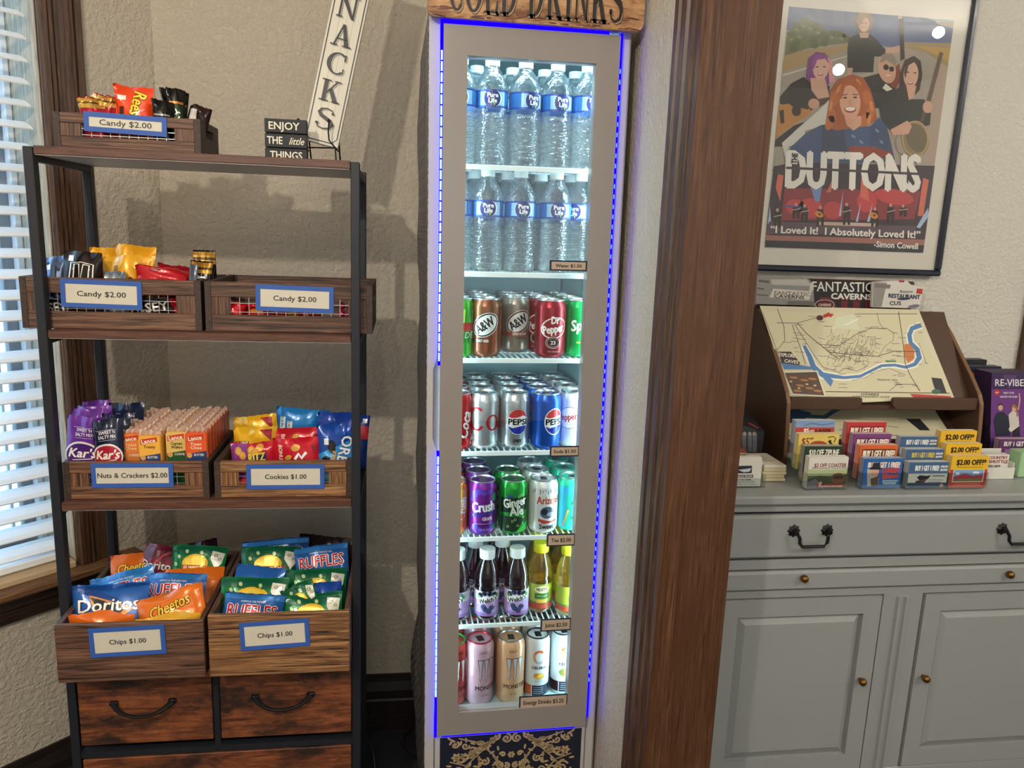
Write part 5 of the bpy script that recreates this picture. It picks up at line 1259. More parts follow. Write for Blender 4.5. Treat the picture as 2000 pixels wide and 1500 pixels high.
A.polys([ellipse(x, y, 40+(i*13) % 35, 26+(i*7) % 18, i*25, 9) for i, (x, y) in enumerate(((300, 300), (360, 230), (440, 200), (520, 240), (420, 300), (330, 400), (560, 300), (640, 310), (720, 300), (790, 330), (500, 370), (600, 370)))], '5c6642').polys([ellipse(x, y, 22, 14, 20, 8) for x, y in ((350, 260), (410, 230), (470, 250), (300, 350), (380, 330), (540, 290), (660, 330), (750, 340))], '8a8c5e')
A.polys([[(222, 660), (800, 490), (800, 500), (222, 676)]], 'cfc8bc')
A.poly([(1070, 400), (1480, 470), (1720, 640), (1600, 1400), (1100, 1300), (1050, 500)], 'a0968c').poly([(1600, 560), (1715, 600), (1590, 1500), (1480, 1420)], 'ab998a')
# woman standing at the back
A.poly([(815, 330), (900, 300), (1000, 300), (1060, 350), (1140, 440), (1130, 500), (1040, 500), (1030, 640), (800, 640), (800, 430)], '1e2226').poly([(800, 600), (850, 600), (840, 660), (800, 660)], 'c79f8c').poly([(1140, 430), (1270, 400), (1290, 460), (1150, 480)], 'c79f8c')
A.poly([(885, 260), (870, 180), (890, 110), (950, 82), (1010, 100), (1030, 170), (1015, 250), (990, 300), (900, 300)], '7d6248').poly(ellipse(948, 215, 48, 72, 0), 'cda48e').poly([(905, 290), (990, 290), (985, 335), (915, 335)], 'c79f8c').poly([(880, 190), (900, 110), (1000, 110), (960, 150), (905, 230)], '9a7d5a')
A.polys([ellipse(930, 205, 8, 5), ellipse(966, 205, 8, 5)], '3a2a24').poly(ellipse(948, 262, 20, 8), 'e8d6cc')
A.poly([(1255, 70), (1290, 70), (1310, 520), (1270, 540)], '2e241e').polys([ellipse(1255, 95, 18, 14), ellipse(1270, 150, 22, 18), ellipse(1300, 110, 12, 10)], 'b8a88c')
# man in dark glasses
A.poly([(930, 690), (1080, 650), (1160, 720), (1230, 780), (1200, 960), (1020, 960)], '22262c').poly([(1190, 620), (1260, 560), (1280, 700), (1230, 790), (1180, 760)], '7d3426')
A.poly(ellipse(1150, 610, 78, 130, -12), 'c49a82').poly([(1085, 560), (1110, 480), (1190, 470), (1240, 540), (1225, 590), (1150, 530)], '8d7f74').polys([ellipse(1142, 596, 24, 26), ellipse(1192, 612, 22, 24)], '17181a').polys([[(1140, 588), (1196, 604), (1196, 612), (1140, 596)]], '17181a').poly(ellipse(1160, 668, 22, 7), 'e6d2c4').poly([(1110, 780), (1140, 740), (1200, 790), (1150, 810)], 'd8d4cc')
# woman with violet hair and a guitar
A.poly([(430, 690), (450, 520), (520, 460), (600, 470), (660, 540), (680, 700), (620, 760), (480, 760)], '7a3d82').poly([(620, 500), (660, 540), (690, 720), (640, 740), (630, 600)], 'd89aa0').poly([(200, 860), (300, 740), (410, 680), (500, 760), (640, 760), (640, 900), (470, 940), (440, 980), (200, 920)], '241f24').poly([(470, 690), (600, 690), (640, 860), (540, 880), (480, 800)], 'cda490')
A.poly(ellipse(562, 605, 70, 100, 4), 'd8ae9c').poly([(480, 540), (520, 480), (610, 490), (640, 560), (600, 520), (530, 530), (500, 620)], '8d4a94').polys([ellipse(530, 592, 13, 6), ellipse(594, 592, 13, 6)], '2f2326').poly(ellipse(560, 660, 26, 11), 'a5434c').poly(ellipse(560, 656, 20, 5), 'eee0da')
A.poly([(195, 930), (280, 920), (330, 960), (400, 960), (480, 980), (470, 1010), (300, 1120), (160, 1230), (170, 1100)], 'b9803e').poly([(195, 985), (232, 970), (238, 1090), (205, 1100)], '2a1a12').poly(ellipse(345, 985, 42, 46), '1e1612').poly([(440, 930), (640, 860), (650, 900), (470, 980)], '4a3324').poly(ellipse(500, 920, 50, 46), 'c99c86').poly([(160, 1240), (330, 1110), (420, 1080), (330, 1160), (220, 1300), (150, 1300)], '1f1a1c')
# woman at the right with a banjo
A.poly([(1250, 860), (1270, 640), (1310, 530), (1390, 495), (1450, 540), (1465, 660), (1440, 800), (1360, 880), (1250, 950)], '33241f').poly([(1080, 960), (1180, 820), (1280, 760), (1330, 880), (1400, 880), (1480, 880), (1540, 1010), (1530, 1110), (1440, 1130), (1200, 1180), (1100, 1080)], '20252c')
A.poly(ellipse(1362, 660, 66, 116, 4), 'd2a892').poly([(1320, 760), (1410, 760), (1390, 860), (1345, 890)], 'cda28c').polys([ellipse(1336, 640, 13, 6), ellipse(1398, 646, 13, 6)], '2f2326').poly(ellipse(1356, 738, 28, 12), '9a3c44').poly(ellipse(1356, 734, 22, 5), 'efe2dc').poly([(1300, 640), (1320, 550), (1390, 510), (1440, 580), (1390, 550), (1340, 580), (1312, 700)], '3d2c26')
A.polys([[(1620, 460), (1650, 470), (1540, 890), (1505, 880)], [(1505, 880), (1540, 890), (1470, 1080), (1445, 1070)]], '5a4a3c').poly(ellipse(1400, 1230, 118, 158, -18), '8d7a5e').poly(ellipse(1412, 1225, 92, 130, -18), '6b5f4c').polys(_ring(1400, 1230, 120, 160, 14, 14, 0, 360, 24), 'b59a5e').polys(_ring(1310, 1270, 90, 110, 10, 10, 100, 270, 12), '8a8474').poly(ellipse(1510, 950, 44, 54), 'cda28c').poly([(1180, 1150), (1330, 1070), (1370, 1120), (1340, 1190), (1200, 1200)], 'cda28c')
# woman at the front with red hair
A.poly([(215, 1270), (560, 960), (640, 880), (660, 1100), (420, 1160), (420, 1250), (280, 1300), (250, 1440)], 'cfcfc8')
A.poly([(250, 1470), (300, 1300), (430, 1180), (560, 1110), (640, 1100), (760, 1140), (1000, 1120), (1080, 1040), (1150, 1130), (1220, 1420), (250, 1520)], '38527e').poly([(570, 1110), (760, 1120), (800, 1380), (570, 1380)], '2d3e60').poly([(1000, 1130), (1080, 1060), (1150, 1140), (1210, 1380), (980, 1380)], '344a70').polys([ellipse(x, y, 24, 12, 40, 7) for x, y in ((850, 1210), (920, 1260), (1060, 1160), (1100, 1260), (880, 1310), (1040, 1320))], '6e88b0')
A.poly([(620, 980), (650, 800), (720, 700), (840, 660), (940, 690), (1000, 790), (1040, 930), (1060, 1060), (980, 1110), (700, 1160), (600, 1110)], 'a8552a').polys([ellipse(x, y, 38, 70, r_, 10) for x, y, r_ in ((680, 880, 10), (660, 1020, -10), (970, 860, -10), (1000, 1000, 10), (640, 1090, 20), (960, 1060, 20))], 'b9682f').polys([ellipse(x, y, 16, 50, r_, 8) for x, y, r_ in ((720, 790, 30), (900, 740, -30), (1010, 940, -8), (650, 940, 8), (990, 1060, 10))], 'd08a48')
A.poly([(770, 1030), (920, 1030), (920, 1110), (850, 1160), (790, 1110)], 'd3a288').poly(ellipse(820, 905, 92, 150, -4), 'dba98e').poly([(720, 870), (740, 760), (840, 690), (930, 760), (910, 860), (860, 740), (780, 760), (745, 880)], 'b05c2c')
A.polys([ellipse(776, 868, 18, 8), ellipse(866, 864, 18, 8)], '3a2620').polys([[(750, 840), (800, 832), (800, 840), (750, 850)], [(842, 832), (892, 836), (892, 846), (842, 842)]], '7d4a2a').poly(ellipse(822, 972, 52, 30), 'a33a3e').poly(ellipse(822, 966, 44, 19), 'f2ece6').poly([(812, 880), (830, 880), (838, 930), (806, 930)], 'd09a80')
A.polys([[(800, 1300), (1000, 1300), (1190, 1350), (1190, 1400), (830, 1400)]], '8d3a2a')
# the stage below, second close-up coordinates
B = Art(q2)
B.poly([(236, 250), (420, 215), (1670, 245), (1560, 1018), (150, 965)], '33283a').poly([(330, 440), (1540, 470), (1480, 720), (300, 730)], '8a2c3c').polys([ellipse(x, y, rx, ry, 10, 12) for x, y, rx, ry in ((560, 620, 110, 90), (760, 640, 90, 80), (1060, 560, 90, 100), (430, 610, 90, 70), (1300, 520, 180, 70))], 'c04048')
B.polys([[(560, 430), (660, 430), (640, 560), (600, 560)]], '6f93c8').polys([[(810, 690), (850, 460), (830, 690)], [(960, 740), (1010, 560), (980, 740)], [(1060, 740), (1110, 580), (1085, 740)], [(1500, 790), (1600, 620), (1610, 690), (1530, 800)], [(180, 760), (200, 600), (210, 760)]], 'a9bfe0')
B.polys([[(700, 480), (770, 330), (740, 480)], [(270, 320), (320, 330), (290, 560), (250, 440)], [(1560, 350), (1610, 370), (1560, 690), (1510, 690)], [(1010, 350), (1060, 330), (1080, 560), (1000, 520)]], 'cf6a58').polys([[(190, 740), (1500, 780), (1480, 850), (170, 850)]], '5b4a5a').polys([[(620, 740), (1140, 755), (1130, 785), (640, 770)]], 'c9b0a4').polys([[(160, 860), (1580, 900), (1570, 950), (155, 905)]], 'a06a62').polys([[(150, 905), (1570, 950), (1560, 1020), (148, 966)]], '1c2233')
for x, y, h, gt in ((265, 700, 190, 0), (430, 640, 150, 0), (505, 660, 180, 0), (645, 680, 200, 1), (880, 660, 220, 0), (1130, 690, 190, 1), (1270, 660, 200, 0), (1380, 640, 110, 0)):
    B.polys([[(x-26, y-h*.25), (x+26, y-h*.25), (x+34, y+h*.05), (x+30, y+h*.5), (x+10, y+h*.5), (x, y+h*.1), (x-14, y+h*.5), (x-34, y+h*.5), (x-30, y)]], '17161d').poly(ellipse(x, y-h*.33, 12, 16), 'c79a86', True)
    if gt: B.poly(ellipse(x-10, y-h*.02, 40, 26, 25), 'd08a34').poly(ellipse(x-6, y-h*.03, 12, 10), '4a2a16')
    else: B.polys(stroke([(x-34, y-h*.02), (x+40, y-h*.1)], 8), 'b8a8a4')
B.polys(stroke([(330, 600), (480, 612)], 14), '3a4fa0')
A.xf = None
PRX = [P(1543, 0, YP), P(1866, 40, YP), P(1802, 494, YP), P(1493, 482, YP)]
bnd = ((PRX[0].x+PRX[3].x)/2, (PRX[1].x+PRX[2].x)/2, (PRX[2].z+PRX[3].z)/2, 2.008)
W = 'e6e4de'
def tt(s, p0, p1, h, col, b=0, sh=0, cut=None): B.text2(s, p0, p1, h, col, b, sh)
tt('DUTTONS', (345, 432), (1520, 470), 318, W, 16)
B.polys(stroke([(340, 262), (1540, 318)], 22), '3b3548')
B.polys([[(384, 128), (450, 136), (440, 232), (372, 226)]], 'd9d8d4').text2('THE', (436, 226), (444, 136), 48, '1d2233', 4)
tt('“I Loved It!  I Absolutely Loved It!”', (205, 838), (1530, 888), 62, W, 3)
tt('-Simon Cowell', (1120, 965), (1508, 985), 52, W, 2)
A.L += B.L
A.build('print', flat(YP+.003), po, bounds=bnd, off=.0003, eps=.00003, rough=.6)

# ------------------------------------------------------------------ grey sideboard
YC = 1.5; YCB = YR-.004
M_grey = mat('929697', .34, bump=.1, bscale=150); M_brass = mat('7d5a2c', .35, .85)
cab = thing('sideboard', 'grey painted sideboard with black pulls and brass knobs', 'cabinet')
X0, X1 = P(1440, 1206, YC).x-.062, 2.05
Zc = lambda py, px=1720: P(px, py, YC).z
zt1, zt0 = P(1720, 968, YC-.018).z, P(1720, 985, YC-.018).z
box('top_board', (X0-.01, X1+.015, YC-.018, YCB, zt0, zt1), M_grey, cab, .004)
box('cornice', (X0, X1, YC-.004, YC+.02, Zc(996), zt0), M_grey, cab, .002)
zd1, zd0 = Zc(1001), Zc(1083)
boxes('carcass', [(X0, X1, YC+.032, YCB, .06, zt0-.0005), (X0, X1, YC, YC+.032, Zc(1106), Zc(1088)), (X0, X1, YC, YC+.032, Zc(1163)+.003, Zc(1147))], M_grey, cab)
xk = lambda px, py: P(px, py, YC).x
XD0, XD1 = X0+.016, X1-.016
d = box('drawer', (XD0, XD1, YC-.010, YC+.011, zd0, zd1), M_grey, cab, .006)
def pull(pxl, pyl, pxr, pyr, drop):
    a, b = P(pxl, pyl, YC-.012), P(pxr, pyr, YC-.012); z = (a.z+b.z)/2; bm = bmesh.new()
    for c in (a.x, b.x):
        n = 18; ring = [bm.verts.new((c+(.0135+.0018*math.cos(8*2*PI*k/32*1.0))*math.cos(2*PI*k/32), YC-.011, z+(.0135+.0018*math.cos(8*2*PI*k/32))*math.sin(2*PI*k/32))) for k in range(32)]
        rin = [bm.verts.new((c+.008*math.cos(2*PI*k/32), YC-.016, z+.008*math.sin(2*PI*k/32))) for k in range(32)]
        for k in range(32): bm.faces.new((ring[k], ring[(k+1) % 32], rin[(k+1) % 32], rin[k]))
        bm.faces.new(rin)
        add_tube(bm, [(c, YC-.012, z), (c, YC-.026, z)], .005, 8)
    s = .006
    add_tube(bm, [(a.x, YC-.026, z), (a.x+s, YC-.028, z-.010), (a.x+s+.001, YC-.028, z-drop+.008), (a.x+s+.008, YC-.029, z-drop), (b.x-s-.008, YC-.029, z-drop), (b.x-s-.001, YC-.028, z-drop+.008), (b.x-s, YC-.028, z-.010), (b.x, YC-.026, z)], .0038, 8)
    bmesh.ops.recalc_face_normals(bm, faces=bm.faces)
    bm_obj('pull_handle', bm, mat('17181c', .45, .3), d, True)
pull(1551, 1037, 1616, 1036, .030); pull(1958, 1033, 2023, 1032, .030)
zs1, zs0 = Zc(1109), Zc(1145)
sl_ = box('slide_board', (XD0, XD1, YC-.008, YC+.011, zs0, zs1), M_grey, cab, .005)
def knob(px, py, par):
    p = P(px, py, YC-.02); M = Matrix.Translation((p.x, YC-.003, p.z)) @ Matrix.Rotation(R(90), 4, 'X')
    bm = bmesh.new(); add_lathe(bm, [(.004, 0), (.0035, .005), (.0070, .007), (.0092, .0125), (.0080, .018), (.0045, .0212), (.0005, .022)], 16)
    o = bm_obj('knob', bm, M_brass, par, True); o.matrix_basis = M
knob(1573, 1132, sl_); knob(1976, 1124, sl_)
def door(x0, x1, z0, z1, kx, ky):
    f = .042; y0 = YC-.003
    dd = boxes('door', [(x0, x0+f, y0, YC+.011, z0, z1), (x1-f, x1, y0, YC+.011, z0, z1), (x0+f, x1-f, y0, YC+.011, z0, z0+f), (x0+f, x1-f, y0, YC+.011, z1-f, z1)], M_grey, cab)
    a, b, cc, e = x0+f, x1-f, z0+f, z1-f; w = .020
    V = [(a, y0+.012, cc), (b, y0+.012, cc), (b, y0+.012, e), (a, y0+.012, e), (a+w, y0+.002, cc+w), (b-w, y0+.002, cc+w), (b-w, y0+.002, e-w), (a+w, y0+.002, e-w),
         (a, y0+.0185, cc), (b, y0+.0185, cc), (b, y0+.0185, e), (a, y0+.0185, e)]
    vf_obj('door_panel', V, [(0, 1, 5, 4), (1, 2, 6, 5), (2, 3, 7, 6), (3, 0, 4, 7), (4, 5, 6, 7), (0, 8, 9, 1), (1, 9, 10, 2), (2, 10, 11, 3), (3, 11, 8, 0), (8, 11, 10, 9)], M_grey, dd)
    knob(kx, ky, dd)
zdt = Zc(1163); zdb = P(1800, 1492, YC).z
xa = xk(1723, 1160); xb = xk(1808, 1160)
door(X0+.020, xa, zdb, zdt, 1687, 1334); door(xb, X1-.020, zdb, zdt, 1811, 1328)
xm = (xa+xb)/2
box('center_stile', (xa+.006, xb-.006, YC+.001, YC+.032, zdb-.05, zdt+.003), M_grey, cab)
prism('fluted_strip', [(xm-.016, YC+.001), (xm-.014, YC-.005), (xm-.008, YC-.0055), (xm-.005, YC-.0005), (xm+.002, YC-.0005), (xm+.004, YC-.0065), (xm+.011, YC-.0065), (xm+.014, YC+.001)], 'z', zdb-.04, zdt-.004, M_grey, cab)
box('base_rail', (X0, X1, YC, YC+.0125, .06, zdb-.004), M_grey, cab, .001)
box('plinth', (X0+.02, X1-.02, YC+.03, YCB-.02, 0, .06), M_grey, cab)
ZC = zt1+.0004

# ------------------------------------------------------------------ brown brochure display on the sideboard
M_brn = mat('4f372a', .5); M_brnE = mat('7a5a3c', .5)
ds = thing('brochure_display', 'brown wooden tabletop display rack holding a large map', 'display rack')
YB_ = YR-.012
Ybul = 1.715; xR = P(1922, 790, Ybul).x; xL = P(1545, 790, Ybul).x; tk = .012
def side(x0, x1, pix, x):
    pts = [(p.y, p.z) for p in (PXc(a, b, x) for a, b in pix)]
    poly = [(YB_, ZC), (YB_, pts[0][1]+.002)]+pts+[(pts[-1][0], ZC)]
    return prism('side_panel', poly, 'x', x0, x1, M_brn, ds, bev=.0015), pts
sR, pR = side(xR-tk, xR, [(1838, 612), (1862, 652), (1905, 740), (1918, 770), (1922, 790), (1919, 830), (1913, 890)], xR)
pl = [PXc(a, b, xL) for a, b in ((1487, 597), (1500, 640), (1533, 745), (1543, 775), (1545, 790), (1546, 850), (1542, 895))]
sL = prism('side_panel', [(YB_, ZC), (YB_, pR[0][1]+.002)]+pR+[(pR[-1][0], ZC)], 'x', xL-tk, xL, M_brn, ds, bev=.0015)
def edge_band(par, x0, x1, pts, dy):
    bm = bmesh.new(); A_ = [bm.verts.new((x0+.0012, y-dy, z)) for y, z in pts]; B_ = [bm.verts.new((x1-.0012, y-dy, z)) for y, z in pts]
    for k in range(len(pts)-1): bm.faces.new((A_[k], B_[k], B_[k+1], A_[k+1]))
    bm_obj('panel_edge', bm, M_brnE, par)
edge_band(sR, xR-tk, xR, pR, .0008); edge_band(sL, xL-tk, xL, pR, .0008)
zbk = P(1700, 548, YB_-.02).z
box('back_board', (xL, P(1788, 552, YB_-.012).x, YB_-.012, YB_, ZC, zbk), M_brn, ds, .004)
yl = pR[4][0]+.006; zl1, zl0 = P(1700, 777, yl).z, P(1700, 801, yl).z
def ledge(z0, z1, y0, xg0, xg1, nm):
    l = boxes(nm, [(xL+.001, xR-tk-.001, y0+.012, y0+.032, z0, z0+.010)], M_brn, ds)
    h = z1-z0
    for (a, b, s) in ((xL+.001, xg0, 1), (xg1, xR-tk-.001, -1)):
        pts = [(a, z0), (b, z0), (b-.004*s if s > 0 else b, z1), (a if s > 0 else a, z1)]
        pts = [(a, z0), (b, z0), (b, z1), (a, z1)]
        if s > 0: pts = [(a, z0), (b-.012, z0), (b, z0+h*.35), (b, z1-.003), (b-.004, z1), (a, z1)]
        else: pts = [(a+.012, z0), (b, z0), (b, z1), (a+.004, z1), (a, z1-.003), (a, z0+h*.35)]
        prism('ledge_lip', pts, 'y', y0, y0+.012, M_brn, l, bev=.002)
    return l
ledge(zl0, zl1, yl, P(1684, 790, yl).x, P(1744, 790, yl).x, 'ledge')
# sloping map board and the map sheet on it
yt, ztp = 1.880, P(1640, 600, 1.880).z
def slab(nm, ya, za, yb2, zb2, x0, x1, th, m, par):
    V = []
    n = Vector((0, -(zb2-za), (yb2-ya))).normalized()*-th
    for x in (x0, x1):
        V += [(x, ya, za), (x, yb2, zb2), (x, yb2-n.y, zb2-n.z), (x, ya-n.y, za-n.z)]
    return vf_obj(nm, V, [(0, 1, 2, 3), (4, 7, 6, 5), (0, 4, 5, 1), (1, 5, 6, 2), (2, 6, 7, 3), (3, 7, 4, 0)], m, par)
ym, zm = yl+.020, zl0+.012
slab('map_board', ym+.010, zm, yt+.016, ztp-.01, xL+.001, xR-tk-.001, .006, M_brn, ds)
mp_ = thing('map_sheet', 'large cream town map with blue river lying on the brown display', 'map')
def mplane(px, py, k=0.):
    # pixel to the map plane: through (ym, zm) and (yt, ztp), facing the viewer
    dy, dz = yt-ym, ztp-zm; nrm = Vector((0, -dz, dy)); d = ray(px, py)
    t = nrm.dot(Vector((0, ym, zm))-Vector((0, 0, EYE)))/nrm.dot(d)
    p = Vector((0, 0, EYE))+d*t; v = (p.y-ym)/dy*math.hypot(dy, dz)
    return (p.x, v)
def mapfn(u, v, o):
    L = math.hypot(yt-ym, ztp-zm); c, s = (yt-ym)/L, (ztp-zm)/L
    curl = .012*max(0, v/L-.75)**2*8
    return (u, ym+v*c-(o+.0005)*s+curl*.2, zm+v*s+(o+.0005)*c+curl*-.3)
m3 = lambda zx, zy: mplane(1440+zx/3.846, 530+zy/3.846)
A = Art(m3)
A.poly([(170, 255), (1365, 285), (1400, 520), (1480, 650), (1630, 955), (960, 985), (670, 975), (385, 905), (300, 600)], 'd6d0b0')
A.poly([(190, 262), (1350, 290), (1356, 318), (205, 300)], 'd2ccb0')
A.polys(stroke([(500, 560), (540, 640), (570, 720), (640, 780), (800, 800), (920, 790), (1000, 750), (1080, 710), (1180, 705), (1260, 722), (1330, 700), (1365, 650), (1350, 590), (1300, 540), (1290, 480), (1310, 430), (1380, 405)], [52, 60, 60, 62, 50, 48, 46, 46, 44, 46, 56, 66, 62, 60, 60, 60, 60]), 'efeede')
A.polys(stroke([(500, 560), (540, 640), (570, 720), (640, 780), (800, 800), (920, 790), (1000, 750), (1080, 710), (1180, 705), (1260, 722), (1330, 700), (1365, 650), (1350, 590), (1300, 540), (1290, 480), (1310, 430), (1380, 405)], [24, 36, 44, 40, 22, 22, 20, 20, 20, 22, 30, 42, 36, 32, 34, 36, 34]), '5482b8')
A.poly([(320, 680), (560, 720), (640, 760), (720, 820), (700, 870), (640, 800), (590, 740), (350, 738)], '5482b8')
A.poly([(1250, 550), (1290, 545), (1330, 600), (1325, 660), (1280, 690), (1255, 640)], 'cf7d45')
rnd = random.Random(4); ink = '4d4a42'
A.polys(stroke([(300, 280), (350, 420), (355, 520), (300, 590)], 4)+stroke([(295, 388), (450, 390), (620, 340)], 4)+stroke([(450, 390), (520, 470), (700, 620), (760, 660)], 5)+stroke([(410, 400), (480, 600), (510, 700)], 4)+stroke([(430, 400), (560, 610), (640, 720), (760, 760), (800, 730)], 4)+stroke([(880, 320), (1350, 318)], 4)+stroke([(1210, 300), (1240, 520), (1260, 700), (1300, 790), (1370, 900)], 5)+stroke([(620, 550), (760, 560), (900, 470), (1000, 430), (1120, 430), (1180, 470)], 4)+stroke([(690, 610), (900, 630), (1050, 640), (1180, 600), (1360, 605)], 5)+stroke([(1050, 310), (1060, 380), (1100, 440)], 3)+stroke([(860, 820), (960, 800), (1040, 750), (1140, 730), (1260, 780)], 3)+stroke([(800, 730), (900, 750), (980, 710)], 3)+stroke([(1360, 540), (1420, 700)], 3)+stroke([(1060, 640), (1110, 560), (1170, 520), (1170, 470)], 3), ink)
q_ = []
for k in range(230):
    x, y = rnd.gauss(830, 140), rnd.gauss(610, 75); a = rnd.choice((80, 70, -15, -30, 50)); l = rnd.uniform(20, 60)
    if 600 < x < 1080 and 470 < y < 750: q_ += stroke([(x, y), (x+l*math.cos(R(a)), y-l*math.sin(R(a)))], 2.6)
A.polys(q_, '6d6a5e')
q_ = []
for k in range(80):
    x, y = rnd.uniform(330, 1500), rnd.uniform(320, 880); l = rnd.uniform(25, 70)
    if x+l < 1340+(y-285)*.39 and x > 230+(y-285)*.28: q_ += stroke([(x, y), (x+l, y+rnd.uniform(-3, 3))], 4)
A.polys(q_, '7d7a6c')
A.polys([[(1110, 670), (1190, 672), (1190, 684), (1110, 682)]], '5f8a56').polys(stroke([(715, 430), (820, 400), (905, 360)], 14), 'e8e6da').poly([(740, 345), (870, 325), (920, 440), (720, 430)], 'd7dcc0').polys([[(640, 330), (690, 305), (690, 315), (725, 322), (695, 350), (692, 338), (650, 350)]], 'b8372e').poly(ellipse(618, 350, 26, 20), '4a2a24')
A.poly([(305, 605), (400, 605), (470, 690), (460, 706), (330, 690)], '3a2a24').text2('EXPLORE', (310, 640), (430, 650), 26, 'efece2', 1).text2('CAVES', (350, 685), (455, 697), 24, 'efece2', 1)
A.poly([(345, 755), (600, 748), (665, 945), (410, 930)], 'e0dcc8').poly([(352, 765), (592, 758), (650, 935), (415, 920)], '5b4436').polys([ellipse(x, y, 34, 9, 5, 8) for x, y in ((420, 800), (500, 820), (560, 810), (470, 860), (540, 880), (600, 900), (450, 900))], 'b0774a').polys([ellipse(x, y, 12, 6, 5, 7) for x, y in ((400, 830), (520, 850), (580, 860), (460, 880))], 'e0c49a')
A.poly([(1455, 800), (1530, 808), (1570, 920), (1490, 915)], '2c2a30').poly(ellipse(1490, 905, 34, 18), '3f6a5a').polys([[(1296, 922), (1600, 940), (1598, 952), (1320, 948)]], 'b8372e')
A.polys(stroke([(660, 905), (1590, 918)], 5), '4a463c').polys(stroke([(1140, 900), (1200, 850), (1330, 850), (1370, 900)], 3), ink).text2('OZARKS', (925, 932), (1060, 934), 15, '35322c', .3).text2('ENTERTAINMENT GUIDE', (862, 950), (1140, 952), 13, '45423a', 0).text2('TRANSPORT AREA', (1045, 822), (1200, 826), 12, '45423a', 0)
mso = A.build('map_print', mapfn, mp_, sv=.03, off=.0008, eps=.00004, rough=.5)
V0 = [m3(*p) for p in ((170, 255), (1365, 285), (1630, 955), (395, 940))]
vf_obj('map_paper', [mapfn(u, v, .0002) for u, v in V0]+[mapfn(u, v, -.0012) for u, v in V0], [(0, 1, 2, 3), (7, 6, 5, 4), (0, 4, 5, 1), (1, 5, 6, 2), (2, 6, 7, 3), (3, 7, 4, 0)], mat('d8d3ba', .6), mp_)
# lower tier with a second map seen under the ledge
y2 = yl+.055; z2 = P(1700, 846, y2).z
slab('lower_board', y2-.02, z2-.02, y2+.12, z2+.075, xL+.001, xR-tk-.001, .006, M_brn, ds)
lm = thing('map_sheet', 'second cream map half hidden on the lower tier of the brown display', 'map')
def lowfn(u, v, o): c, s = .825, .565; return (u, y2-.024+v*c-(o+.0066)*s, z2-.015+v*s+(o+.0066)*c)
A = Art(); xa_, xb_ = xL+.018, P(1850, 835, y2).x
A.rect(xa_, .004, xb_, .13, 'd6d0b0').rect(xa_, .012, xb_, .014, '4a463c').poly([(xa_, .06), (xa_+.05, .05), (xa_+.10, .09), (xa_+.02, .12), (xa_, .12)], '44698f').polys(stroke([(xa_+.07, .08), (xa_+.13, .075), (xa_+.17, .10), (xa_+.23, .125)], .012), '44698f').poly([(xb_-.08, .03), (xb_-.05, .03), (xb_-.06, .07), (xb_-.10, .07)], '2c2a30').rect(xb_-.13, .005, xb_-.03, .011, 'b8372e').polys(stroke([(xa_+.15, .03), (xa_+.25, .05), (xa_+.32, .04)], .0015), ink)
A.build('map_print', lowfn, lm, off=.0012, rough=.5)
vf_obj('map_paper', [lowfn(u, v, o) for o in (.0008, -.0002) for u, v in ((xa_, .002), (xb_, .002), (xb_, .132), (xa_, .132))], [(0, 1, 2, 3), (7, 6, 5, 4), (0, 4, 5, 1), (1, 5, 6, 2), (2, 6, 7, 3), (3, 7, 4, 0)], mat('d8d3ba', .6), lm)
boxes('lower_lip', [(xL+.001, P(1680, 870, y2-.03).x, y2-.042, y2-.032, z2-.035, z2-.006), (P(1745, 850, y2-.03).x, xR-tk-.001, y2-.042, y2-.032, z2-.035, z2-.006)], M_brn, ds, .003)

# ------------------------------------------------------------------ brochures standing at the top of the display
def sheet(name, label, cat, pix, Y, thick, art, body, group=None, zx=None, par=None):
    # flat printed thing whose front is the quad of pixels pix (tl, tr, br, bl) on the plane Y
    o = thing(name, label, cat, group=group)
    xz = wallxf(Y); c = [xz(*p) for p in pix]
    n = len(c); V = [(x, Y, z) for x, z in c]+[(x, Y+thick, z) for x, z in c]
    vf_obj('pages', V, [tuple(range(n)), tuple(range(2*n-1, n-1, -1))]+[(i, i+n, (i+1) % n+n, (i+1) % n) for i in range(n)], mat(body, .6), o)
    if art: art.build('print', flat(Y), o, off=.0004, eps=.00004, rough=.45)
    return o
YM = YB_-.032
z5 = lambda zx, zy: (1440+zx/3.846, 530+zy/3.846)
xz_ = wallxf(YM); m5 = lambda zx, zy: xz_(*z5(zx, zy))
A = Art(m5); A.poly([(545, 70), (1030, 78), (1020, 285), (535, 270)], '1a1a22').polys([[(680, 250), (740, 250), (740, 275), (680, 275)], [(780, 222), (830, 222), (830, 275), (780, 275)], [(870, 222), (920, 222), (920, 275), (870, 275)], [(960, 222), (1010, 222), (1010, 275), (960, 275)], [(620, 195), (1020, 200), (1020, 212), (620, 208)]], '6b2028')
A.text2('FANTASTIC', (562, 148), (1016, 156), 72, 'e2e0da', 1).text2('CAVERNS', (705, 206), (1006, 214), 42, 'e2e0da', 2.6).poly(ellipse(655, 250, 76, 40), 'b89a94').poly(ellipse(655, 250, 68, 34), '5b1c22').text2('CAVERNS', (610, 262), (702, 262), 20, 'd8cabb', 1)
sheet('brochure', 'black and plaid brochure with white lettering at the top of the display', 'brochure', [z5(*p) for p in ((545, 70), (1030, 78), (1020, 285), (535, 270))], YM, .010, A, '22222a', 'magazines at the top of the display')
YM2 = YM-.016; xz2 = wallxf(YM2); m6 = lambda zx, zy: xz2(*z5(zx, zy))
A = Art(m6); pg = ((150, 28), (480, 40), (545, 62), (572, 150), (580, 258), (140, 245))
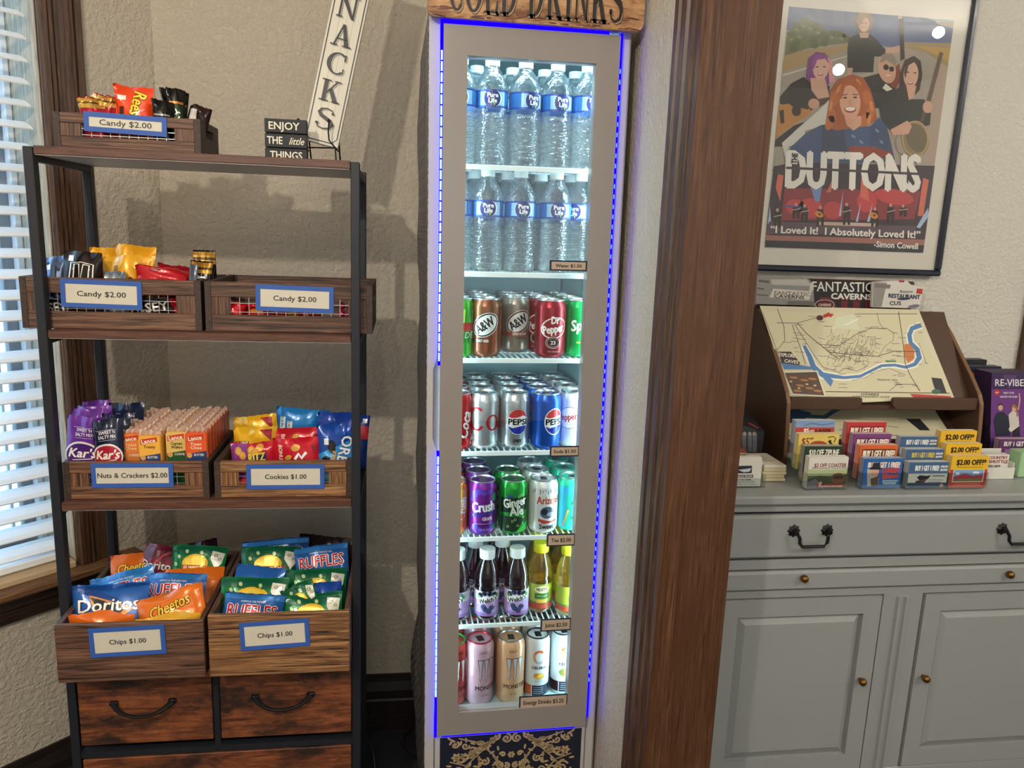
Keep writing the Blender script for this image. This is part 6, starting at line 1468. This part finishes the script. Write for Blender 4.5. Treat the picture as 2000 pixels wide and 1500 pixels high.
A.poly(list(pg), '8d8b88').polys([[(160, 60), (240, 70), (240, 90), (158, 80)], [(150, 120), (200, 128), (200, 140), (148, 132)], [(145, 170), (230, 176), (230, 186), (145, 180)]], '5d5c5c').poly([(250, 60), (520, 60), (560, 110), (260, 100)], 'b5b2ac').poly([(270, 130), (560, 150), (540, 215), (240, 195)], 'd0ccc2').text2('FANTASTIC', (278, 172), (545, 186), 26, '6d6a68', .8).text2('CAVERNS', (275, 196), (500, 208), 24, '3a3838', 1.5).poly([(380, 222), (580, 225), (570, 256), (370, 250)], '6d6a66').poly(ellipse(556, 120, 14, 44, 10), 'c9c6be')
sheet('brochure', 'grey magazine with a curled corner at the top left of the display', 'brochure', [z5(*p) for p in pg], YM2, .008, A, 'b0aeaa', 'magazines at the top of the display')
A = Art(m6); pg = ((1018, 78), (1270, 70), (1300, 100), (1395, 118), (1365, 278), (1010, 268))
A.poly(list(pg), 'd6d3cc').poly([(1018, 78), (1120, 84), (1080, 265), (1010, 266)], '8f8c88').poly([(1030, 90), (1150, 100), (1140, 130), (1028, 120)], '77746f').poly([(1345, 128), (1390, 132), (1382, 172), (1338, 165)], 'b8362c').poly([(1210, 66), (1250, 66), (1250, 82), (1210, 82)], 'b8362c').text2('Bransons', (1215, 160), (1310, 160), 20, '3f4660', .6, .3).text2('RESTAURANT', (1132, 196), (1366, 208), 30, '26304e', 2).poly(ellipse(1245, 206, 50, 9, -2), '26304e').text2('CUS', (1140, 252), (1225, 252), 28, '3a3c46', 1.5).poly(ellipse(1320, 262, 46, 14, -8), '7a7286')
sheet('brochure', 'white restaurant magazine at the top right of the display', 'brochure', [z5(*p) for p in pg], YM2-.002, .008, A, 'dad7d0', 'magazines at the top of the display')

# ------------------------------------------------------------------ coupon holders on the sideboard
M_acr = thin_glass('clear_acrylic', (.94, .97, .97), .05)
z6 = lambda zx, zy: (1400+zx/6.25, 780+zy/6.25)
z7 = lambda zx, zy: (1680+zx/6.25, 780+zy/6.25)
def tier(label, pixq, Y, col, fr_, zf, grp, top=None, art=None, deep=.019):
    # a stack of coupons: front face pixels (left, top, right, bottom) at depth Y
    l, t, r, b = pixq; cxm = (l+r)/2
    xl, xr = P(l, (t+b)/2, Y).x, P(r, (t+b)/2, Y).x; z1 = P(cxm, t, Y).z; z0 = zf
    o = thing('coupon_stack', label, 'coupons', group=grp)
    box('card_stack', (xl, xr, Y, Y+deep, z0, z1), mat(col, .6), o, .0006)
    bm = bmesh.new()
    for k in range(5): y = Y+.003+k*.0034; add_box(bm, xl-.0003, xr+.0003, y, y+.0008, z0, z1+.0003)
    bm_obj('card_edges', bm, mat('cfc8ba' if art != 'yel' else 'd8b030', .7), o)
    w, h = xr-xl, z1-z0
    A = Art(lambda u, v: (xl+u*w, z1-v*w))      # u 0..1 across, v downwards in units of the width
    fr_(A, h/w)
    A.build('print', flat(Y), o, bounds=(xl, xr, z0, z1), off=.0003, eps=.00004, rough=.45)
    return xl, xr, z1
def holder(label, tiers, grp):
    h = thing('coupon_holder', label, 'card holder', group=grp)
    for k, (xl, xr, Y, zf) in enumerate(tiers):
        xl -= .0016; xr += .0016
        hgt = .036
        boxes('pocket', [(xl, xr, Y-.0026, Y-.0012, ZC if k == 0 else zf-.002, zf+hgt), (xl-.0016, xl, Y-.0026, Y+.020, ZC if k == 0 else zf-.002, zf+hgt), (xr, xr+.0016, Y-.0026, Y+.020, ZC if k == 0 else zf-.002, zf+hgt)], M_acr, h)
    zt = tiers[-1][3]+.05
    xl, xr = min(t[0] for t in tiers)-.002, max(t[1] for t in tiers)+.002
    boxes('holder_back', [(tiers[-1][0]-.002, tiers[-1][1]+.002, tiers[-1][2]+.021, tiers[-1][2]+.0225, ZC, zt)], M_acr, h)
B1 = 'BUY 1 GET 1 FREE!'
def txt(A, s, u0, v, u1, h, col, b=.0, al=None): A.text2(s, (u0, v), (u1, v), h, col, b)
def hdr(bg, s, col, u0=.1, u1=.92, hh=.15, v=.24, band=None, b=.008, extra=None):
    def f(A, H):
        A.rect(0, 0, 1, H, bg)
        if band: A.rect(*band[0], band[1])
        txt(A, s, u0, v, u1, hh, col, b)
        if extra: extra(A, H)
    return f
def coaster(A, H):
    A.rect(0, .30, 1, H, '5d6b3e').rect(0, .30, 1, .46, 'a9b58a').poly([(.0, .55), (.3, .45), (.6, .5), (1, .42), (1, .8), (0, .8)], '3f4a2c').polys(stroke([(.0, .78), (.25, .60), (.5, .85)], .05), '8a6a5a').poly([(.0, .62), (.22, .52), (.4, .9), (.2, 1.1), (0, 1.1)], '6b6672').poly(ellipse(.78, .52, .18, .13), '7d4a34').poly(ellipse(.78, .5, .14, .05), '3a2a22').rect(.26, .66, .98, H-.04, '962a2c').text2('ADVENTURE PARK', (.32, .74), (.92, .74), .035, 'e0c8c0', .003)
    A.poly([(.3, .62), (.38, .6), (.36, .72), (.3, .74)], 'c9a0a4').text2('BRANSON COASTER', (.1, .275), (.98, .275), .02, '5b2a2a', .002)
def zipx(A, H): A.poly([(.3, .30), (.7, .26), (1, .32), (1, H), (0, H)], '3d5a35').poly(ellipse(.24, .34, .09, .05), 'c8552c')
def five(A, H): A.poly(ellipse(.50, .26, .22, .10), 'a5462a').text2('ADVENTURE', (.34, .29), (.66, .29), .05, 'e8c47a', .006).polys(stroke([(.72, .08), (.84, .05), (.92, .10), (.88, .2)], .02)+stroke([(.78, .14), (.82, .30), (.76, .36)], .05), '1d1a18').text2('OFF', (.27, .13), (.36, .13), .05, '8a3a22', .003).polys(stroke([(.74, .16), (.9, .3)], .04), '1d1a18')
def blue5(A, H): A.rect(0, 0, 1, .10, '7f9cc8').rect(.0, .16, 1, .32, 'b5443a').text2('$5', (.22, .28), (.34, .28), .09, 'efe9e0', .008).text2('OFF', (.36, .27), (.48, .27), .04, 'efe9e0', .003).text2('LASER', (.52, .28), (.92, .28), .08, '5b1a1c', .008).polys(stroke([(.2, .12), (.4, .06), (.7, .10), (.95, .05)], .02), '56749f').rect(.0, .32, 1, .5, '6d8cbc').text2('ADVENTURE', (.5, .36), (.85, .36), .03, 'e0e6ee', .002)
ZT_ = [ZC+.003, ZC+.017, ZC+.034, ZC+.052]
YF = (lambda d: (ZC-EYE)/d.z*d.y)(ray(1612, 957)); dyT = .0235
T = []; g = 'coupons in the leftmost holder'
def add(lst, lab, q, k, col, f, gp, Y0=YF, deep=.019):
    Y = Y0+k*dyT; xl, xr, z1 = tier(lab, q, Y, col, f, ZT_[k], gp, deep=deep); lst.append((xl, xr, Y, ZT_[k]))
add(T, 'white coupons reading 2 off coaster, front of the leftmost holder', (1578, 893, 1654, 957), 0, 'd8d5cc', hdr('d6d3cb', '$2 OFF COASTER', '7d3430', .14, .96, .085, .24, b=.004, extra=coaster), g)
add(T, 'dark green zipline coupons, second tier of the leftmost holder', (1570, 872, 1642, 930), 1, '2c4430', hdr('22382a', '$10 OFF ZIPLINE', 'ebe7da', .12, .92, .16, .24, b=.005, extra=zipx), g)
add(T, 'yellow 5 dollar coupons with a dark monkey shape, third tier of leftmost holder', (1558, 848, 1636, 905), 2, 'd9bd62', hdr('dfc468', '$5', '8a3a22', .08, .26, .17, .26, b=.004, extra=five), g)
add(T, 'light blue coupons with red band, back tier of the leftmost holder', (1552, 822, 1628, 880), 3, '86a0c6', lambda A, H: (A.rect(0, 0, 1, H, '86a0c6'), blue5(A, H)), g)
holder('clear four tier acrylic holder of coupons, leftmost in the row', T, 'clear coupon holders')
def blf(A, H):
    A.poly([(.08, .26), (.22, .24), (.42, .5), (.42, H-.05), (.14, H-.05)], 'b5b2ae').poly(ellipse(.30, .34, .10, .12), 'cf9a82').poly([(.18, .20), (.42, .20), (.46, .27), (.14, .27)], '1f2328').poly([(.22, .10), (.40, .10), (.42, .22), (.2, .22)], '262a30').poly([(.2, .5), (.4, .44), (.42, H-.05), (.24, H-.05)], '5b4a44')
    A.text2('COMEDY', (.48, .36), (.94, .36), .12, 'c23a36', .01).text2('Show', (.50, .50), (.92, .48), .12, 'e0524a', .012).rect(.52, .54, .94, .56, 'cfe0ea', same=True).rect(.52, .58, .9, .60, 'cfe0ea', same=True).rect(.55, .62, .88, .64, 'cfe0ea', same=True)
T = []; g = 'coupons in the second holder'
add(T, 'bright blue buy one get one free coupons with man in hat, second holder front', (1686, 896, 1760, 957), 0, '2a62a6', hdr('2a62a6', B1, 'f3d9c4', .10, .93, .13, .22, b=.009, extra=blf), g)
add(T, 'orange buy one get one free coupons, second tier of second holder', (1677, 870, 1750, 925), 1, 'd8632e', hdr('d8632e', B1, 'f4ead8', .10, .93, .17, .30, b=.009, band=((.06, .09, .95, .36), '6b3a22')), g)
add(T, 'violet buy one get one free coupons, third tier of second holder', (1665, 848, 1738, 905), 2, '7d3f80', hdr('7d3f80', B1, 'f4ead8', .10, .93, .17, .30, b=.009, band=((.06, .09, .95, .36), '5b2a60')), g)
add(T, 'red buy one get one free coupons at the back of second holder', (1653, 825, 1728, 880), 3, 'bf3a3c', hdr('bf3a3c', B1, 'f4ead8', .10, .93, .17, .30, b=.009, band=((.06, .09, .95, .36), '8a2428')), g)
holder('clear four tier acrylic holder of coupons, second from the left', T, 'clear coupon holders')
def car(A, H): A.rect(0, .27, 1, H, 'dcd8d2').poly([(.22, .36), (.30, .31), (.48, .33), (.58, .31), (.52, .40), (.30, .44)], '26262a').poly([(.2, .45), (.5, .40), (.30, .70), (.2, .66)], '6d4a56').text2('PRO', (.24, .56), (.38, .52), .09, '3a3038', .006).rect(.62, .32, .94, .34, '34343a', same=True).rect(.5, .42, .9, .435, '8a8886', same=True).rect(.5, .47, .86, .485, '8a8886', same=True).rect(0, H-.14, 1, H, '2c4468').poly(ellipse(.88, .60, .05, .08), 'c9a08c').poly([(.74, .70), (1, .62), (1, H-.04), (.78, H-.04)], '5a5652').poly([(.8, .72), (.92, .68), (.9, .86), (.82, .86)], 'd8d4cc')
def car2(A, H): A.rect(0, .27, 1, H, 'dcd8d2').rect(.08, .31, .50, .55, '5a3a26').text2('DRIVE', (.12, .42), (.46, .42), .08, 'b0703a', .006).rect(.6, .33, .92, .36, '4a4a50', same=True).rect(.6, .40, .86, .43, '77767a', same=True)
T = []; g = 'coupons in the third holder'
def bb_(col, ex): return hdr('41618a', B1, col, .16, .76, .12, .20, b=.006, extra=lambda A, H: (A.text2('AFTER 2PM', (.80, .13), (.98, .13), .05, 'e6e6e2', .004), A.text2('SHOWS', (.80, .21), (.98, .21), .05, 'e6e6e2', .004), ex(A, H)))
add(T, 'white coupons with blue header and race logo, front of third holder', (1774, 903, 1850, 950), 0, '7f93ae', bb_('eeece6', car), g, YF-.004)
add(T, 'white coupons with yellow lettering on blue header, middle of third holder', (1768, 878, 1840, 925), 1, '7f93ae', bb_('d8c03a', car2), g, YF-.004)
add(T, 'white coupons with blue header at the back of third holder', (1757, 853, 1828, 905), 2, '7f93ae', bb_('eeece6', car), g, YF-.004)
holder('clear three tier acrylic holder of coupons, third from the left', T, 'clear coupon holders')
def yel(A, H): A.rect(.0, .34, 1, H, 'b8323c').rect(.08, .34, .92, .66, 'e2dccc').rect(.10, .345, .90, .64, '7ba4cc').poly([(.10, .52), (.40, .44), (.62, .50), (.90, .46), (.90, .60), (.10, .62)], 'a83a4a').poly([(.10, .58), (.9, .56), (.9, .64), (.1, .64)], '7d7a4a').polys([ellipse(.2, .44, .06, .03), ellipse(.7, .42, .1, .03)], 'e6ecf0').rect(.15, .70, .85, .715, 'd8a64a', same=True).rect(.1, .75, .9, .76, 'd8a64a', same=True)
def yf(ex=None): return hdr('e3b62a', '$2.00 OFF!*', '2a2418', .14, .93, .13, .22, b=.010, extra=lambda A, H: (A.rect(.16, .27, .86, .283, '6b5a2a'), ex and ex(A, H)))
T = []; g = 'coupons in the fourth holder'
add(T, 'yellow 2 dollar coupons with red lower half and picture, front of fourth holder', (1856, 891, 1928, 950), 0, 'd8ac2a', yf(yel), g, YF-.004)
add(T, 'yellow 2 dollar coupons, middle tier of fourth holder', (1845, 867, 1914, 925), 1, 'd8ac2a', yf(), g, YF-.004)
add(T, 'yellow 2 dollar coupons, back tier of fourth holder', (1834, 842, 1904, 905), 2, 'd8ac2a', yf(), g, YF-.004)
holder('clear three tier acrylic holder of yellow coupons, fourth from the left', T, 'clear coupon holders')

# business cards, booklets and boxes at both ends
def onz(px, py, z=None):
    z = ZC if z is None else z; d = ray(px, py); t = (z-EYE)/d.z; return Vector((d.x*t, d.y*t, z))
Yw = onz(1470, 952).y
o = thing('business_card_stack', 'white business cards with a dark car picture beside the brown post', 'cards')
a, b = P(1420, 893, Yw), P(1482, 948, Yw); x1c = P(1489, 905, Yw).x
prism('card_stack', [(a.x-.02, ZC+.003), (x1c, ZC+.003), (x1c, P(1489, 902, Yw).z), (b.x, a.z), (a.x-.02, a.z)], 'y', Yw, Yw+.014, mat('dddad2', .6), o)
A = Art(wallxf(Yw)); A.poly([z6(240, 812), z6(430, 808), z6(425, 900), z6(240, 905)], '2f3240').poly([z6(260, 860), z6(420, 840), z6(400, 880), z6(330, 890)], 'c9ccd2').poly([z6(215, 922), z6(445, 920), z6(445, 955), z6(210, 955)], '3a3c44').text2('Branson Shuttle', z6(225, 948), z6(435, 946), 3.6, 'dddad2', .15).text2('417 331 4040', z6(240, 990), z6(415, 988), 3.0, '2f3034', .1).text2('Pets Meet: 417 271 4091', z6(190, 1016), z6(462, 1012), 2.8, '45464a').text2('Parties & Tours, Transit & Transport', z6(180, 1042), z6(490, 1038), 2.4, '55565a')
A.build('print', flat(Yw), o, off=.0004)
h = thing('business_card_holder', 'clear acrylic business card holder beside the brown post', 'card holder')
xh = P(1494, 930, Yw).x
boxes('pocket', [(a.x-.03, xh, Yw-.004, Yw-.0025, ZC, ZC+.022), (xh, xh+.0016, Yw-.004, Yw+.03, ZC, ZC+.028), (a.x-.03, xh, Yw-.0024, Yw+.03, ZC, ZC+.002)], M_acr, h)
Yk = onz(1512, 941).y; bk0, bk1 = P(1491, 920, Yk).x, P(1537, 915, Yk).x
for k in range(5):
    o = box('booklet', (bk0+random.uniform(-.002, .002), bk1+random.uniform(-.003, .002), Yk+random.uniform(0, .003), Yk+.10, ZC+.0005+k*.0078, ZC+.0005+k*.0078+.0072), mat('d6cba6' if k < 4 else 'dcd6c4', .7), None, .0012)
    o['label'] = 'cream booklet in a pile beside the brown display, '+('lowest', 'second from below', 'middle', 'second from above', 'topmost, with faint printed mark')[k]; o['category'] = 'booklet'; o['group'] = 'pile of cream booklets'
    if k == 4:
        A = Art(); A.polys(_ring((bk0+bk1)/2-.006, Yk+.06, .010, .012, .002, .002, 20, 330), '9a8a58').rect(bk0+.012, Yk+.034, bk1-.012, Yk+.036, 'a89a6a')
        zz_ = ZC+.0005+5*.0078
        A.build('print', lambda u, v, oo: (u, v, zz_-.0006+oo), o, off=.0004)
# dark leaflet box behind
o = thing('leaflet_box', 'dark box of leaflets with a thin red edge, behind the white cards', 'leaflets')
Yd = 1.76; da, db = P(1438, 822, Yd), P(1481, 885, Yd)
prism('leaflet_stack', [(Yd-.02, ZC+.001), (Yd+.13, ZC+.001), (Yd+.13, da.z+.02), (Yd-.02, db.z+.062)], 'x', da.x-.06, db.x, mat('2a2c30', .5), o)
A = Art(wallxf(Yd-.02)); A.poly([z6(235, 290), z6(480, 370), z6(480, 690), z6(200, 690)], '3a3d42').polys(stroke([z6(330, 255), z6(505, 350)], 3.2), '8d2630').polys([[z6(x, 400), z6(x+50, 410), z6(x+45, 640), z6(x-5, 640)] for x in (240, 310, 380, 440)], '6d7078').polys([ellipse(*z6(x, 420), 3.2, 4) for x in (270, 340, 400, 455)], 'a5968c')
A.build('print', flat(Yd-.02), o, bounds=(da.x-.05, db.x-.001, ZC+.002, da.z), off=.0006)
o = box('card_box', (P(1432, 885, 1.70).x, P(1459, 885, 1.70).x, 1.70, 1.74, ZC+.0005, P(1450, 880, 1.70).z), mat('b5523a', .6), None, .002); o['label'] = 'small red and white card box behind the white cards'; o['category'] = 'card box'
A = Art(wallxf(1.70)); A.poly([(1432, 884), (1459, 884), (1459, 888), (1432, 888)], 'ddd6cc'); A.build('print', flat(1.70), o)
# right end: purple brochures and their box, dark ones behind, white card holder
YV = 1.745
z8 = lambda zx, zy: (1860+zx/5, 640+zy/5)
pv = [z8(*p) for p in ((385, 440), (790, 440), (780, 1300), (365, 1300))]
xz8 = wallxf(YV); A = Art(lambda a, b: xz8(*z8(a, b)))
A.poly([(385, 440), (790, 440), (780, 1300), (365, 1300)], '6d3a86').poly([(385, 440), (790, 440), (790, 600), (385, 600)], '3c2a55').polys([[(490, 460), (630, 462), (550, 600)]], '57406a').text2('RE-VIBE', (418, 568), (695, 570), 66, 'e6e2ec', 1.2).poly(ellipse(435, 632, 28, 32), 'b8343e').text2('NEW', (418, 640), (452, 640), 14, 'f0e2e0', .5).text2('ENJOY YOUR', (498, 645), (600, 645), 18, 'dccfe4', .8).text2('GREATEST HITS AGAIN', (462, 682), (632, 682), 17, 'dccfe4', .8)
A.poly([(400, 900), (430, 830), (500, 820), (560, 900), (560, 1050), (420, 1060)], '262a3c').poly(ellipse(466, 775, 24, 34), 'c9a090').poly([(442, 770), (450, 738), (485, 738), (490, 765), (466, 752)], '4a3428').poly([(545, 850), (580, 810), (640, 830), (650, 960), (620, 1010), (560, 1000)], 'cfc9c4').poly(ellipse(600, 785, 24, 36), 'd2a894').poly([(572, 830), (575, 760), (600, 740), (630, 770), (640, 860), (622, 870), (618, 790), (585, 770)], 'a06a44').polys(stroke([(640, 800), (655, 700), (648, 640)], 14), 'c9a090').poly(ellipse(575, 990, 28, 26), 'd8d4cc').poly([(580, 1010), (650, 960), (660, 1060), (590, 1060)], '2a2438')
sheet('brochure_stack', 'purple brochures with two singers standing at the right end', 'brochure', pv, YV, .06, A, '3a2448', 'brochures at the right end of the sideboard')
h = thing('brochure_holder', 'clear holder carrying the purple brochures at the right end', 'card holder')
xa2, xb2 = P(1932, 880, YV).x, P(2030, 880, YV).x
boxes('pocket', [(xa2-.012, xb2, YV-.006, YV-.0045, ZC, P(1980, 855, YV).z), (xa2-.014, xa2-.012, YV-.006, YV+.07, ZC, P(1980, 830, YV).z), (xa2-.012, xb2, YV-.0044, YV+.07, ZC, ZC+.002)], M_acr, h)
def rv(A, H): A.rect(0, 0, 1, H, '6a2f6c').rect(.08, .06, .98, .20, '45204a'); txt(A, B1, .12, .17, 1.02, .11, 'e6dfe6', .008); A.text2('RE-VIBE', (.18, .34), (.55, .34), .09, 'a58ab0', .004).poly(ellipse(.68, .32, .07, .06), '9a6aa4').rect(.3, .46, .62, .48, '9a7aa4', same=True).rect(.3, .54, .62, .56, '9a7aa4', same=True)
Yq = 1.700
tier('purple buy one get one free coupons before the purple brochures', (1950, 858, 2022, 905), Yq, '5a2a5e', rv, ZC+.001, 'coupons at the right end')
YK = YV+.075
for i, (px0, px1, py, Y, col, lab) in enumerate(((1886, 1957, 715, YK, '20263e', 'navy brochures with an orange logo right of the brown display'), (1880, 1928, 702, YK+.04, '1c1e26', 'black brochures at the back, right of the brown display'))):
    xz9 = wallxf(Y); A = Art(xz9)
    if i == 0: A.poly([(1886, 718), (1957, 718), (1957, 880), (1886, 880)], '1d2340').text2('tour', (1893, 734), (1908, 736), 11, 'd8622a', .5).text2('NOW', (1896, 748), (1910, 750), 4, 'c9ccd8', .2).polys(stroke([(1893, 738), (1910, 722)], 1.2), 'd8622a')
    else: A.poly([(1880, 704), (1928, 704), (1928, 880), (1880, 880)], '1c1e26')
    a_, b_ = P(px0, py, Y), P(px1, py, Y)
    o = thing('brochure_stack', lab, 'brochure', group='brochures at the right end of the sideboard')
    box('pages', (a_.x, b_.x, Y, Y+.03, ZC+.002, a_.z), mat(col, .4), o, .001); A.build('print', flat(Y), o, bounds=(a_.x, b_.x, ZC+.002, a_.z))
Yo = onz(1950, 936).y
h = thing('card_box_holder', 'white plastic card holder right of the yellow coupons', 'card holder')
ha, hb = P(1926, 915, Yo).x, P(1983, 915, Yo).x; M_pl = mat('d3d3cc', .4)
boxes('tray', [(ha, hb, Yo, Yo+.003, ZC, P(1950, 914, Yo).z), (hb-.003, hb, Yo+.003, Yo+.05, ZC, P(1950, 905, Yo).z), (ha, ha+.003, Yo+.003, Yo+.05, ZC, P(1950, 905, Yo).z), (ha, hb, Yo+.05, Yo+.053, ZC, P(1950, 876, Yo+.05).z), (ha+.003, hb-.003, Yo+.003, Yo+.05, ZC, ZC+.003)], M_pl, h, .0008)
o = thing('business_card_stack', 'white shuttle cards with red lettering in the white holder', 'cards')
a_, b_ = P(1922, 888, Yo+.012).x, P(1972, 888, Yo+.012).x; zc1 = P(1950, 888, Yo+.012).z
box('card_stack', (max(a_, ha+.004), b_, Yo+.012, Yo+.030, ZC+.0035, zc1), mat('dcdad4', .6), o)
A = Art(wallxf(Yo+.012)); A.text2('COUNTRY', z7(1562, 728), z7(1800, 726), 5.4, '9a4038', .3).text2('SHUTTLE', z7(1568, 776), z7(1800, 778), 5.8, '9a4038', .35).text2('555-3629', z7(1560, 825), z7(1708, 826), 4.4, '4a4a4e', .2)
A.build('print', flat(Yo+.012), o, off=.0004)
o = box('card_box', (P(1993, 905, Yo+.01).x, P(2040, 905, Yo+.01).x, Yo+.01, Yo+.05, ZC+.0005, P(1996, 884, Yo+.01).z), mat('9cc49a', .5), None, .002); o['label'] = 'pale green card box at the far right edge'; o['category'] = 'card box'
